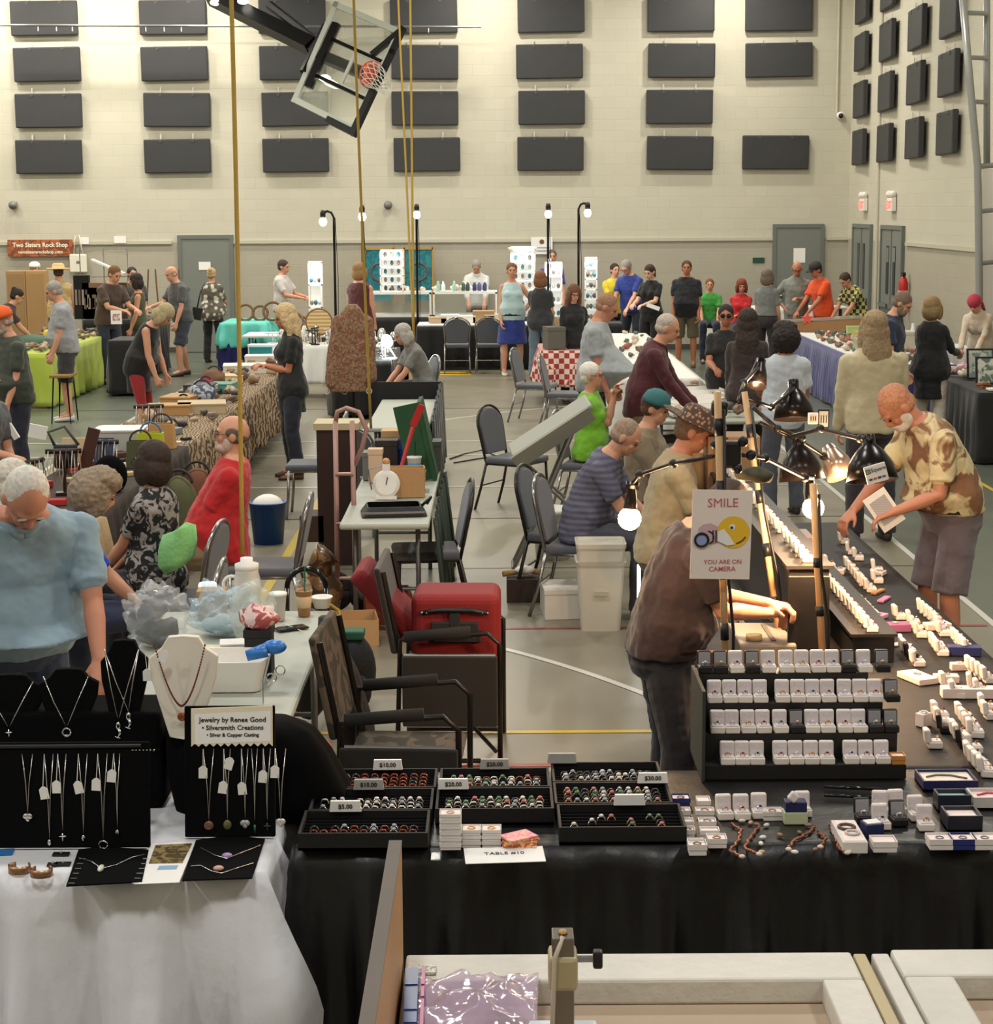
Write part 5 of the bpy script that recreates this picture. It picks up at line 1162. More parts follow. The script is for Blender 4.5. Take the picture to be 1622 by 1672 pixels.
# clear bin with a blue card, jewellery stands of the near part
t = thing('clear_tub', 'frosted clear plastic tub on the near left table', 'plastic tub', (-3.0, 14.3, ZL + .006), R(2)); f = MB(); taper(f, .3, .26, .38, .34, 0, .2); f.build('tub_body', mat((214, 218, 214), .3, alpha=.75), t); taper(MB(), .39, .35, .4, .36, .19, .205).build('tub_rim', mat((224, 226, 224), .3), t); MB().ell((0, 0, .06), (.14, .12, .06)).build('pink_packets', mat((190, 130, 140), .7), t, True)
t = thing('blue_card', 'upright dark blue card standing before the clear tub', 'card', (-2.98, 13.6, ZL + .02)); MB().box((0, 0, .1), (.15, .01, .2), rotm('X', -10)).build('card_face', mat((34, 62, 96), .5), t); MB().box((0, .04, .05), (.02, .08, .1)).build('card_foot', BLACKP, t)
t = thing('plastic_box', 'clear lid box with pink packets, far side of the near left table', 'plastic box', (-3.05, 15.3, ZL + .02)); MB().box((0, 0, .04), (.22, .3, .08)).build('box_body', mat((206, 180, 200), .3), t, bevel=.01)
t = thing('tan_card', 'standing tan cardboard sheet left of the clear tub', 'card', (-3.22, 13.7, ZL + .01)); MB().box((0, 0, .1), (.2, .02, .2)).build('sheet', mat((214, 190, 150), .8), t)
def tbar(label, x, y, h, w_, col, nk, ncol, rz=0):
    t = thing('necklace_bar', label, 'jewellery stand', (x, y, ZL + .008), R(rz), 'necklace bars on the near left table')
    MB().box((0, 0, .01), (.12, .09, .02)).build('foot', mat(col, .4), t); MB().tube([(0, 0, 0), (0, 0, h)], .012, 8).build('post', mat(col, .4), t); MB().tube([(-w_ / 2, 0, h), (w_ / 2, 0, h)], .018, 10).build('crossbar', mat(col, .4), t, True)
    for k in range(nk):
        x_ = -w_ / 2 + w_ * (k + .5) / nk; f = MB(); L_ = h * (.55 + .3 * ((k * 7) % 3) / 2)
        f.tube([(x_, -.02, h + .005), (x_ - .012, -.026, h - L_ * .6), (x_, -.028, h - L_), (x_ + .014, -.026, h - L_ * .6), (x_ + .008, .01, h + .01)], .004, 5)
        f.build('necklace', mat(ncol[k % len(ncol)], .3, .5), t, True)
NC = [(200, 196, 186), (150, 120, 90), (190, 170, 160), (90, 80, 74)]
tbar('dark necklace bar at the near left corner of the left table', -3.1, 12.0, .26, .2, (40, 26, 24), 4, NC, 70)
tbar('dark necklace bar hung with long silver chains', -2.95, 12.2, .3, .24, (40, 26, 24), 6, NC, 10)
tbar('dark necklace bar with short chains behind the brown board', -2.85, 13.0, .26, .22, (36, 28, 26), 5, NC, -5)
tbar('tall necklace bar by the orange wood box', -2.9, 15.0, .3, .25, (54, 40, 36), 5, NC, 15)
t = thing('necklace_board', 'dark brown leaning plank hung with chains', 'jewellery stand', (-2.86, 12.25, ZL + .006)); MB().box((.05, 0, .22), (.08, .03, .48), rotm('Y', 16)).build('plank', mat((70, 40, 30), .5), t)
t = thing('velvet_block', 'round black velvet display block in front of the dark haired woman', 'display block', (-2.66, 12.3, ZL + .006)); MB().ell((0, 0, .12), (.12, .1, .14), None, 20, 12).build('block', BLACKF, t, True)
for k in range(6): pass
t = thing('black_camera', 'black camera and grey strap on the corner of the left table', 'camera', (-3.2, 13.3, ZL + .006)); MB().box((0, 0, .12), (.16, .12, .18)).build('camera_body', BLACKP, t, bevel=.02); MB().lathe([(.05, -.06), (.055, -.14)], (0, 0, .12), 18, 'y').build('lens', BLACKP, t, True); MB().tube([(-.08, 0, .2), (-.12, -.02, .3), (.0, 0, .34), (.1, 0, .2)], .012, 6).build('strap', mat((84, 88, 84), .8), t, True)
for i, (x, y, c_, lab) in enumerate(((-2.7, 14.0, (186, 190, 40), 'lime and blue carry loop bag'), (-2.72, 14.6, (196, 150, 96), 'tan leather satchel standing open'), (-2.68, 13.5, (80, 84, 56), 'olive backpack hanging off the table edge'))):
    t = thing('satchel', lab + ' behind the dark haired woman', 'bag', (x, y, ZL + .01)); f = MB(); taper(f, .22, .12, .2, .1, 0, .2, .02); f.build('bag_body', mat(c_, .7, var=.1), t); MB().torus((0, 0, .2), .08, .008, rotm('X', 90), 16, 6, 0, PI).build('handle', mat((60, 120, 170) if i == 0 else (70, 50, 40), .6), t)
RB = []
for i, c_ in enumerate(((170, 40, 40), (220, 210, 196), (90, 60, 50), (40, 40, 44), (196, 170, 120), (120, 130, 140))):
    o = MB().box((0, 0, .015), (.1, .07, .03)).build('jewellery_tray', mat(c_, .6), None, bevel=.004); C.objects.unlink(o); RB.append(o)
scatter(RB, 46, -3.22, -2.6, 11.1, 15.6, ZL + .008, 'small jewellery tray on the near half of the long left table', 'jewellery trays on the near left table', 'jewellery tray', 41, .8, 1.6, .1, [(-3.3, -2.75, 11.8, 12.5), (-3.2, -2.8, 14.1, 14.6)])
for i, (x, y, c_, h, lab) in enumerate(((-2.36, 13.3, (86, 88, 58), .36, 'olive backpack'), (-2.38, 12.6, (160, 134, 92), .3, 'tan canvas tote'), (-2.34, 14.0, (110, 66, 44), .34, 'brown leather bag'))):
    t = thing('floor_bag', lab + ' standing on the floor between the left table and the seated man', 'bag', (x, y, 0)); f = MB(); f.ell((0, 0, h), (.15, .2, h), None, 18, 12)
    for v in f.bm.verts: v.co += v.co.normalized() * noise.noise(v.co * 8) * .04; v.co.z = max(0, v.co.z)
    f.build('bag_body', mat(c_, .8, var=.15), t, True); MB().torus((0, -.05, h * 1.85), .1, .012, rotm('X', 80), 16, 6, 0, PI).build('strap', mat((50, 40, 34), .6), t, True)
t = thing('tan_drape', 'crumpled tan blanket hanging off the near end of the left table', 'blanket', (-2.62, 11.2, 0)); f = MB(); rr = []
for z, a in ((.1, .2), (.3, .19), (.55, .17), (.76, .15)): rr.append([(a * math.cos(q_) * (1 + .12 * math.sin(5 * q_)) + (.76 - z) * .1, a * .8 * math.sin(q_), z) for q_ in [2 * PI * k / 30 for k in range(30)]])
f.loft(rr).build('blanket_body', mat((168, 146, 108), .9, bump=.3), t, True)
t = thing('blue_bucket', 'blue plastic bucket on the floor behind the man in the red shirt', 'bucket', (-1.85, 14.4, 0)); f = MB(); f.lathe([(.12, 0), (.15, .33), (.155, .33), (.145, .34), (.11, .02)], n=24).build('bucket_body', mat((30, 74, 140), .4), t, True); MB().ell((0, 0, .3), (.13, .13, .1)).build('white_liner', WHITE, t, True)
# ------------------------------------------------------------------ grey table at lower left
table(-1.62, -.80, 6.25, 8.62, 'long grey plastic table heaped with packing, lower left', .74); zg = .745
def at(u, v, z=zg): q = G(u, v, z); return (q.x, q.y, z)
drink('white foam cup standing on the grey table', at(455, 1012), .04, .12, mat((226, 222, 216), .5), 'flat')
drink('iced coffee cup with a domed lid and green straw', at(497, 1005), .04, .12, mat((176, 130, 84), .25), 'dome', mat((30, 96, 66), .5), mat((212, 186, 150), .4))
o = MB().box((0, 0, .005), (.075, .15, .009)).build('phone', mat((20, 21, 24), .1), None, bevel=.004); o.location = at(476, 1027); o.rotation_euler = (0, 0, R(-60)); tag(o, 'black phone lying on the grey table before the cups', 'phone')
o = MB().tube([(0, 0, .004), (.06, .05, .02), (.12, .03, .004), (.16, -.04, .004)], .002, 5).build('charging_cable', WHITE, None, True); o.location = at(440, 1030); tag(o, 'white charging cable curling beside the phone', 'cable')
drink('low white tub at the far right corner of the grey table', at(526, 992), .05, .05, WHITE)
t = thing('water_jug', 'white lidded jug with a handle at the far end of the grey table', 'jug', at(405, 1000)); MB().lathe([(.06, 0), (.065, .02), (.065, .16), (.055, .2), (.055, .22)], n=24).build('jug_body', mat((206, 204, 196), .3), t, True); MB().lathe([(.058, .215), (.058, .24), (.03, .25), (.03, .27), (.01, .27)], n=20).build('jug_lid', WHITE, t, True); MB().torus((-.075, 0, .14), .04, .009, rotm('X', 90), 16, 6).build('handle', WHITE, t)
t = thing('white_puck_lamp', 'round white puck light glowing on the grey table', 'lamp', (at(380, 945, zg)[0], 8.55, zg)); MB().lathe([(.04, .0), (.045, .14), (.04, .15), (.01, .152)], n=24).build('lamp_body', mat((225, 235, 240), .3, emit=.8), t, True)
t = thing('black_wire_frame', 'shiny black bag frame standing at the far corner of the grey table', 'bag', (-.98, 9.1, .0)); f = MB(); f.torus((0, 0, .75), .1, .014, rotm('X', 90), 20, 8, 0, PI); f.tube([(-.1, 0, .75), (-.12, 0, .1)], .014); f.tube([(.1, 0, .75), (.12, 0, .1)], .014); f.build('frame_tube', mat((24, 24, 26), .12), t, True); MB().ell((0, 0, .35), (.13, .1, .3)).build('bag_body', BLACKP, t, True)
def film(label, c, r, col=(225, 230, 232), nm='plastic_bag', dark=None, alpha=.38, seed=0):
    t = thing(nm, label, 'plastic bag', c); f = MB(); f.ell((0, 0, r[2] * .95), r, None, 44, 30)
    for v in f.bm.verts:
        v.co += v.co.normalized() * (abs(noise.noise(v.co * 14 + Vector((seed, 0, 0)))) * .6 + noise.noise(v.co * 30) * .25 - .1) * r[0]
        v.co.z = max(v.co.z, .002)
    f.build('plastic_film', mat(col, .08, alpha=alpha * .6, coat=.6), t, True)
    if dark:
        f = MB(); f.ell((0, 0, r[2] * .45), (r[0] * .7, r[1] * .7, r[2] * .45), None, 16, 10)
        for v in f.bm.verts: v.co += v.co.normalized() * noise.noise(v.co * 16) * .03
        f.build('bag_contents', mat(dark, .6), t, True)
    return t
film('big clear bag with black things inside on the grey table', (at(262, 1050)[0], 7.9, zg), (.14, .12, .14), dark=(30, 30, 33), seed=1)
film('clear bag with a pale blue print on the grey table', (at(375, 1030)[0], 8.1, zg), (.16, .1, .11), (190, 214, 226), dark=(196, 214, 220), seed=3, alpha=.6)
film('crumpled clear wrapping beside the brown carton', (at(418, 1040)[0], 7.95, zg), (.1, .08, .14), (214, 222, 214), seed=5, alpha=.5)
box_thing('brown_carton', 'small brown carton standing at the far end of the grey table', 'carton', (at(350, 1005)[0], 8.45, zg), (.13, .1, .14), CARD, 3)
for i, (u, v, w_, l_, h_, c_, lab, rz) in enumerate(((292, 1085, .13, .16, .03, (230, 224, 208), 'white card box', 4), (345, 1068, .14, .17, .02, (222, 218, 186), 'cream notebook', -10), (385, 1065, .13, .1, .05, (232, 228, 224), 'white paper stack', 8), (378, 1090, .1, .12, .07, (30, 30, 32), 'black box', 0), (425, 1100, .11, .12, .2, (28, 28, 30), 'tall black bin', 0))):
    box_thing('table_box', lab + ' on the grey table behind the white necklace bust', 'box', (at(u, v)[0], at(u, v)[1], zg), (w_, l_, h_), mat(c_, .7), rz)
t = thing('pink_paper', 'pink and white crumpled tissue on the black bin', 'tissue paper', (at(425, 1100)[0], at(425, 1100)[1], zg + .21)); f = MB(); f.ell((0, 0, .03), (.08, .07, .05), None, 20, 12)
for v in f.bm.verts: v.co += v.co.normalized() * noise.noise(v.co * 30) * .03
f.build('tissue', mat((224, 200, 196), .8, pat='noise', col2=(170, 84, 84), pscale=20), t, True)
t = thing('white_basin', 'white basin with a blue capped bottle lying on its rim', 'basin', (at(372, 1130)[0], 7.2, zg)); f = MB(); taper(f, .26, .2, .32, .26, 0, .13, .04); f.build('basin_body', WHITE, t); f = MB(); f.tube([(.08, -.1, .15), (.16, -.08, .17)], [.022, .03], 14); f.ell((.19, -.07, .18), (.05, .035, .03)); f.build('blue_bottle', mat((50, 120, 200), .3), t, True)
t = thing('wire_spirals', 'steel wire stand ending in two spirals', 'wire stand', (at(430, 1160)[0], at(430, 1160)[1], zg)); f = MB(); f.tube([(0, 0, 0), (.0, 0, .12), (.02, 0, .2)], .003, 6); f.torus((.035, 0, .13), .018, .003, rotm('X', 90)); f.torus((.07, 0, .16), .018, .003, rotm('X', 90)); f.tube([(.02, 0, .1), (.06, 0, .15)], .003, 5); f.build('wire', SILVER, t)
# brown patterned chair and cart below the table edge
t = thing('parcel_cart', 'green tube cart with a big black wheel under the grey table edge', 'cart', (-.72, 7.2, 0)); GT2 = mat((150, 160, 128), .35, .3)
f = MB(); f.tube([(.02, -.5, .42), (.04, -.3, .44), (.03, .1, .43), (0, .3, .3), (0, .3, .05)], .022, 10); f.build('tube_frame', GT2, t, True); MB().torus((.06, .25, .2), .17, .035, rotm('Y', 90)).build('wheel', mat((44, 42, 40), .8), t, True); MB().box((-.06, -.1, .2), (.14, .7, .03)).build('cart_deck', GT2, t); MB().box((-.05, -.1, .28), (.12, .3, .1)).build('blue_crate', mat((36, 50, 110), .6), t)
# director chairs
CAMO = mat((92, 80, 66), .9, pat='noise', col2=(56, 50, 42), pscale=9); BLC = mat((36, 33, 31), .85, sheen=.2); FOAM = mat((34, 32, 31), .95)
def director(label, x, y, rz, seatm, side_z, side_h, side_w):
    t = thing('director_chair', label, 'folding chair', (x, y, 0), R(rz), 'black folding director chairs'); TM = mat((46, 42, 40), .3, .6)
    for sy in (-1, 1):
        MB().tube([(.26, sy * .27, 0), (.26, sy * .27, .6), (.2, sy * .27, .655), (-.22, sy * .27, .62), (-.24, sy * .27, .05)], .013, 8).build('side_frame', TM, t, True)
        MB().tube([(-.2, sy * .27, .635), (.12, sy * .27, .665)], .027, 12).build('arm_pad', FOAM, t, True)
        MB().tube([(-.2, sy * .25, .42), (-.3, sy * .25, .95)], .013, 8).build('back_post', TM, t)
        MB().tube([(.24, -sy * .25, .06), (-.22, sy * .25, .4)], .01, 8).build('cross_brace', TM, t)
        MB().tube([(-.24, sy * .27, .02), (.26, sy * .27, .02)], .012, 8).build('foot_rail', TM, t)
    f = MB(); f.loft([[(-.22, -.25, .44), (.25, -.25, .44), (.25, -.25, .425), (-.22, -.25, .425)], [(-.22, 0, .41), (.25, 0, .41), (.25, 0, .395), (-.22, 0, .395)], [(-.22, .25, .44), (.25, .25, .44), (.25, .25, .425), (-.22, .25, .425)]]); f.build('seat', seatm, t, True)
    f = MB(); f.loft([[(-.2 - (z - .42) * .19 - .01 - b, y_, z) for (y_, z) in ((-.27, .55), (.27, .55), (.27, .97), (-.27, .97))] for b in (0, .03)]); f.build('backrest', seatm, t, bevel=.01)
    f = MB(); f.box((.02, -.3, side_z + side_h / 2), (side_w, .02, side_h)); f.build('side_table', BLC, t, bevel=.009)
    MB().tube([(-.2, -.29, side_z + side_h), (.24, -.29, side_z + side_h)], .008, 8).build('side_rail', STEEL, t)
    return t
director('black folding director chair with a camouflage seat, nearest in the aisle', -.4, 7.32, -4, CAMO, .36, .17, .48)
director('black folding director chair with the red suitcase on its seat', -.24, 8.75, -2, BLC, .2, .35, .46)
RED = mat((126, 22, 26), .7, bump=.3, bscale=300)
s = thing('red_suitcase', 'open red suitcase lying across the far director chair', 'suitcase', (-.2, 8.75, .45), R(-2))
f = MB(); f.box((0, 0, .19), (.43, .34, .36)); f.build('suitcase_body', RED, s, bevel=.045, seg=4)
f = MB(); f.box((-.33, .12, .27), (.09, .4, .5), rotm('Y', -42)); f.build('suitcase_lid', RED, s, bevel=.03, seg=3)
f = MB(); f.box((-.3, .12, .25), (.05, .37, .46), rotm('Y', -42)); f.build('lid_trim', BLACKP, s, bevel=.02)
f = MB(); f.tube([(-.16, -.19, .285), (-.08, -.2, .3), (.08, -.2, .3), (.16, -.19, .285)], .012, 8); hd = f.build('carry_handle', BLACKP, s, True)
for x_ in (-.16, -.135, .135, .16): MB().ell((x_, -.2, .288), .006).build('rivet', SILVER, hd)
f = MB(); f.prism([(-.13, .14), (.13, .14), (.11, .24), (-.11, .24)], -.195, -.17); f.box((0, -.19, .24), (.05, .02, .1)); f.build('handle_socket', mat((44, 44, 46), .5), s, bevel=.004)
f = MB(); f.box((0, -.198, .155), (.2, .006, .02)); f.build('socket_rim', mat((80, 80, 80), .4), s)
t = thing('backpack', 'black backpack with green flap on the floor by the far director chair', 'backpack', (-.78, 9.55, 0)); f = MB(); f.ell((0, 0, .2), (.12, .1, .2), None, 18, 12); f.ell((.02, -.09, .1), (.08, .05, .1)); f.build('backpack_body', mat((34, 36, 38), .75, bump=.3), t, True); MB().box((-.02, 0, .4), (.16, .12, .05)).build('green_flap', mat((46, 96, 74), .7), t, bevel=.01); MB().tube([(-.1, -.05, .3), (-.15, -.1, .2), (-.12, -.08, .05)], .012, 6).build('strap', BLACKP, t, True)
t = thing('cardboard_piece', 'flat brown cardboard piece on the floor behind the backpack', 'cardboard', (-.95, 10.5, 0)); MB().box((0, 0, .008), (.26, .12, .012), rotm('Z', -20)).build('sheet', CARD, t)
o = MB().tube([(-.98, 8.7, .76), (-.86, 8.72, .77), (-.78, 8.7, .72), (-.74, 8.6, .55), (-.7, 8.5, .3), (-.74, 8.4, .02)], .009, 8).build('extension_cord', mat((196, 160, 50), .5), None, True); tag(o, 'yellow extension cord falling over the corner of the grey table', 'cord')
o = MB().tube([(-1.0, 7.9, .45), (-.9, 7.8, .4), (-.76, 7.75, .34), (-.68, 7.7, .25)], .008, 8).build('orange_cord', mat((206, 106, 60), .5), None, True); tag(o, 'orange cord looping under the grey table', 'cord')
t = thing('draped_pack', 'dark camouflage pack leaning against the right end of the grey table', 'pack', (-.74, 7.95, 0)); f = MB(); rr = []
for z, x_, a in ((.1, .14, .1), (.35, .1, .12), (.6, .04, .11), (.78, -.02, .08), (.86, -.04, .04)): rr.append([(x_ + a * .6 * math.cos(q_) * (1 + .1 * math.sin(4 * q_)), a * math.sin(q_), z) for q_ in [2 * PI * k / 24 for k in range(24)]])
f.loft(rr).build('pack_body', mat((50, 44, 40), .85, pat='noise', col2=(34, 32, 32), pscale=7, bump=.4), t, True)
# ------------------------------------------------------------------ white necklace table, lower left
yf = 5.13; zw = .75
table(-3.2, -.70, yf + .02, yf + .76, 'table under the white cloth at lower left', .735)
WC = mat((224, 225, 230), .6, bump=.5, bscale=7)
cloth(-3.2, -.70, yf - .03, yf + .78, .742, 'white cloth with soft folds over the necklace table', WC, (1, 1, 1, 0), .02, .085, 5.5, seed=5, name='white_tablecloth')
def on(u, v, z=zw): q = G(u, v, z); return Vector((q.x, q.y, z))
def board(label, u0, u1, v0, v1, tilt, m, th=.02, notch=0):
    a = on(u0, v1); b = on(u1, v1); c = (a + b) / 2; h = (v1 - v0) / FPX * c.y * 1.02
    t = thing('necklace_easel', label, 'necklace display', (c.x, c.y, zw)); w_ = b.x - a.x
    o = MB().box((0, h / 2 * math.sin(R(tilt)), h / 2 * math.cos(R(tilt)) + .004), (w_, th, h), rotm('X', -tilt)).build('velvet_board', m, t, bevel=.004)
    return t, w_, h, tilt
def onb(bd, fx, fz, off=.012):
    t, w_, h, tilt = bd; s_ = fz * h; return Vector((fx * w_, s_ * math.sin(R(tilt)) - off, s_ * math.cos(R(tilt)) + .004))
CHAINM = mat((206, 204, 200), .25, .9)
def tagcard(t, p, rz=0, hole=True):
    f = MB(); w_, h = .027, .04; f.loft([[(-w_ / 2, 0, -h), (w_ / 2, 0, -h), (w_ / 2, 0, -.008), (.004, 0, 0), (-.004, 0, 0), (-w_ / 2, 0, -.008)], [(-w_ / 2, -.0015, -h), (w_ / 2, -.0015, -h), (w_ / 2, -.0015, -.008), (.004, -.0015, 0), (-.004, -.0015, 0), (-w_ / 2, -.0015, -.008)]])
    f.setm(Matrix.Identity(4)); o = f.build('price_tag', PAPER, t); o.location = p; o.rotation_euler = (0, R(rz), 0); return o
def necklace(bd, x0, x1, ztop, zb, label, pend, pm, tagz=None, cm=None, wd=.0016, tagx=0, group='necklaces hanging on the black boards'):
    """a chain from two points on the board down to its pendant"""
    w_ = bd[1]; root = thing('necklace', label, 'necklace', bd[0].location, 0, group); f = MB()
    A, B = onb(bd, x0, ztop), onb(bd, x1, ztop); m_ = onb(bd, (x0 + x1) / 2, zb)
    f.tube([A, A.lerp(m_, .5) + Vector((.003, -.002, 0)), m_, B.lerp(m_, .5) + Vector((-.003, -.002, 0)), B], wd, 6); f.build('chain', cm or CHAINM, root, True)
    pend_(pend, m_ + Vector((0, -.004, -.008)), pm, root)
    if tagz is not None:
        p = onb(bd, x0 + (tagx), tagz, .018); MB().tube([A + Vector((0, -.002, 0)), p], .0012, 5).build('tag_string', WHITE, root); tagcard(root, p, rng.uniform(-12, 12))
    return root
def pend_(k, c, m, root):
    f = MB()
    if k == 'heart': f.ell(c + Vector((-.006, 0, 0)), (.009, .005, .01), rotm('Y', 30)); f.ell(c + Vector((.006, 0, 0)), (.009, .005, .01), rotm('Y', -30)); f.ell(c + Vector((0, 0, -.009)), (.007, .005, .009))
    elif k == 'oval': f.ell(c + Vector((0, 0, -.006)), (.013, .005, .016))
    elif k == 'disc': f.ell(c + Vector((0, 0, -.006)), (.015, .004, .015)); f.torus(c + Vector((0, -.003, -.006)), .009, .0015, rotm('X', 90))
    elif k == 'bar': f.tube([c, c + Vector((0, 0, -.028))], [.004, .003], 8)
    elif k == 'cross': f.tube([c, c + Vector((0, 0, -.024))], .003, 6); f.tube([c + Vector((-.011, 0, -.01)), c + Vector((.011, 0, -.01))], .003, 6)
    elif k == 'ring': f.torus(c + Vector((0, 0, -.01)), .013, .003, rotm('X', 90)); f.ell(c + Vector((0, 0, -.022)), (.008, .004, .005))
    elif k == 'mermaid': f.ell(c + Vector((0, 0, -.01)), (.008, .005, .014)); f.tube([c + Vector((.002, 0, -.02)), c + Vector((.006, 0, -.034)), c + Vector((-.002, 0, -.046))], [.006, .005, .002], 8); f.ell(c + Vector((-.003, 0, -.048)), (.01, .003, .003), rotm('Y', 20))
    elif k == 'drop': f.ell(c + Vector((0, 0, -.004)), (.006, .005, .01))
    f.build('pendant', m, root, True)
# lower black board with long chains
b1 = board('wide black velvet board hung with long silver chains', -180, 245, 1210, 1386, 8, BLACKF)
MB().tube([onb(b1, -.5, .97), onb(b1, .47, .97)], .006, 8).build('hook_rail', BLACKP, b1[0])
def fx(u): return ((u - 811) / FPX * b1[0].location.y - b1[0].location.x) / b1[1]
for i, (u0, u1, vb, k, tv) in enumerate(((2, 20, 1328, 'heart', None), (40, 55, 1370, 'drop', 1293), (63, 77, 1357, 'cross', 1283), (98, 113, 1363, 'drop', 1284), (131, 147, 1372, 'ring', 1279), (158, 168, 1354, 'drop', 1265))):
    necklace(b1, fx(u0), fx(u1), .9, max(.04, (1388 - vb) / 178), '%s long silver chain from the left on the wide black board' % ORD[i], k, SILVER, None if tv is None else (1392 - tv) / 178 + .04, tagx=-.005)
for i in range(7): MB().ell(onb(b1, fx(190 + i * 6), .93), .003).build('hook', SILVER, b1[0])
# neck forms
def form(label, uc, v0, v1, wd, Y, m, rz=0, zoff=0):
    q = P(uc, v1, Y); h = (v1 - v0) / FPX * Y; t = thing('necklace_bust', label, 'necklace display', q, R(rz), None); w_ = wd / FPX * Y
    pr = [(-.5, .78), (-.32, .88), (-.22, .99), (0, 1.0), (.22, .99), (.32, .88), (.5, .8), (.48, .6), (.22, .02), (.0, 0), (-.2, .02), (-.48, .6)]
    f = MB(); f.loft([[(x * w_, -.02 * (1 - abs(x)) + zz * .05, zz * h) for x, zz in pr], [(x * w_, .012 + zz * .05, zz * h) for x, zz in pr]]); f.build('bust_panel', m, t, bevel=.004); MB().box((0, .05, h * .25), (w_ * .25, .012, h * .5), rotm('X', 18)).build('prop_leg', m, t)
    return t, w_, h
zb = zw
t = thing('black_riser', 'black draped riser behind the wide black necklace board', 'riser', (-1.62, 5.66, zb)); MB().box((0, .12, .16), (1.06, .24, .32)).build('riser_body', BLACKF, t, bevel=.015)
t = thing('black_cloth_mound', 'rumpled black cloth mound behind the signed necklace board', 'cloth', (-.86, 5.72, zb - .02)); f = MB(); rr = []
for z, w_, d_ in ((.0, .3, .16), (.1, .29, .15), (.2, .27, .13), (.27, .24, .12), (.3, .18, .08)): rr.append([(w_ * math.copysign(abs(math.cos(q_)) ** .6, math.cos(q_)) * (1 + .02 * math.sin(9 * q_)) + .1 - .3 * z, d_ * math.sin(q_) * (1 + .06 * math.sin(7 * q_ + z * 9)), z) for q_ in [2 * PI * k / 48 for k in range(48)]])
f.loft(rr).build('cloth_body', BLACKF, t, True)
t = thing('black_cloth_fall', 'black cloth falling over the gap between the two front tables', 'cloth', (-.66, 5.86, 0)); f = MB(); rr = []
for z, w_ in ((.3, .12), (.5, .1), (.72, .07), (.85, .04)): rr.append([(w_ * math.cos(q_) * (1 + .15 * math.sin(5 * q_)) + (.8 - z) * .04, w_ * .8 * math.sin(q_), z) for q_ in [2 * PI * k / 30 for k in range(30)]])
f.loft(rr).build('cloth_body', BLACKF, t, True)
BV = BLACKF
for i, (uc, v0, v1, wd, kk, lab) in enumerate(((18, 1100, 1205, 110, 'cross', 'black necklace bust cut by the left picture edge'), (112, 1090, 1205, 100, 'ring', 'black necklace bust holding a silver crab pendant'), (204, 1040, 1205, 80, 'mermaid', 'tall black necklace bust with two silver mermaid pendants'))):
    Y = 5.68; t, w_, h = form(lab, uc, v0, v1, wd, Y, BV); t.location.z = max(t.location.z, zb + .33) if False else t.location.z
    hw = w_ * .38 if i < 2 else w_ * .36
    for j in range(2 if i == 2 else 1):
        n = thing('necklace', ('silver chain on the bust at the left edge', 'silver chain with crab ring pendant on the middle bust', 'left mermaid necklace on the tall bust', 'right mermaid necklace on the tall bust')[i + j], 'necklace', t.location, 0, 'necklaces on the black busts')
        xb = (-.1 if j == 0 else .12) * w_ if i == 2 else 0; zz = h * (.05 if i < 2 else .1 + .1 * j) ; f = MB(); A = Vector((-hw, -.0, h * .93)); B = Vector((hw, -.0, h * .93)); m_ = Vector((xb, -.018, zz + .03)); f.tube([A, A.lerp(m_, .5) + Vector((0, -.012, 0)), m_, B.lerp(m_, .5) + Vector((0, -.012, 0)), B], .0018, 6); f.build('chain', CHAINM, n, True); pend_(kk, m_ + Vector((0, -.004, -.005)), SILVER, n)
wb, ww, wh = form('cream leather necklace bust with a red bead necklace', 301, 1033, 1205, 116, 5.62, mat((222, 214, 198), .5))
n = thing('necklace', 'red bead necklace with a copper pendant on the cream bust', 'necklace', wb.location); f = MB()
for k in range(70):
    a = k / 69 * 2 - 1; f.ell((a * ww * .36, -.026 - .004 * (1 - a * a), wh * (.95 - .6 * (1 - abs(a) ** 1.7))), (.003, .003, .0045), None, 6, 5)
f.build('beads', mat((110, 36, 28), .3), n, True); pend_('disc', Vector((0, -.03, wh * .26)), mat((170, 96, 60), .3, .6), n); tagcard(n, Vector((-ww * .2, -.028, wh * .9)), 25)
t = thing('price_tag', 'white price tag dangling from the tall black bust', 'price tag', P(240, 1092, 5.64)); tagcard(t, Vector((0, 0, 0)), 0); MB().tube([(0, 0, 0), (-.004, 0, .05)], .001, 5).build('tag_string', WHITE, t)
# signed board
b2 = board('black board with a cream notched sign at its top', 303, 450, 1150, 1368, 9, BLACKF)
t = b2[0]; w2, h2 = b2[1], b2[2]
f = MB(); tl = b2[3]
top = .99; bot = .70; pr = [(-.42, top), (.48, top + .02), (.48, bot)]
xs = [.48 - k * .9 / 22 for k in range(23)]; pr += [(x, bot if k % 2 == 0 else bot + .025) for k, x in enumerate(xs)][1:]
def P2(x, z, off): return onb((t, w2, h2, tl), x, z, off)
f.loft([[P2(x, z, .013) for x, z in pr], [P2(x, z, .017) for x, z in pr]]); f.build('sign_card', mat((226, 216, 190), .7), t)
f = MB(); f.loft([[P2(x, z, .0175) for x, z in ((-.38, .95), (.46, .97), (.46, .74), (-.38, .72))], [P2(x, z, .018) for x, z in ((-.38, .95), (.46, .97), (.46, .74), (-.38, .72))]]); f.build('sign_paper', PAPER, t)
for s_, zz, sz in (('Jewelry by Renee Good', .905, .0215), ('• Silversmith Creations', .845, .0205), ('• Silver & Copper Casting', .79, .0155)):
    text(s_, sz, INK, t, P2(.04, zz, .0195), (PI / 2 - R(tl), 0, 0), ext=.0004, bold=.0003)
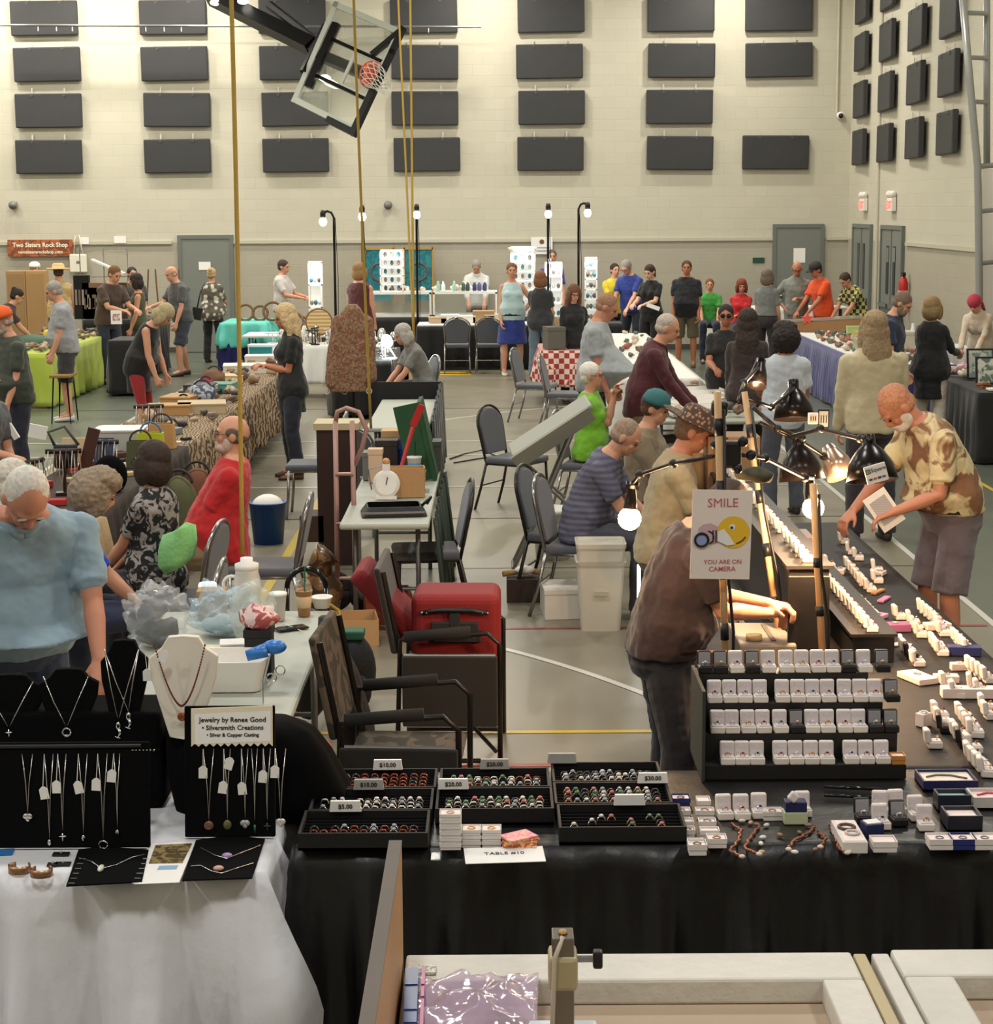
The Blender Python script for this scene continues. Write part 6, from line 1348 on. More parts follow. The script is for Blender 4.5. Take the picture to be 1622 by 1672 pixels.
for i, (u0, u1, vb, k, c_, tv) in enumerate(((310, 328, 1343, 'disc', (140, 100, 84), 1258), (345, 356, 1342, 'oval', (120, 120, 80), 1284), (375, 386, 1342, 'heart', (190, 194, 190), 1286), (392, 402, 1345, 'bar', (40, 110, 80), None), (412, 424, 1342, 'cross', (60, 64, 62), 1266), (432, 450, 1340, 'heart', (216, 210, 204), 1258))):
    def g2(u): return ((u - 811) / FPX * t.location.y - t.location.x) / w2
    necklace(b2, g2(u0), g2(u1), .68, (1372 - vb) / 222, ('bronze disc', 'mossy green oval', 'clear heart', 'slim green bar', 'dark cross', 'milky white heart')[i] + ' pendant necklace hanging on the signed board', k, mat(c_, .25, .3), None if tv is None else (1368 - tv) / 222 + .06)
n = thing('price_tag', 'tilted white price tag high on the signed board, under the sign', 'price tag', Vector(t.location) + P2(.02, .62, .02)); tagcard(n, Vector((0, 0, 0)), 18)
# flat things on the white cloth
def pad(label, quad, m, name='velvet_pad', th=.006, cat='display pad'):
    ps = [on(u, v) for u, v in quad]; c = sum(ps, Vector()) / len(ps); t = thing(name, label, cat, c); f = MB(); f.loft([[p - c + Vector((0, 0, .001)) for p in ps], [p - c + Vector((0, 0, th)) for p in ps]]); f.build('pad', m, t, bevel=.0015); return t, ps, c
pd, ps, c0 = pad('black velvet pad with slotted sides and a white stone pendant', ((108, 1449), (232, 1442), (243, 1390), (165, 1384), (128, 1390)), BV)
for k in range(6):
    for s_ in (0, 1):
        u = (112 + k * 3.5) if s_ == 0 else (216 + k * 3.6); v = 1442 - k * 8
        a = on(u, v, zw + .008) - c0; MB().tube([a, a + Vector((.018, .0, 0))], .0012, 4).build('slot', SILVER, pd)
def flatneck(label, pts, pv, pk, pm, pd_):
    n = thing('necklace', label, 'necklace', on(*pv), 0, 'necklaces lying on the pads'); c = n.location; f = MB(); f.tube([on(u, v, zw + .009) - c for u, v in pts], .0018, 6); f.build('chain', CHAINM, n, True); MB().ell((0, 0, .012), pk).build('pendant', pm, n, True)
flatneck('silver chain with a white stone on the slotted pad', ((128, 1400), (150, 1407), (166, 1418), (190, 1412), (215, 1400), (236, 1395)), (165, 1424), (.009, .024, .008), mat((220, 220, 200), .3), pd)
pd2, ps2, c2_ = pad('plain black velvet pad with two chains near the table corner', ((297, 1440), (412, 1436), (433, 1372), (380, 1366), (320, 1374)), BV)
flatneck('silver chain with a lilac stone on the plain pad', ((328, 1384), (350, 1396), (370, 1402), (395, 1392), (426, 1380)), (371, 1403), (.016, .012, .008), mat((170, 140, 190), .3), pd2)
flatneck('silver chain with a pink stone on the plain pad', ((312, 1414), (328, 1413), (345, 1422), (362, 1426), (385, 1418), (414, 1409)), (357, 1424), (.016, .012, .008), mat((206, 160, 144), .3), pd2)
pp, p3_, c3 = pad('glossy brochure with a landscape picture between the black pads', ((219, 1445), (293, 1442), (320, 1376), (243, 1379)), PAPER, 'brochure', .003, 'brochure')
def sub(quad, m, nm, c, par, th=.0045):
    qs = [on(u, v, zw) - c for u, v in quad]; MB().loft([[p + Vector((0, 0, .0032)) for p in qs], [p + Vector((0, 0, th)) for p in qs]]).build(nm, m, par)
sub(((243, 1412), (298, 1411), (314, 1379), (254, 1382)), mat((86, 74, 48), .4, pat='noise', col2=(150, 130, 80), pscale=30), 'landscape_picture', c3, pp); sub(((257, 1422), (288, 1421), (291, 1415), (260, 1416)), mat((150, 180, 210), .4), 'blue_picture', c3, pp)
pb_, _, c4 = pad('blue and white leaflet at the left picture edge', ((-20, 1398), (20, 1396), (24, 1386), (-20, 1388)), mat((50, 120, 190), .5), 'leaflet', .002, 'leaflet')
for i, (u, v) in enumerate(((32, 1430), (68, 1436))):
    t = thing('copper_cuff', ('left' if i == 0 else 'right') + ' copper cuff bracelet standing on the white cloth', 'bracelet', on(u, v - 6, .747)); f = MB(); rr = []
    for k in range(19):
        a = R(118 + i * 12) + (2 * PI - R(70)) * k / 18; rr.append([(.033 * math.cos(a), .026 * math.sin(a), z) if not o_ else (.0315 * math.cos(a), .0245 * math.sin(a), z) for z, o_ in ((0, 0), (.024, 0), (.024, 1), (0, 1))])
    f.loft(rr).build('cuff_band', mat((168, 128, 98), .35, .85), t, True)
for i, (u, v, w_) in enumerate(((100, 1396, .05), (86, 1413, .03), (103, 1412, .045))):
    t = thing('black_pouch', ('far', 'left', 'near')[i] + ' little black card with silver earrings behind the cuffs', 'earring card', on(u, v)); MB().box((0, 0, .003), (w_, .022, .006)).build('card', BLACKP, t); MB().ell((0, 0, .008), .004).build('earring', SILVER, t)
# ------------------------------------------------------------------ black jewellery tables
TZ = .75; YF = 5.30
SATIN = mat((17, 16, 17), .38, bump=.3, bscale=9); SATIN.node_tree.nodes['Principled BSDF'].inputs['Specular IOR Level'].default_value = .6
table(-.6, 2.6, YF + .03, 6.0, 'front jewellery table under the black satin cloth', .735); table(.95, 2.10, 6.06, 8.6, 'near half of the side jewellery table', .735); table(1.22, 2.10, 8.62, 10.9, 'far half of the side jewellery table', .735)
cloth(-.62, 2.62, YF, 6.03, .743, 'black satin cloth hanging in folds over the front jewellery table', SATIN, (1, 0, 1, 0), .02, .06, 6, seed=11, name='satin_tablecloth')
cloth(1.2, 2.12, 8.62, 10.95, .743, 'dark cloth over the far half of the side jewellery table', mat((23, 20, 19), .65, bump=.15, bscale=12), (1, 1, 0, 1), .02, .03, 5, seed=13, name='dark_tablecloth')
cloth(.93, 2.12, 6.045, 8.62, .743, 'dark cloth over the near half of the side jewellery table', mat((23, 20, 19), .65, bump=.15, bscale=12), (1, 1, 0, 1), .02, .03, 5, seed=12, name='dark_tablecloth')
def jt(u, v, z=TZ): q = G(u, v, z); return Vector((q.x, q.y, z))
# ring trays
TRM = mat((15, 14, 14), .7); FOAMB = BLACKF
RINGC = [(mat((206, 204, 200), .2, .95), mat((160, 166, 176), .15)), (mat((160, 104, 74), .3, .8), mat((120, 50, 40), .2)), (mat((206, 204, 200), .2, .95), mat((230, 220, 214), .1)), (mat((120, 110, 104), .3, .8), mat((60, 60, 66), .15)),
         (mat((206, 170, 110), .25, .9), mat((200, 120, 130), .15)), (mat((150, 140, 130), .3, .9), mat((90, 130, 90), .15)), (mat((206, 204, 200), .2, .95), mat((236, 232, 226), .1)), (mat((140, 84, 60), .3, .8), mat((170, 60, 50), .2))]
rings = []
for i, (bm_, sm_) in enumerate(RINGC):
    f = MB(); f.torus((0, 0, .002), .0095, .002, rotm('X', 90), 14, 5, R(-20), R(200)); g = MB()
    if i in (0, 2, 4, 5): g.ell((0, 0, .0135), (.0065, .0055, .0045), None, 8, 6)
    else: g.ell((0, 0, .0115), (.008, .0032, .0022), None, 8, 5)
    o = multi('ring', [(f, bm_), (g, sm_)], None, True); C.objects.unlink(o); rings.append(o)
TRAYS = [  # x0, x1, y0, y1, price, ring set, columns, rows, density, name
    (-.61, -.215, 5.26, 5.475, '$5.00', (1, 3, 7, 1, 0), 11, 2, .95, 'nearest left', (565, 1357)), (-.60, -.21, 5.48, 5.69, '$10.00', (2, 0, 3, 6), 12, 3, .9, 'middle left', (603, 1324)), (-.59, -.205, 5.70, 5.90, '$10.00', (1, 7, 3, 7), 10, 4, .98, 'far left', (634, 1290)),
    (-.20, .175, 5.48, 5.69, '$20.00', (0, 2, 4, 6, 3, 5), 12, 3, .95, 'near middle', (741, 1318)), (-.195, .17, 5.70, 5.90, '$20.00', (0, 4, 6, 2, 1, 5), 11, 3, .97, 'far middle', (808, 1282)),
    (.185, .575, 5.30, 5.52, '', (2, 3, 5, 4), 11, 3, .4, 'nearest right', (1028, 1352)), (.18, .555, 5.53, 5.74, '$30.00', (4, 3, 2, 0, 5), 11, 4, .95, 'middle right', (1066, 1311)), (.18, .545, 5.75, 5.96, '', (3, 0, 2, 3), 12, 3, .97, 'far right', (918, 1282))]
for (tx0, tx1, ty0, ty1, price, rs, nc, nr, dens, nm, (tu, tv)) in TRAYS:
    cx, cy = (tx0 + tx1) / 2, (ty0 + ty1) / 2; w_, d_ = tx1 - tx0, ty1 - ty0
    t = thing('ring_tray', 'black ring tray, %s of the eight%s' % (nm, (', carrying the %s card' % price) if price else (', sparsely filled' if dens < .5 else ', with a blank card')), 'ring tray', (cx, cy, TZ), 0, 'black ring trays on the front table')
    f = MB(); f.box((0, 0, .004), (w_, d_, .008))
    for sx in (-1, 1): f.box((sx * (w_ / 2 - .004), 0, .027), (.008, d_, .054))
    for sy in (-1, 1): f.box((0, sy * (d_ / 2 - .004), .027), (w_ - .016, .008, .054))
    f.build('tray_box', TRM, t); f = MB(); f.box((0, 0, .018), (w_ - .017, d_ - .017, .022))
    for j in range(7): f.tube([(-w_ / 2 + .009, -d_ / 2 + .02 + j * (d_ - .04) / 6, .03), (w_ / 2 - .009, -d_ / 2 + .02 + j * (d_ - .04) / 6, .03)], .008, 6)
    f.build('foam_rolls', FOAMB, t)
    r2 = random.Random(hash(nm) % 1 + len(nm) * 7)
    for j in range(nr):
        for k in range(nc):
            if r2.random() > dens: continue
            x = tx0 + .03 + (w_ - .06) * (k + .5) / nc; y = ty0 + .03 + j * .036
            o = rings[rs[(k * 3 + j * 5 + r2.randint(0, 1)) % len(rs)]].copy(); C.objects.link(o); o.location = (x + r2.uniform(-.002, .002), y, TZ + .036 + .002); o.rotation_euler = (R(-12), 0, R(r2.uniform(-12, 12))); o.scale = (1.25,) * 3
            tag(o, 'ring %s from the left in the %s row of the %s ring tray' % (ORD[k], ('front', 'second', 'third', 'fourth')[j], nm), 'ring', 'rings in the %s tray' % nm)
    if tu:
        yy = ty1 - .014; p = P(tu, tv, yy); z = max(p.z, TZ + .06)
        c = thing('price_card', 'folded white price card %s standing on the %s ring tray' % (('reading ' + price) if price else 'left blank', nm), 'price card', (p.x, yy, TZ + .055), 0, 'price cards on the ring trays')
        m_ = PAPER if nm not in ('middle left', 'far middle', 'far right') else mat((168, 166, 162), .8)
        MB().prism([(-.05, 0), (-.046, .034), (.046, .034), (.05, 0)], -.006, .006).build('card', m_, c)
        if price: text(price, .02, INK, c, (0, -.0075, .017), ext=.0004, bold=.0004)
# white cardboard boxes between the trays
WBX = mat((222, 216, 212), .6); LIN = mat((236, 220, 214), .8)
def flatbox(label, u, v, w_=.06, d_=.045, h=.026, z=TZ, m=None, rz=0, group='little white cardboard jewellery boxes', jew=(170, 120, 90), n=1, xyz=None):
    q = Vector(xyz) if xyz else jt(u, v, z); t = thing('jewellery_box', label, 'jewellery box', (q.x, q.y + (0 if xyz else d_ / 2), q.z), R(rz), group); m = m or WBX; f = MB(); k = .002
    f.box((0, 0, h * .3), (w_, d_, h * .6)); f.build('box_base', m, t)
    f = MB()
    for sx in (-1, 1): f.box((sx * (w_ / 2 + .001), 0, h * .74), (k, d_ + .003, h * .5))
    for sy in (-1, 1): f.box((0, sy * (d_ / 2 + .001), h * .74), (w_, k, h * .5))
    f.build('box_rim', m, t); MB().box((0, 0, h * .72), (w_ - .003, d_ - .003, h * .2)).build('cotton_pad', LIN, t)
    if jew: MB().torus((0, 0, h * .86), .011, .0022, None, 14, 6).build('jewel', mat(jew, .3, .6), t, True)
    return t
for k in range(6): flatbox('white box %s from the bottom in the tall stack before the middle trays' % ORD[k], 0, 0, .062, .05, .0185, xyz=(jt(736, 1389).x, jt(736, 1389).y + .03, TZ + k * .019), jew=(190, 150, 110) if k == 5 else None)
for k in range(3):
    for (u, nm) in ((770, 'left'), (803, 'right')): flatbox('white box %s from the bottom in the %s short stack' % (ORD[k], nm), 0, 0, .056, .05, .0185, xyz=(jt(u, 1385).x, jt(u, 1385).y + .03, TZ + k * .019), jew=(200, 150, 90) if k == 2 else None)
t = thing('pouch_stack', 'stack of pink and orange patterned cloth pouches', 'pouches', jt(850, 1386), R(10))
for k, c_ in enumerate(((206, 120, 150), (220, 130, 60), (196, 60, 60), (214, 160, 50), (200, 100, 80), (232, 140, 170))):
    MB().box((.004 * math.sin(k * 2), .02, .004 + k * .006), (.1, .07, .006), rotm('Z', k * 9 - 22)).build('pouch', mat(c_, .8, pat='noise', col2=(236, 190, 150), pscale=60), t, bevel=.002)
t = thing('table_number_card', 'white paper with the table number lying on the table edge', 'paper sign', jt(824, 1398), R(4)); MB().box((0, 0, .004), (.24, .11, .002), rotm('X', 4)).build('sheet', PAPER, t); text('TABLE #10', .026, INK, t, (0, .008, .0065), (R(4), 0, 0), ext=.0003)
t = thing('clear_packet', 'small clear packet on the satin between the trays', 'packet', jt(712, 1400)); MB().box((0, 0, .003), (.03, .06, .004)).build('packet_film', mat((120, 124, 128), .15, alpha=.5), t, bevel=.001)
# boxes right of the right-hand trays
LBX = [(858 + 255, 1318, .055, (46, 50, 110), .05, 'blue'), (1150, 1322, .04, None, .05, 'white'), (1113, 1338, .055, None, .035, 'white'), (1152, 1338, .055, None, .035, 'white'), (1118, 1356, .055, None, .035, 'white'), (1156, 1356, .05, None, .035, 'white'), (1124, 1370, .04, None, .035, 'white'), (1160, 1371, .055, None, .035, 'white'), (1137, 1390, .045, None, .035, 'white'), (1172, 1385, .055, None, .05, 'white')]
for k, (u, v, w_, c_, d_, nm) in enumerate(LBX): flatbox('%s flat box, %s counted front-ward in the double row beside the right trays' % (nm, ORD[k]), u, v, w_, d_, .03, m=mat(c_, .6) if c_ else None, jew=(150, 110, 86) if k % 3 != 1 else None)
flatbox('flat white box at the front end of the double row', 1140, 1397, .052, .05, .034, jew=(120, 90, 70))
# ring boxes with lids
BOXW = mat((232, 222, 212), .45); BOXK = mat((26, 24, 24), .5); LINW = mat((214, 204, 206), .5, bump=.3, bscale=60); BOXB = mat((34, 38, 84), .5)
def ringbox(bm_, lin_, gem, gold):
    t = bpy.data.objects.new('ring_box', None)
    o = MB().box((0, 0, .0125), (.05, .05, .025)).build('box_base', bm_, t, bevel=.005, seg=3)
    o = MB().box((0, .0295, .044), (.05, .02, .053), rotm('X', -8)).build('box_lid', bm_, t, bevel=.0065, seg=3)
    o = MB().box((0, .0185, .0445), (.042, .003, .044), rotm('X', -8)).build('lid_lining', lin_, t, bevel=.001)
    o = MB().box((0, -.004, .026), (.04, .034, .004)).build('ring_cushion', LINW if bm_ is not BOXK else mat((60, 56, 56), .6), t, bevel=.001)
    f = MB(); f.torus((0, -.005, .031), .0085, .0017, rotm('X', 70), 14, 5); g = MB(); g.ell((0, -.009, .0395), (.0048, .004, .004), None, 8, 6)
    r_ = multi('ring', [(f, GOLD if gold else SILVER), (g, mat(gem, .12))], t, True)
    for ch in t.children: C.objects.unlink(ch)
    return t
KINDS = {'w': [ringbox(BOXW, LINW, g, gd) for g, gd in (((90, 60, 110), 1), ((120, 30, 40), 1), ((230, 220, 220), 0), ((40, 60, 60), 0), ((190, 140, 80), 1))], 'k': [ringbox(BOXK, mat((150, 146, 150), .5), (200, 190, 180), 1), ringbox(BOXK, mat((150, 146, 150), .5), (220, 220, 220), 0)]}
kc = [0]
def rb(kind, loc, rz, label, group, tilt=0):
    kc[0] += 1; L_ = KINDS[kind]; pr = L_[(kc[0] * 7) % len(L_)]; c = pr.copy(); C.objects.link(c); c.location = loc; c.rotation_euler = (0, 0, R(rz))
    for ch in pr.children: cc = ch.copy(); C.objects.link(cc); cc.parent = c
    return tag(c, label, 'ring box', group)
# the stepped riser: four shelves
XR0, XR1 = .70, 1.33; TY = [6.19, 6.108, 6.026, 5.944]; TH = [1.056, .971, .886, .80]
RX1 = [1.30, 1.335, 1.37, 1.385]
t = thing('stepped_riser', 'black four step riser carrying rows of open ring boxes', 'display riser', (0, 0, 0)); t.location = (1.03, 6.0, TZ)
RM = mat((30, 27, 26), .5)
for k in range(4):
    y0_, y1_ = TY[k] - .028, TY[k] + .055; MB().box2((XR0 - 1.03, y0_ - 6.0, .002), (RX1[k] - 1.03, y1_ - 6.0, TH[k] - TZ)).build('step', RM, t)
MB().box2((XR0 - 1.03 - .012, TY[3] - .05 - 6.0, .002), (XR0 - 1.03 - .001, TY[0] + .06 - 6.0, TH[0] - TZ + .01)).build('side_board', mat((52, 54, 46), .7), t)
rowsU = [[('k', 1159), ('k', 1185), ('w', 1212), ('k', 1239), ('w', 1266), ('w', 1296), ('w', 1322), ('w', 1349), ('w', 1374), ('k', 1400), ('w', 1427), ('k', 1457)],
         [('w', 1176), ('w', 1202), ('w', 1227), ('w', 1253), ('w', 1290), ('w', 1316), ('w', 1341), ('w', 1367), ('w', 1395), ('w', 1421), ('w', 1446), ('k', 1474)],
         [('w', 1181), ('w', 1206), ('w', 1233), ('w', 1259), ('w', 1288), ('k', 1315), ('w', 1341), ('w', 1367), ('w', 1396), ('w', 1421), ('k', 1448), ('k', 1474)],
         [('w', 1199), ('w', 1224), ('w', 1249), ('w', 1289), ('w', 1315), ('w', 1341), ('w', 1367), ('w', 1408), ('w', 1434), ('w', 1461)]]
nmr = ['top', 'second', 'third', 'bottom']
for ri, row in enumerate(rowsU):
    for ci, (k, u) in enumerate(row):
        x = (u - 811) / FPX * (TY[ri]); z = TH[ri]
        rb(k, (x, TY[ri], z), rng.uniform(-3, 3), '%s ring box, %s from the left on the %s step of the riser' % ('white' if k == 'w' else 'black', ORD[ci], nmr[ri]), 'ring boxes on the %s step' % nmr[ri])
flatbox('small orange lidded box at the right end of the bottom step', 0, 0, .045, .045, .03, m=mat((196, 132, 64), .4), xyz=(1.36, TY[3], TH[3]), jew=None)
for (u, v) in ((1183, 1119), (1343, 1115), (1441, 1112)):
    y_ = TY[0] - .032; p = P(u, v, y_); tag(MB().box((p.x, y_, p.z), (.07, .004, .016)).build('price_strip', mat((206, 180, 170), .7)), ('left', 'middle', 'right')[[1183, 1343, 1441].index(u)] + ' paper price strip stuck below the top step of the riser', 'price strip')
# open boxes on the table before the riser
FR = [('w', 1184, 1336), ('w', 1212, 1336), ('w', 1241, 1334), ('w', 1312, 1331), ('k', 1410, 1342), ('w', 1438, 1330), ('w', 1466, 1328), ('w', 1440, 1352), ('k', 1468, 1346), ('w', 1498, 1338), ('w', 1512, 1354)]
dn = ['left of three', 'middle of three', 'right of three', 'behind the crystal', 'by the bracelet box', 'leftmost behind the blue cube', 'holding a big ring', 'in front of the pair, open', 'low between white ones', 'back right of group', 'nearest the blue cases']
for i, (k, u, v) in enumerate(FR): rb(k, jt(u, v), rng.uniform(-6, 6), 'open %s ring box on the dark cloth, %s' % ('white' if k == 'w' else 'black', dn[i]), 'open ring boxes in front of the riser')
flatbox('small square white box right of the three open ring boxes', 1263, 1340, .06, .045, .03)
t = thing('crystal_box', 'pale green box with a big clear crystal ring standing on it', 'jewellery box', jt(1300, 1346)); MB().box((0, .02, .02), (.075, .05, .04)).build('box_base', mat((190, 196, 160), .5), t, bevel=.003); MB().box((0, .02, .055), (.068, .046, .035)).build('velvet_block', BOXB, t, bevel=.003); MB().box((-.01, .0, .09), (.03, .022, .03), rotm('Y', 40)).build('crystal', mat((230, 220, 216), .08), t, bevel=.006)
t = thing('blue_cube_box', 'blue cube box with a white top beside the bracelet box', 'jewellery box', jt(1426, 1366)); MB().box((0, .02, .02), (.06, .05, .04), rotm('Z', 14)).build('box_base', BOXB, t, bevel=.003); MB().box((0, .02, .041), (.046, .036, .004), rotm('Z', 14)).build('white_pad', WHITE, t)
t = thing('bracelet_box', 'long white box holding a brown bead bracelet', 'jewellery box', jt(1396, 1392)); f = MB(); f.box((0, .09, .018), (.075, .2, .036)); f.build('box_base', WBX, t, bevel=.002); MB().box((0, .09, .0365), (.064, .185, .003)).build('cotton_pad', LIN, t); MB().torus((-.004, .11, .042), .024, .005, None, 20, 7).build('bead_bracelet', mat((84, 60, 50), .4), t, True); MB().torus((.004, .06, .042), .02, .004, None, 20, 7).build('bead_bracelet', mat((200, 190, 184), .4), t, True)
flatbox('square white lidded box near the satin edge', 1446, 1392, .07, .06, .034, jew=None)
for i, (u, v, c_, nm) in enumerate(((1538, 1388, None, 'left white'), (1576, 1388, (36, 44, 110), 'blue middle'), (1612, 1388, None, 'right white'))): flatbox('%s flat box in the front right group of three' % nm, u, v, .07, .06, .034, m=mat(c_, .5) if c_ else None, jew=(130, 120, 130))
def opentray(label, u0, u1, v, d_, h, m, lin_, items=None, z=TZ):
    a, b = jt(u0, v, z), jt(u1, v, z); w_ = b.x - a.x; t = thing('jewellery_case', label, 'jewellery case', ((a.x + b.x) / 2, a.y + d_ / 2, z)); f = MB(); f.box((0, 0, .003), (w_, d_, .006))
    for sx in (-1, 1): f.box((sx * (w_ / 2 - .003), 0, h / 2), (.006, d_, h))
    for sy in (-1, 1): f.box((0, sy * (d_ / 2 - .003), h / 2), (w_ - .012, .006, h))
    f.build('case_box', m, t); MB().box((0, 0, h * .45), (w_ - .014, d_ - .014, h * .6)).build('case_pad', lin_, t)
    if items: MB().tube([(-w_ * .36, 0, h * .8), (-w_ * .15, .02, h * .82), (w_ * .1, .015, h * .82), (w_ * .36, -.02, h * .8)], .004, 6).build('bracelet', mat(items, .3, .6), t, True)
    return t
opentray('blue case with a pearly lid and a green gold bracelet inside', 1508, 1598, 1292, .13, .035, BOXB, mat((226, 214, 206), .5), (120, 110, 70))
opentray('long pale box with pink stones at the right picture edge', 1590, 1680, 1322, .1, .04, mat((206, 200, 194), .5), mat((226, 206, 206), .5), (190, 80, 90))
opentray('dark blue case in front, holding a white pad, at the right', 1548, 1605, 1358, .1, .05, mat((38, 38, 48), .4), LIN)
opentray('upper dark blue case with a pale green cushion', 1532, 1586, 1326, .07, .055, mat((38, 40, 56), .4), mat((176, 206, 190), .5))
# brown leather strips, pendants and shells lying on the cloth
MET = mat((150, 94, 68), .4, .6, bump=.4, bscale=200)
for i, pts in enumerate((((1195, 1348), (1210, 1358), (1207, 1375), (1192, 1392), (1212, 1402)), ((1240, 1352), (1226, 1370), (1216, 1388), (1240, 1398)), ((1330, 1352), (1322, 1362), (1296, 1376), (1288, 1390)), ((1356, 1350), (1366, 1370), (1370, 1388), (1384, 1396)), ((1336, 1360), (1348, 1372), (1340, 1386)))):
    w3 = [jt(u, v) for u, v in pts]; c = w3[0]; f = MB(); sm = []
    for j in range(len(w3) - 1):
        for q_ in range(6): sm.append(w3[j].lerp(w3[j + 1], q_ / 6) - c + Vector((math.sin(q_ * 2.1 + j) * .004, 0, .006)))
    sm.append(w3[-1] - c + Vector((0, 0, .006))); f.tube(sm, [.003 if q_ % 2 else .0055 for q_ in range(len(sm))], 8)
    t = thing('copper_chain', '%s copper chain from the left lying on the dark cloth' % ORD[i], 'necklace', c, 0, 'copper chains lying on the dark cloth'); f.build('chain', MET, t, True); MB().ell(w3[-1] - c + Vector((0, 0, .007)), (.01, .008, .006)).build('pendant', mat((220, 200, 180), .3), t, True)
for i, (u, v, c_) in enumerate(((1212, 1343, (214, 190, 170)), (1226, 1346, (190, 150, 120)), (1236, 1349, (120, 90, 70)), (1252, 1350, (214, 200, 180)), (1274, 1366, (150, 110, 80)), (1246, 1370, (226, 220, 214)), (1243, 1380, (220, 214, 206)), (1298, 1394, (230, 224, 214)), (1332, 1390, (120, 80, 60)), (1386, 1393, (230, 224, 216)), (1244, 1394, (196, 170, 120)), (1306, 1362, (110, 90, 80)), (1320, 1350, (140, 110, 90)))):
    o = MB().ell((0, 0, .006), (.012, .008, .006), None, 10, 7).build('loose_stone', mat(c_, .3), None, True); o.location = jt(u, v, TZ + .001); o.rotation_euler[2] = i * 1.3; tag(o, '%s loose %s stone from the left among the copper chains' % (ORD[i], 'pale' if sum(c_) > 560 else 'brown'), 'stone', 'loose stones on the dark cloth')
for i in range(2):
    p = jt(1346, 1290 + i * 14); o = MB().tube([(0, 0, .012), (.18, -.03, .012)], .006, 8).build('pen', mat((20, 20, 22), .15), None, True); o.location = p; tag(o, ('far' if i == 0 else 'near') + ' shiny black pen lying right before the riser', 'pen')
# side table: two raised shelves with lids turned away
t = thing('raised_shelf', 'high black shelf along the inner side of the side table', 'display riser', (1.33, 8.85, TZ)); MB().box2((-.085, -1.3, .002), (.085, 1.6, .4)).build('shelf_box', RM, t); MB().box2((-.1, -1.32, .4), (.1, 1.62, .415)).build('shelf_top', RM, t)
t = thing('raised_shelf', 'low black shelf beside the high one on the side table', 'display riser', (1.6, 8.7, TZ)); MB().box2((-.09, -1.2, .002), (.09, 1.6, .115)).build('shelf_box', RM, t); MB().box2((-.1, -1.22, .115), (.1, 1.62, .128)).build('shelf_top', RM, t)
for i in range(22):
    if i in (5, 14): continue
    rb('w', (1.335, 7.62 + i * .118, TZ + .416), 90 + rng.uniform(-4, 4), 'white ring box %d places from the near end of the high shelf, lid turned away' % (i + 1) if False else 'white ring box, %s from the near end of the high shelf' % (ORD[i] if i < 18 else ['nineteenth', 'twentieth', 'twenty first', 'twenty second'][i - 18]), 'ring boxes on the high shelf')
for i in range(26):
    rb('w', (1.6, 7.53 + i * .088 + (.05 if i > 11 else 0), TZ + .129), 90 + rng.uniform(-4, 4), 'white ring box, %s from the near end of the low shelf' % (ORD[i] if i < 18 else ['nineteenth', 'twentieth', 'twenty first', 'twenty second', 'twenty third', 'twenty fourth', 'twenty fifth', 'twenty sixth'][i - 18]), 'ring boxes on the low shelf')
GR = [((640, 240), (690, 310), 2, 'at the shopper\'s fingers'), ((735, 350), (735, 350), 1, 'just below the shopper\'s fingers'), ((545, 400), (560, 430), 1, 'alone near the low shelf'), ((682, 410), (765, 520), 5, 'in the middle row'), ((862, 430), (862, 500), 2, 'near the outer edge'), ((620, 520), (690, 590), 4, 'left of the middle row'), ((795, 540), (815, 560), 2, 'by the tan strap'),
      ((765, 660), (825, 720), 4, 'in the near middle cluster'), ((1008, 740), (1008, 740), 1, 'by the purple cloth'), ((1100, 780), (1150, 860), 3, 'in the outer middle cluster'), ((1170, 700), (1245, 760), 4, 'by the shopper\'s knee'), ((1275, 790), (1300, 850), 3, 'just below the outer row'), ((1400, 900), (1470, 970), 4, 'before the blue box'), ((1255, 930), (1290, 980), 3, 'in the second outer cluster'),
      ((1050, 950), (1090, 1000), 3, 'behind the pink cushioned box'), ((1130, 1050), (1130, 1050), 1, 'standing alone on the near cloth'), ((1500, 1090), (1600, 1160), 4, 'in the outermost near row'), ((1330, 1200), (1330, 1200), 1, 'on the left of the long white carton'), ((1395, 1260), (1395, 1260), 1, 'in front of the long white carton'), ((1510, 1210), (1555, 1250), 2, 'right of the long white carton'),
      ((1280, 1400), (1315, 1490), 3, 'in the near left cluster'), ((1440, 1410), (1515, 1520), 4, 'in the near right cluster'), ((1405, 1530), (1445, 1590), 3, 'in the nearest middle cluster'), ((1500, 1620), (1500, 1620), 1, 'nearest of all, by the cushion'), ((1235, 1590), (1235, 1590), 1, 'beside the riser corner'), ((1590, 1350), (1610, 1400), 2, 'at the right picture edge'), ((1500, 1680), (1590, 1780), 4, 'in the nearest outer row')]
for (a, b, n, where) in GR:
    for i in range(n):
        s_ = i / max(1, n - 1); u = 1222 + (a[0] + (b[0] - a[0]) * s_) * .2466; v = 820 + (a[1] + (b[1] - a[1]) * s_) * .2466 + 8
        q = jt(u, v); kind = 'k' if (n > 2 and i == n - 1 and a[0] in (1280, 1050, 1405)) else 'w'
        rb(kind, (min(q.x, 2.07), q.y, TZ), 84 + rng.uniform(-8, 8), '%s ring box, back turned, %s%s' % ('white' if kind == 'w' else 'black', (ORD[i] + ' of its row, ') if n > 1 else '', where), 'ring boxes on the side table')
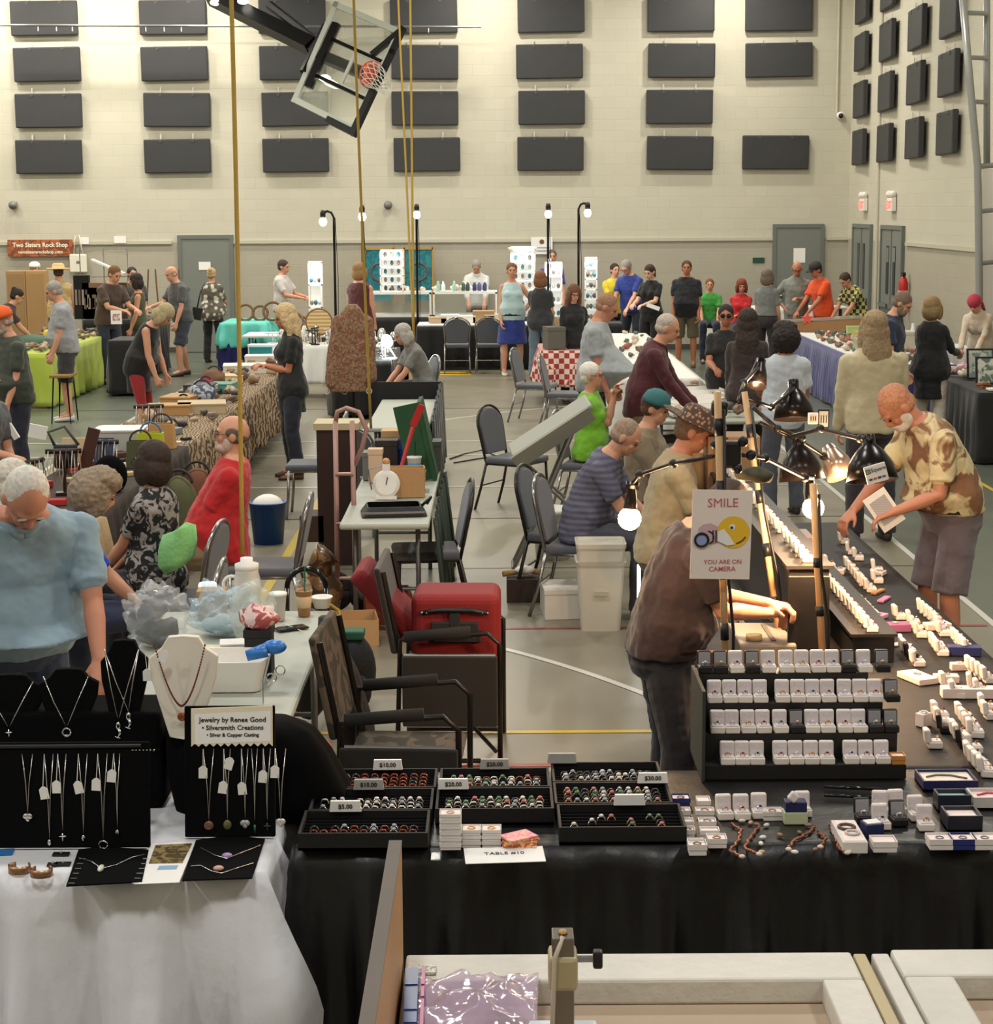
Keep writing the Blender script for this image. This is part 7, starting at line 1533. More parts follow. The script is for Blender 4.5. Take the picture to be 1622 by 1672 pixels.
for i, (x, y, w_, l_, h, c_, rz, lab) in enumerate(((915, 480, .07, .05, .02, (226, 206, 196), 60, 'white flat box beside the outer pair'), (605, 470, .08, .06, .025, (226, 208, 198), 70, 'white flat box at the end of the low shelf'), (860, 600, .12, .03, .012, (176, 130, 80), 55, 'tan leather strap'), (900, 650, .12, .035, .012, (190, 130, 170), 60, 'pink and silver strap'), (975, 850, .13, .07, .035, (150, 90, 130), 4, 'purple cushioned box'),
      (860, 770, .1, .06, .02, (200, 150, 180), 50, 'pink box of chains'), (1330, 840, .12, .06, .03, (226, 206, 196), 10, 'long white box by the outer cluster'), (1500, 1010, .14, .06, .04, (44, 48, 100), -8, 'blue velvet box at the outer edge'), (1120, 1180, .09, .16, .025, (232, 214, 206), 22, 'long white box on the near cloth'), (1395, 1110, .07, .04, .03, (226, 206, 196), 0, 'small white cube in the near rows'), (1480, 1290, .24, .06, .04, (232, 214, 206), -3, 'long white carton carrying ring boxes'), (1310, 1190, .1, .05, .03, (232, 214, 206), -4, 'white flat box left of the long carton'), (1160, 1480, .05, .04, .05, (232, 214, 206), 40, 'tilted white box by the riser'), (970, 950, .1, .04, .008, (236, 220, 214), 30, 'white price slip near the riser'), (920, 960, .06, .05, .02, (236, 220, 214), 60, 'white jewel box by the low shelf end'))):
    u = 1222 + x * .2466; v = 820 + y * .2466; q = jt(u, v); o_ = thing('flat_box', lab + ' on the side table', 'box', (min(q.x, 2.02), q.y, TZ + .0005), R(rz)); MB().box((0, 0, h / 2), (w_, l_, h)).build('box_body', mat(c_, .6), o_, bevel=.003)
    if h > .015: MB().torus((0, 0, h + .003), .014, .003, None, 14, 5).build('jewel', SILVER, o_, True)
# inner ledge things
t = thing('grey_case', 'grey plastic case with a grooved lid behind the riser', 'plastic case', (1.13, 7.55, TZ)); MB().box((0, 0, .06), (.24, .4, .12)).build('case_body', mat((140, 130, 120), .5), t, bevel=.012); MB().box((.03, 0, .121), (.02, .3, .006)).build('groove', mat((100, 92, 84), .5), t)
o = MB().lathe([(.02, 0), (.034, 0), (.034, .022), (.02, .022)], n=26).build('tape_roll', mat((226, 196, 140), .6), None, True); o.location = (1.08, 7.42, TZ + .122); tag(o, 'roll of cream tape lying on the grey case', 'tape roll')
for i in range(4): rb('w', (1.22, 6.95 + i * .07, TZ), 92, 'white ring box, %s in the short row behind the riser' % ORD[i], 'ring boxes behind the riser')
for i in range(5): rb('w', (1.12, 8.05 + i * .11, TZ), 92, 'white ring box, %s in the inner row by the folded hands' % ORD[i], 'ring boxes by the folded hands')
t = thing('black_pillar', 'tall black display pillar between the dowels', 'display pillar', (1.3, 7.38, TZ)); MB().box((0, 0, .2), (.17, .02, .4)).build('pillar_board', RM, t)
# ------------------------------------------------------------------ dowel poles and lamps
DW = mat((214, 176, 128), .45, pat='grain', col2=(186, 146, 100), pscale=4)
def dowel(label, b, tp, r=.014, tapes=(.2, .5, .8)):
    b, tp = Vector(b), Vector(tp); t = thing('dowel_post', label, 'post', b, 0, 'wooden lamp posts of the jewellery stall'); d = tp - b; MB().tube([(0, 0, 0), d], r, 12).build('dowel', DW, t, True)
    for s_ in tapes: MB().tube([d * (s_ - .025), d * (s_ + .025)], r + .0025, 12).build('black_tape', BLACKP, t, True)
    MB().tube([Vector((.016, -.012, .0)) + d * 0, Vector((.03, -.02, 0)) + d * .3, Vector((.012, -.014, 0)) + d * .55, Vector((.02, -.012, 0)) + d * .95], .006, 8).build('power_cord', BLACKP, t, True); return t
dY = 6.5
dowel('wooden lamp post carrying the SMILE sign', (P(1190, 1075, dY).x, dY, TZ), P(1172, 640, dY), .0135, (.3, .48, .72, .9))
dY2 = 7.6; dowel('wooden lamp post leaning left beside the folded hands', (P(1278, 1050, dY2).x, dY2, TZ), P(1216, 640, 7.9), .014, (.2, .4, .6, .85))
dY3 = 7.25; dowel('wooden lamp post at the end of the low shelf', (P(1346, 1090, dY3).x, dY3, TZ), P(1328, 790, dY3), .015, (.35, .6))
# SMILE sign
s0 = P(1178, 873, 6.44); s = thing('smile_sign', 'paper SMILE YOU ARE ON CAMERA sign taped to a post', 'sign', s0, R(2)); sw_, sh_ = 100 / FPX * 6.44, 150 / FPX * 6.44
SP = mat((236, 222, 212), .8); MB().box((0, 0, 0), (sw_, .003, sh_), rotm('Y', 1.5)).build('sheet', SP, s)
k_ = sw_ / 100.0
def sp(x, z, off=-.003): return Vector((x * k_, off, z * k_))
PINK = mat((196, 110, 110), .8); text('SMILE', 21 * k_, PINK, s, sp(2, 53), name='word_smile', ext=.0003); text('YOU ARE ON', 10.5 * k_, PINK, s, sp(3, -46), name='word_line', ext=.0003, bold=.0002); text('CAMERA', 11.5 * k_, PINK, s, sp(2, -58), name='word_line', ext=.0003, bold=.0002)
YL = mat((236, 190, 50), .7); f = MB(); f.lathe([(.001, 0), (27 * k_, 0), (27 * k_, -.001), (.001, -.001)], sp(20, 4), 32, 'y'); f.build('yellow_face', YL, s)
f = MB(); f.lathe([(.001, 0), (5 * k_, 0), (5 * k_, -.001)], sp(18, 13, -.0045), 18, 'y'); f.build('white_eye', PAPER, s); f = MB(); f.lathe([(.001, 0), (2.4 * k_, 0), (2.4 * k_, -.001)], sp(17, 12, -.006), 14, 'y'); f.build('pupil', INK, s)
f = MB(); f.tube([sp(16 + 26 * math.cos(R(a)), 4 + 20 * math.sin(R(a)), -.005) for a in range(-70, -15, 8)], 1.3 * k_, 6); f.build('smile_line', mat((90, 80, 50), .7), s)
f = MB(); f.loft([[sp(x, z, -.005) for x, z in ((-38, 12), (-30, 18), (-18, 20), (-6, 14), (-4, -10), (-16, -14), (-36, -8))], [sp(x, z, -.0065) for x, z in ((-38, 12), (-30, 18), (-18, 20), (-6, 14), (-4, -10), (-16, -14), (-36, -8))]]); f.build('drawn_camera', mat((206, 170, 176), .8), s)
f = MB(); f.torus(sp(-33, -8, -.008), 11 * k_, 2 * k_, rotm('X', 90)); f.torus(sp(-24, -4, -.008), 11 * k_, 1.2 * k_, rotm('X', 90), 12, 6, R(-70), R(80)); f.tube([sp(-14, 8, -.007), sp(-14, -12, -.007)], 1.2 * k_, 5); f.tube([sp(-9, 8, -.007), sp(-9, -12, -.007)], 1.2 * k_, 5); f.build('drawn_lens', INK, s)
f = MB(); f.lathe([(.001, 0), (9 * k_, 0), (9 * k_, -.001)], sp(-33, -8, -.006), 20, 'y'); f.build('drawn_glass', mat((150, 160, 210), .6), s)
f = MB(); f.loft([[sp(x, z, -.007) for x, z in ((-6, 6), (4, 10), (14, -2), (22, -16), (10, -18), (-6, -10))], [sp(x, z, -.0085) for x, z in ((-6, 6), (4, 10), (14, -2), (22, -16), (10, -18), (-6, -10))]]); f.build('drawn_glove', PAPER, s)
# lamps
LM = mat((30, 24, 22), .25, .4); WARM = (255, 196, 130)
a = P(1170, 770, 6.6)
q = P(1030, 828, 6.9); shade_lamp('glaring bare bulb lamp hanging at the left end of a long arm', q, (-.1, -.2, -1), .14, .03, LM, 90, [q + Vector((0, 0, .08)), P(1045, 775, 6.9), P(1100, 757, 6.8), P(1165, 745, 6.6)])
point('warm_bulb_light', q + Vector((.02, -.06, -.12)), 12, .045)
q = P(1326, 812, 7.4); shade_lamp('glaring bare bulb lamp above the ring box shelves', q, (.1, -.3, -1), .16, .03, LM, 90, [q + Vector((0, 0, .08)), P(1315, 780, 7.3), P(1250, 748, 7.0), P(1180, 738, 6.6)])
point('warm_bulb_light', q + Vector((0, -.07, -.12)), 55, .045)
q = P(1238, 616, 9.0); shade_lamp('small glaring bulb lamp over the white shirted shopper', q, (-.2, -.5, -.8), .12, .05, LM, 60, [q + Vector((0, 0, .05)), P(1215, 625, 8.6), P(1205, 655, 8.0)]); point('warm_bulb_light', q + Vector((0, -.07, -.04)), 8, .04)
q = P(1368, 760, 7.9); shade_lamp('lit silver clip lamp tilted towards the ring boxes', q, (.25, -.35, -.6), .15, .07, mat((196, 170, 150), .25, .9), 40, [q + Vector((-.03, 0, .05)), P(1345, 745, 7.9), P(1310, 722, 7.8), P(1240, 690, 7.7)]); point('warm_bulb_light', q + Vector((.03, -.1, -.08)), 22, .04)
q = P(1297, 668, 8.6); shade_lamp('black bell lamp lit underneath, before the white shirt', q, (0, -.25, -1), .26, .1, LM, 30, [q + Vector((0, 0, .1)), P(1260, 665, 8.4), P(1222, 650, 8.0)]); point('warm_bulb_light', q + Vector((0, -.06, -.12)), 10, .05)
q = P(1308, 765, 7.7); shade_lamp('black bell lamp under the tangle of arms', q, (.1, -.15, -1), .24, .1, LM, 0, [q + Vector((0, 0, .12)), P(1310, 715, 7.7), P(1270, 700, 7.6), P(1230, 665, 7.6)])
q = P(1423, 765, 7.2); sl = shade_lamp('big black bell lamp with the card reader sign, at the right', q, (.05, -.3, -1), .25, .105, LM, 0, [q + Vector((0, 0, .12)), P(1405, 716, 7.3), P(1340, 700, 7.4), P(1295, 712, 7.5)])
q = P(1175, 672, 6.6); t = thing('camera_flash', 'small black box clamp at the top of the SMILE post', 'clamp', q); MB().box((0, 0, .01), (.06, .05, .06), rotm('Y', 6)).build('clamp_body', BLACKP, t, bevel=.012); MB().tube([(0, 0, -.03), (0, 0, -.1)], .012, 8).build('clamp_stem', BLACKP, t)
q = P(1190, 742, 6.58); t = thing('lamp_clamp', 'tangle of black clamps and knobs on the SMILE post', 'clamp', q); f = MB(); f.box((0, 0, 0), (.09, .05, .1)); f.build('clamp_body', BLACKP, t, bevel=.01)
for i, (x, z) in enumerate(((-.05, .04), (.05, .05), (.03, -.05), (-.03, -.06), (.08, 0))): MB().ell((x, -.02, z), .02).build('knob', BLACKP, t, True)
t = thing('camera_drape', 'olive crumpled cap hung over the lamp arms', 'cap', P(1235, 775, 6.9)); f = MB(); f.ell((0, 0, 0), (.08, .06, .03))
for v in f.bm.verts: v.co += v.co.normalized() * noise.noise(v.co * 20) * .02
f.build('cap_cloth', mat((70, 66, 48), .9), t, True)
q = P(1431, 773, 7.05); cr = thing('reader_sign', 'white card with the payment logo hanging on the big black lamp', 'sign', q); MB().box((0, 0, 0), (.088, .008, .074), rotm('Y', -16)).build('sign_card', WHITE, cr, bevel=.004)
def rsg(x, z): a_ = R(16); return Vector((x * math.cos(a_) - z * math.sin(a_), -.0055, x * math.sin(a_) + z * math.cos(a_)))
text('Square', .022, INK, cr, rsg(.012, .016), (PI / 2, -R(16), 0), ext=.0004); f = MB()
for sx, sz, w_, h_ in ((0, .0075, .017, .003), (0, -.0075, .017, .003), (-.0075, 0, .003, .017), (.0075, 0, .003, .017), (0, 0, .005, .005)): f.box(rsg(-.03 + sx, .015 + sz), (w_, .001, h_), rotm('Y', -16))
f.build('square_logo', INK, cr)
for i, c_ in enumerate(((60, 70, 110), (200, 110, 50), (40, 60, 120), (90, 100, 110))): MB().box(rsg(-.027 + i * .018, -.018), (.013, .001, .008), rotm('Y', -16)).build('card_mark', mat(c_, .7), cr)
for i, (u, v, w_, h_, c_) in enumerate(((1345, 684, .05, .085, (190, 190, 180)), (1328, 683, .045, .05, (214, 200, 190)))):
    q = P(u, v, 7.8); t = thing('hang_card', ('phone showing a lit page', 'white barcode card')[i] + ' clipped on the lamp arms', 'phone' if i == 0 else 'card', q); MB().box((0, 0, 0), (w_, .01, h_)).build('card_body', BLACKP if i == 0 else PAPER, t, bevel=.003); MB().box((0, -.006, 0), (w_ - .012, .002, h_ - .016)).build('card_face', mat(c_, .5), t)
    for k in range(3): MB().box(((k - 1) * w_ * .22, -.0075, 0), (.004, .001, h_ * .4)).build('print_bar', INK, t)
# boxes and cabinet behind the lamps
for i, (u, v, Y, w_, h_, c_, lab) in enumerate(((1195, 600, 10.4, .3, .22, (150, 116, 84), 'wooden jewellery cabinet behind the lamps'), (1160, 675, 10.6, .3, .06, (196, 170, 130), 'shallow wooden tray beside the leopard print hat'), (1290, 790, 9.6, .22, .1, (180, 160, 150), 'stack of folded papers behind the lamps'))):
    q = P(u, v + 100, Y); t = thing('wooden_box', lab, 'box', (max(q.x, 1.1), Y, .75)); hh = .62 if i == 0 else (.5 if i == 1 else .18); MB().box((0, 0, hh / 2), (w_, .25, hh)).build('box_body', mat(c_, .7), t, bevel=.004); MB().box((0, -.13, hh / 2), (w_ * .8, .01, hh * .8)).build('box_panel', mat(tuple(c * .85 for c in c_), .7), t)
# ------------------------------------------------------------------ nearest foreground: white framed case lids and plank
PW = mat((206, 202, 192), .6, var=.08, vscale=6, bump=.15, bscale=40); TANP = mat((176, 156, 134), .8, var=.05, vscale=4); zc = 1.30
cs = thing('case_cabinet', 'cabinet carrying the white framed lids in the foreground', 'cabinet', (.75, 2.8, 0)); MB().box((0, 0, zc / 2 - .04), (1.86, 1.0, zc - .08)).build('cabinet_body', mat((96, 84, 72), .7), cs)
def cpt(u, v, z=zc): q = G(u, v, z); return Vector((q.x, q.y, z))
yF = cpt(900, 1556).y
def lid(label, x0, x1, y1_, fr=.11, near=2.3):
    t = thing('framed_lid', label, 'case lid', ((x0 + x1) / 2, y1_, zc - .079), 0, 'white framed lids in the foreground'); h = .079; cx = (x0 + x1) / 2
    MB().box2((x0 - cx, near - y1_, .0), (x1 - cx, 0, .03)).build('inset_panel', TANP, t)
    MB().box2((x0 - cx, -.12, .03), (x1 - cx, 0, h)).build('frame_rail', PW, t, bevel=.006)
    if x0 > 0.2 or True: MB().box2((x0 - cx, near - y1_, .03), (x0 - cx + (fr if x0 > .3 else .04), -.12, h)).build('frame_stile', PW, t, bevel=.006)
    MB().box2((x1 - cx - fr * .62, near - y1_, .03), (x1 - cx, -.12, h)).build('frame_stile', PW, t, bevel=.006); return t
xa = cpt(664, 1556).x; xb = cpt(1388, 1550).x; xc = cpt(1452, 1546).x
lid('left white framed lid with a tan inset panel', xa, xb, yF, .12); lid('right white framed lid cut by the picture edge', xc, xc + .9, yF + .01, .09)
for i, u in enumerate((1396, 1426)):
    a = cpt(u, 1552); MB_ = MB().box2((-.012, 2.3 - yF, 0), (.012 + .008 * i, 0, .075)); o = MB_.build('wooden_strip', PW if i else mat((184, 168, 132), .6), None, bevel=.004); o.location = (a.x + .008, yF, zc - .079); tag(o, ('yellowed' if i == 0 else 'white') + ' painted strip lying between the two framed lids', 'strip')
o = MB().box((0, 0, .003), (.034, .034, .006)).build('tile', mat((150, 148, 140), .5, pat='noise', col2=(220, 216, 206), pscale=70), None); o.location = cpt(697, 1586, zc + .001); tag(o, 'small grey printed tile lying on the corner of the left lid', 'tile')
# plank
pk = thing('plank', 'long upright plank with a grey top edge running towards the viewer', 'plank', (0, 0, 0)); pk.location = (-.175, 3.2, .0); x_ = P(646, 1372, 3.2).x - pk.location.x; zt_ = P(646, 1372, 3.2).z
MB().box2((x_ - .0115, -1.1, .0), (x_ + .0115, 0, zt_ - .003)).build('plank_board', mat((186, 146, 108), .6, pat='grain', col2=(170, 130, 92), pscale=2), pk); MB().box2((x_ - .012, -1.1, zt_ - .003), (x_ + .012, 0.0005, zt_)).build('grey_edge', mat((92, 82, 74), .6, var=.1), pk)
# lamp post in the foreground
y_ = 2.84; q = P(918, 1512, y_ + .03); t = thing('square_post', 'square metal lamp post with a clamp knob in the foreground', 'post', (q.x, y_, zc)); hh = q.z - zc; MT = mat((128, 122, 114), .3, .85)
MB().box((0, 0, hh / 2), (.036, .05, hh)).build('post_tube', MT, t, bevel=.002); MB().box((0, 0, hh - .06), (.048, .062, .06)).build('clamp_collar', mat((176, 166, 130), .5), t, bevel=.008); MB().tube([(.02, 0, hh - .045), (.05, 0, hh - .045)], .006, 8).build('knob_stem', STEEL, t); MB().box((.058, 0, hh - .045), (.016, .02, .03)).build('clamp_knob', BLACKP, t, bevel=.004)
MB().tube([(.0, -.02, hh + .003), (-.014, -.032, hh - .03), (-.018, -.034, .06), (-.02, -.04, .0)], .004, 8).build('grey_wire', mat((186, 176, 160), .5), t, True); MB().ell((0, 0, hh + .002), (.008, .01, .004)).build('screw_head', mat((160, 120, 60), .4), t, True)
MB().box((.0, 0, .008), (.12, .12, .014)).build('base_plate', mat((214, 222, 230), .3), t, bevel=.006)
# zip bag
zbg = thing('zip_bag', 'clear plastic zip bag with blue and magenta edge, lower centre', 'plastic bag', cpt(765, 1650)); w3 = [cpt(658, 1672 + 60), cpt(876, 1672 + 60), cpt(880, 1598), cpt(662, 1606)]
f = MB(); n = 26; g = [[None] * (n + 1) for _ in range(n + 1)]
for i in range(n + 1):
    for j in range(n + 1):
        s_, t_ = i / n, j / n; p = (w3[0] * (1 - s_) + w3[1] * s_) * (1 - t_) + (w3[3] * (1 - s_) + w3[2] * s_) * t_ - zbg.location
        p.z += .012 + .02 * math.sin(PI * s_) * math.sin(PI * t_) + .016 * noise.noise((s_ * 6, t_ * 6, 2)) + .008 * abs(noise.noise((s_ * 16, t_ * 14, 5))); g[i][j] = f.bm.verts.new(p)
for i in range(n):
    for j in range(n): f.bm.faces.new((g[i][j], g[i + 1][j], g[i + 1][j + 1], g[i][j + 1]))
o = f.build('bag_film', mat((206, 184, 208), .1, alpha=.5, coat=.8), zbg, True); o.modifiers.new('t', 'SOLIDIFY').thickness = .001
for k, (s0_, s1_, c_) in enumerate(((.0, .1, (50, 80, 150)), (.125, .15, (170, 40, 120)))):
    f = MB(); L_ = []
    for j in range(13):
        t_ = j / 12; row = []
        for s_ in (s0_, s1_): p = (w3[0] * (1 - s_) + w3[1] * s_) * (1 - t_) + (w3[3] * (1 - s_) + w3[2] * s_) * t_ - zbg.location; p.z += .03; row.append(p)
        L_.append(row)
    for j in range(12): f.face([L_[j][0], L_[j][1], L_[j + 1][1], L_[j + 1][0]])
    o = f.build('zip_strip', mat(c_, .3), zbg); o.modifiers.new('t', 'SOLIDIFY').thickness = .002
# ------------------------------------------------------------------ the people
def pe(label, u, v, z, face, **k):
    """u,v,z: where the crown of the head shows and how high above the floor it is"""
    lean = R(k.get('lean', 0)); H = k.get('H', 1.75); s_ = H / 1.75
    x, y = at_head(u, v, z); off = (math.sin(lean) * .6 - .1 * math.sin(lean)) * s_ if lean else 0.02
    fx_, fy_ = math.cos(R(face)), math.sin(R(face)); k.setdefault('H', H)
    ch = k.pop('ch', None)
    if ch: chair(x - fx_ * (off + .02), y - fy_ * (off + .02) + k.get('dy', 0), face, ch)
    return person(label, (x - fx_ * off + k.pop('dx', 0), y - fy_ * off + k.pop('dy', 0)), face, **k)
GR_ = (150, 146, 140); DK = (44, 34, 30); BR = (84, 60, 44); BL = (178, 150, 110); WH = (214, 210, 204)
# left side
pe('man in an orange cap and dark green shirt at the left edge', 5, 497, 1.8, 215, H=1.78, lean=8, headp=10, hat=('cap', (222, 96, 40)), hair=('fringe', GR_), beard=(170, 160, 150), top=('tee', (56, 62, 54)), bottom=('pants', (30, 34, 50)), arms=('slack', 'table'), girth=1.3)
pe('grey haired man in a light grey shirt and dark shorts at the green table', 70, 457, 1.8, 195, H=1.8, lean=10, headp=15, hair=('short', GR_), top=('tee', (150, 152, 156)), bottom=('shorts', (54, 54, 60)), arms=('slack', 'slack'), girth=1.0, shoes=(210, 206, 200), dx=.15)
pe('dark haired woman bending behind the orange capped man', 35, 478, 1.5, 20, fem=1, H=1.65, lean=35, hair=('bun', DK), top=('tee', (60, 50, 50)), arms=('table', 'table'))
pe('person in a straw hat and tan vest over plaid sleeves, back turned', 95, 430, 1.78, 100, H=1.76, hair=('short', BR), hat=('brim', (206, 172, 120)), top=('vest', (196, 170, 116)), bottom=('pants', (40, 46, 70)), arms=('fwd', 'slack'), girth=.5)
pe('person in a white cap at the far left corner', 57, 428, 1.72, 310, H=1.72, hat=('beanie', (232, 228, 220)), hair=('short', GR_), top=('tee', (80, 74, 70)), arms=('table', 'table'))
pe('brown haired man in a brown shirt bending over the racks', 188, 443, 1.74, 320, H=1.86, lean=18, headp=10, hair=('short', (120, 84, 54)), top=('tee', (76, 60, 50)), arms=('fwd', 'fwd'))
pe('dark haired person half hidden behind the brown haired man', 202, 438, 1.72, 300, H=1.72, hair=('short', DK), top=('tee', (70, 64, 60)), arms=('slack', 'slack'), dy=.7)
pe('woman in a green tank top with short dark hair facing left', 222, 447, 1.68, 190, fem=1, H=1.68, headp=10, hair=('bob', DK), top=('tank', (74, 78, 52)), bottom=('pants', (60, 56, 46)), arms=('slack', 'fwd'))
pe('balding man in a dark grey shirt and shorts near the grey door', 262, 436, 1.78, 215, H=1.8, lean=14, headp=12, hair=('fringe', (150, 130, 110)), top=('tee', (84, 82, 84)), bottom=('shorts', (50, 54, 66)), arms=('slack', 'fwd'), girth=.7, shoes=(70, 56, 50), stance=1, dx=.05, dy=.7)
pe('blonde woman in a black tank top bending over the left table', 270, 510, 1.52, -8, fem=1, H=1.72, lean=32, headp=28, hair=('bob', (170, 156, 122)), top=('tank', (28, 26, 28), .62), bottom=('leggings', (150, 40, 44)), arms=('hang', 'hang'), girth=1.0, skin='fair', shw=1.1)
pe('woman in a patterned blouse with a black shoulder bag, back turned', 346, 437, 1.66, 80, fem=1, H=1.66, hair=('bun', (180, 150, 110)), top=('blouse', mat((206, 200, 184), .85, pat='voronoi', col2=(96, 90, 80), pscale=11), .78), bottom=('pants', (22, 22, 24)), arms=('slack', 'fwd'), girth=.5)
pe('man in a white shirt standing before the far tables', 462, 424, 1.78, -20, H=1.78, headp=10, hair=('short', (60, 50, 44)), top=('tee', (196, 190, 186)), bottom=('pants', (70, 66, 54)), arms=('fwd', 'fwd'), girth=.4)
pe('blonde woman in black with dark jeans, facing left', 470, 500, 1.72, 195, fem=1, H=1.74, headp=18, hair=('wave', (196, 170, 126)), top=('tee', (26, 26, 28), .68), bottom=('pants', (28, 32, 46)), arms=('chest', 'chest'), shoes=(96, 70, 54), skin='tan')
pe('long haired man in a maroon vest, back turned, behind the patterned coat', 588, 429, 1.84, 60, H=1.84, hair=('bob', (150, 116, 78)), top=('vest', (84, 40, 40)), bottom=('pants', (66, 80, 104)), arms=('hang', 'hang'), girth=.4)
pe('grey haired person bending over by the bright reading lamp', 640, 530, 1.3, 200, ch='grey banquet chair under the grey haired person by the reading lamp', fem=1, H=1.7, sit=.46, lean=30, hair=('bob', (170, 166, 160)), top=('tee', (120, 120, 118)), bottom=('pants', (60, 60, 66)), arms=('table', 'table'), dx=.15)
pe('seated woman with thick dark hair in a black and white blouse', 244, 735, 1.31, 158, fem=1, H=1.68, sit=.46, near=1, hair=('bob', (52, 38, 32)), glasses=((30, 28, 28),), top=('tee', mat((150, 146, 142), .85, pat='noise', col2=(28, 28, 30), pscale=17)), bottom=('pants', (40, 40, 46)), arms=('lap', 'lap'), girth=.3)
pe('seated bald man in a red shirt facing left', 384, 697, 1.33, 184, H=1.8, sit=.46, near=1, lean=-10, headp=6, hair=('fringe', (96, 82, 72)), beard=(190, 170, 156), glasses=((120, 110, 100),), top=('tee', (186, 30, 34)), bottom=('pants', (120, 104, 76)), arms=('lap', 'lap'), girth=.9, skin='fair')
pe('seated curly grey haired woman in bright blue, leaning right', 78, 818, 1.15, 20, fem=1, H=1.66, sit=.46, lean=20, near=1, headp=14, hair=('curly', (140, 124, 104)), top=('tee', (24, 60, 170)), bottom=('pants', (50, 54, 80)), arms=('table', 'table'), dx=.22)
pe('white haired woman with a sparkly green headband', 12, 822, 1.2, 60, fem=1, H=1.66, sit=.46, lean=6, near=1, hair=('bob', (196, 190, 178)), hat=('band', (50, 150, 80)), top=('tee', (90, 96, 90)), arms=('lap', 'lap'), dy=.55, dx=-.12)
pe('old white haired man in a light blue shirt looking down', 46, 866, 1.46, 296, H=1.84, lean=32, headp=34, near=1, hair=('thin', (206, 200, 190)), top=('polo', (134, 158, 172)), bottom=('pants', (60, 70, 96)), arms=('table', 'table'), girth=2.2, shw=1.35, skin='red')
pe('brown haired person holding white papers at the left edge', -4, 606, 1.6, 330, H=1.68, lean=12, headp=14, hair=('short', (110, 84, 62)), top=('tee', (84, 88, 90)), bottom=('pants', (50, 56, 70)), arms=('slack', 'fwd'), dx=-.08)
# back centre
pe('person in a white shirt bent behind the glass showcases', 778, 426, 1.7, 270, H=1.75, lean=15, headp=25, hair=('short', GR_), top=('rolled', (220, 222, 220)), arms=('table', 'table'), dy=.2)
pe('woman in a pale blue tank top and blue skirt standing in the aisle', 836, 430, 1.79, 275, fem=1, H=1.8, hair=('pony', (110, 76, 56)), top=('tank', (178, 206, 210), .86), bottom=('skirt', (40, 56, 130)), arms=('hip', 'slack'), girth=.5, shoes=(214, 208, 200), belt=(40, 38, 40), skin='fair')
pe('woman with a brown bob in a dark shirt and jeans, back turned', 883, 443, 1.68, 75, fem=1, H=1.68, hair=('bob', (124, 84, 56)), top=('tee', (50, 50, 54), .8), bottom=('pants', (96, 112, 130)), arms=('fwd', 'slack'), girth=.5)
pe('auburn haired woman in black with glasses', 937, 470, 1.58, 285, fem=1, H=1.62, headp=16, hair=('long', (104, 66, 46)), glasses=((40, 36, 36),), top=('long', (24, 23, 25)), arms=('slack', 'slack'))
pe('person in purple standing behind the clear towers', 903, 407, 1.92, 275, fem=1, H=1.9, hair=('short', (90, 84, 78)), top=('tee', (80, 60, 150)), arms=('slack', 'slack'), dy=.6)
pe('person in a yellow shirt behind the man in blue', 1005, 430, 1.7, 290, H=1.7, hair=('short', DK), top=('tee', (214, 190, 50)), arms=('slack', 'table'))
pe('grey haired man in a blue shirt bending towards the wares', 1024, 426, 1.76, 235, H=1.82, lean=16, headp=24, hair=('short', (140, 134, 128)), glasses=((60, 50, 50),), top=('tee', (38, 56, 130)), bottom=('pants', (40, 44, 56)), arms=('table', 'table'), girth=.3)
pe('young woman in a short black top and skirt holding a leaflet', 1063, 433, 1.72, 235, fem=1, H=1.74, headp=22, hair=('pony', (66, 44, 36)), top=('tee', (20, 20, 22), .95), bottom=('shorts', (20, 20, 22)), arms=('fwd', 'fwd'), skin='pale')
pe('man in a black shirt and khaki shorts facing the camera', 1128, 427, 1.78, 262, H=1.78, hair=('short', (70, 56, 46)), top=('tee', (26, 28, 34), .82), bottom=('shorts', (96, 88, 68)), arms=('slack', 'slack'), girth=.8, skin='tan', shoes=(80, 74, 66), dy=.6)
pe('boy in green seated behind the long white cloth', 1163, 450, 1.5, 265, H=1.55, sit=.6, hair=('short', (110, 70, 44)), top=('tee', (60, 150, 60)), arms=('table', 'table'), dy=.3)
pe('seated woman in red behind the long white cloth', 1210, 453, 1.46, 270, fem=1, H=1.66, sit=.55, headp=14, hair=('bob', (126, 58, 40)), top=('long', (200, 40, 44)), arms=('cross', 'cross'), dy=-.1)
pe('woman in a short grey shirt and black trousers, back turned', 1254, 440, 1.68, 60, fem=1, H=1.68, hair=('bob', (110, 96, 84)), top=('tee', (118, 122, 122), 1.0), bottom=('pants', (46, 44, 46)), arms=('slack', 'slack'))
pe('man in an open grey shirt looking at something in his hand', 1302, 427, 1.76, 262, H=1.78, headp=26, hair=('fringe', (160, 120, 96)), glasses=((50, 40, 40),), top=('rolled', (128, 132, 126)), bottom=('pants', (120, 122, 120)), arms=('chest', 'hip'), skin='red')
pe('man in a black cap and bright orange vest', 1333, 428, 1.76, 205, H=1.78, lean=14, headp=12, hair=('short', (60, 50, 46)), hat=('cap', (50, 46, 44)), top=('tee', (230, 84, 34)), bottom=('pants', (40, 36, 36)), arms=('table', 'table'), skin='tan')
pe('person in a yellow and black patterned shirt bending over the minerals', 1362, 450, 1.55, 215, fem=1, H=1.7, lean=36, headp=10, hair=('short', (64, 50, 40)), top=('tee', mat((206, 200, 130), .85, pat='check', col2=(60, 64, 50), pscale=16)), bottom=('pants', (60, 56, 50)), arms=('table', 'table'), dx=.15)
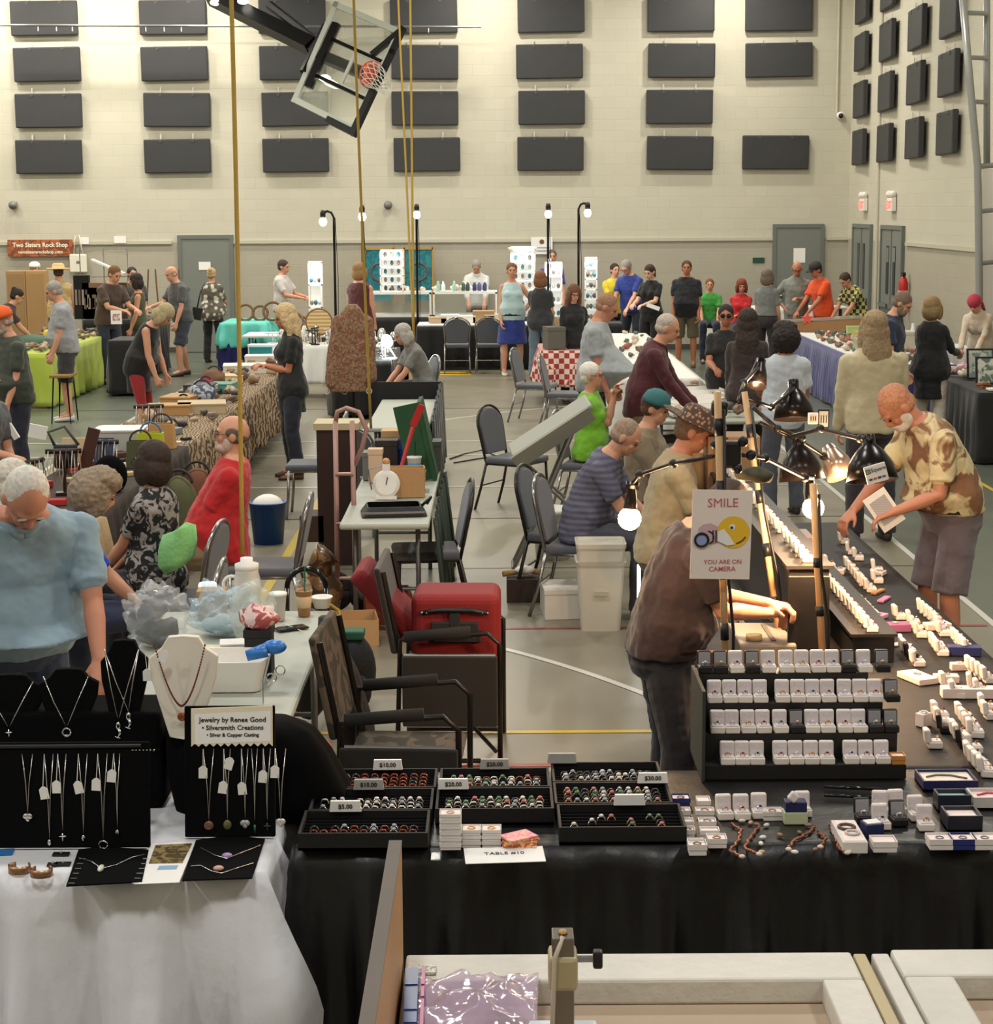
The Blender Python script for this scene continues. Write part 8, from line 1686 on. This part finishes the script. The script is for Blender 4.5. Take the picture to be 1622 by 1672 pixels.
# middle right
pe('big bald man in a grey shirt standing in profile', 985, 486, 1.8, -12, H=1.86, lean=8, headp=24, hair=('crop', (150, 112, 88)), top=('tee', (152, 158, 162), .84), bottom=('pants', (36, 38, 48)), arms=('slack', 'slack'), girth=2.4, shw=1.2, skin='red', neckw=1.25)
pe('seated white haired woman in a lime green shirt, hand to mouth', 968, 600, 1.3, -15, ch='grey banquet chair under the woman in lime green', fem=1, H=1.66, sit=.46, hair=('short', (216, 212, 204)), glasses=((110, 100, 96),), top=('tee', (116, 176, 40)), bottom=('pants', (70, 60, 54)), arms=('mouth', 'mouth'), girth=.3, skin='fair', shw=1.1)
pe('grey haired man in a maroon shirt leaning to the right', 1096, 530, 1.66, -10, H=1.8, lean=22, headp=6, hair=('thin', (176, 166, 154)), top=('long', (76, 28, 36), .8), bottom=('pants', (116, 100, 74)), arms=('table', 'table'), girth=1.0, skin='fair')
pe('seated person in a teal cap and tan shirt by the maroon man', 1062, 640, 1.36, -20, ch='grey banquet chair under the person in the teal cap', H=1.72, sit=.46, headp=12, lean=8, hair=('short', BR), hat=('cap', (56, 110, 112)), top=('tee', (140, 124, 100)), arms=('table', 'table'), skin='fair')
pe('dark skinned woman in a black dress with sunglasses on her head', 1186, 497, 1.68, 262, fem=1, H=1.68, hair=('bun', (40, 30, 28)), glasses=((26, 22, 22), (30, 26, 26)), top=('tee', (28, 26, 28), .72), bottom=('leggings', (70, 66, 66)), arms=('table', 'fwd'), girth=.4, skin='mid')
pe('woman with very long dark hair, back turned', 1222, 508, 1.68, 80, fem=1, H=1.7, hair=('long', (48, 36, 32)), top=('long', (52, 40, 38)), bottom=('pants', (40, 36, 38)), arms=('slack', 'slack'))
pe('shopper in a white shirt with curly black hair, back turned', 1282, 537, 1.62, 95, H=1.66, hair=('curly', (34, 26, 26)), top=('tee', (196, 204, 214), .8), bottom=('pants', (80, 84, 96)), arms=('fwd', 'slack'), girth=.3, skin='mid')
pe('tall long haired man in a cream shirt, back turned', 1428, 517, 1.8, 95, H=1.84, hair=('long', (150, 128, 98)), top=('long', (196, 184, 150), .84), bottom=('pants', (50, 46, 50)), arms=('slack', 'slack'), girth=.8, shw=1.15, neckw=1.1)
pe('bearded balding man in a dark blue shirt looking down', 1468, 478, 1.74, 335, H=1.78, lean=10, headp=28, hair=('short', (120, 100, 84)), beard=(130, 112, 96), top=('tee', (40, 50, 74), .8), bottom=('pants', (50, 50, 56)), arms=('slack', 'slack'), girth=.4)
pe('woman in a long black cardigan and white trousers', 1525, 485, 1.68, 45, fem=1, H=1.68, hair=('bob', (140, 116, 80)), top=('coat', (22, 22, 24), .6), bottom=('pants', (196, 186, 170)), arms=('slack', 'fwd'))
pe('person in a pink head scarf bending at the right edge', 1600, 490, 1.45, 235, fem=1, H=1.6, lean=36, headp=6, hair=('short', BR), hat=('scarf', (176, 56, 80)), top=('long', (206, 190, 170)), bottom=('pants', (60, 84, 120)), arms=('table', 'table'), dx=-.08)
x, y = 2.5, 10.1
r_, info = person('bearded man in a hawaiian shirt and grey shorts bending over the ring boxes', (x, y), 196, H=1.82, lean=34, headp=30, near=1, hair=('crop', (178, 124, 94)), beard=(210, 204, 196), top=('polo', mat((206, 192, 150), .8, pat='noise', col2=(128, 92, 66), pscale=5, var=.1), .93), bottom=('shorts', (104, 96, 104)),
    arms=((.36, .16, 1.0), (.55, -.12, .86)), girth=1.1, shw=1.08, skin='red', belt=(50, 42, 40), shoes=(90, 80, 70))
r2_, i2 = person('man in a dark maroon shirt and jeans behind the SMILE sign', (.74, 7.35), 4, H=1.64, lean=22, headp=42, near=1, hair=('short', (60, 46, 38)), top=('tee', (38, 21, 23), .9), bottom=('pants', (14, 17, 30)), arms=((.4, .03, 1.03), (.38, -.02, 1.0)), girth=.9, skin='fair', belt=(70, 46, 34), curl=70, shw=1.05)
t = thing('belt_pouch', 'brown leather pouch on the belt of the man in maroon', 'pouch', wpt(r2_, (.12, -.24, .83))); MB().box((0, 0, -.03), (.12, .05, .2)).build('pouch_body', mat((104, 60, 44), .5), t, bevel=.012); MB().box((0, -.027, .03), (.124, .008, .08)).build('pouch_flap', mat((92, 50, 36), .5), t, bevel=.003)
pe('seated man in a leopard print hat and beige shirt', 1118, 688, 1.45, -5, H=1.78, sit=.6, lean=14, headp=16, near=1, hair=('short', (110, 84, 66)), hat=('brim', (150, 116, 88), dict(pat='voronoi', col2=(70, 50, 44), pscale=40)), top=('polo', (166, 152, 120)), bottom=('pants', (96, 90, 80)), arms=('table', 'table'), skin='red', girth=.4)
pe('seated man in a slate striped shirt bending right', 1010, 700, 1.24, -15, ch='grey banquet chair under the man in the striped shirt', H=1.74, sit=.46, lean=28, headp=16, near=1, hair=('thin', (150, 128, 110)), top=('tee', mat((84, 84, 104), .85, pat='stripe', col2=(104, 104, 124), pscale=8)), bottom=('pants', (70, 70, 80)), arms=('table', 'table'), girth=.5)
# things people hold
def held(name, label, cat, u, v, Y, d, rot, m=PAPER):
    t = thing(name, label, cat, P(u, v, Y)); MB().box((0, 0, 0), d, rot).build('sheet', m, t); return t
hp = wpt(r_, (.40, .1, 1.03)); t = thing('paper_sheet', 'folded white papers held by the man in the hawaiian shirt', 'paper', hp); MB().box((0, -.04, -.02), (.14, .006, .22), rotm('Y', -35)).build('sheet', PAPER, t); MB().box((.0, -.046, -.02), (.1, .002, .15), rotm('Y', -35)).build('printed_lines', mat((200, 196, 196), .8, pat='stripe', col2=(150, 146, 150), pscale=60), t)
held('leaflet', 'small white leaflet held by the young woman in black', 'leaflet', 1067, 501, 27.4, (.2, .02, .06), rotm('Y', 20))
held('paper_roll', 'white paper roll held at the left edge', 'paper', 18, 700, 12.4, (.04, .03, .16), rotm('Y', -30))
held('paper_sheet', 'crumpled white paper in the orange capped man\'s hand', 'paper', 62, 705, 15.9, (.16, .02, .12), rotm('Y', 12))
MB().tube([(0, 0, .08), (.05, .1, .35), (.12, .12, .5)], .012, 6).build('strap', BLACKP, held('shoulder_bag', 'black shoulder bag hanging on the woman in the patterned blouse', 'bag', 322, 512, 30.2, (.16, .12, .2), rotm('Y', 12), mat((34, 30, 28), .6)), True)
t = thing('green_cloth', 'mint green cloth hung over the back of a chair', 'cloth', P(290, 890, 10.02)); f = MB(); rr = []
for z, a in ((.1, .04), (.085, .09), (.0, .105), (-.09, .1), (-.14, .06)): rr.append([(a * math.cos(q_) * (1 + .1 * math.sin(5 * q_)) + z * .12, .03 * math.sin(q_) * (1 + .5 * math.sin(3 * q_)), z + .03 * math.cos(q_)) for q_ in [2 * PI * k / 30 for k in range(30)]])
f.loft(rr).build('cloth_body', mat((136, 206, 130), .9, sheen=.3, bump=.3), t, True)
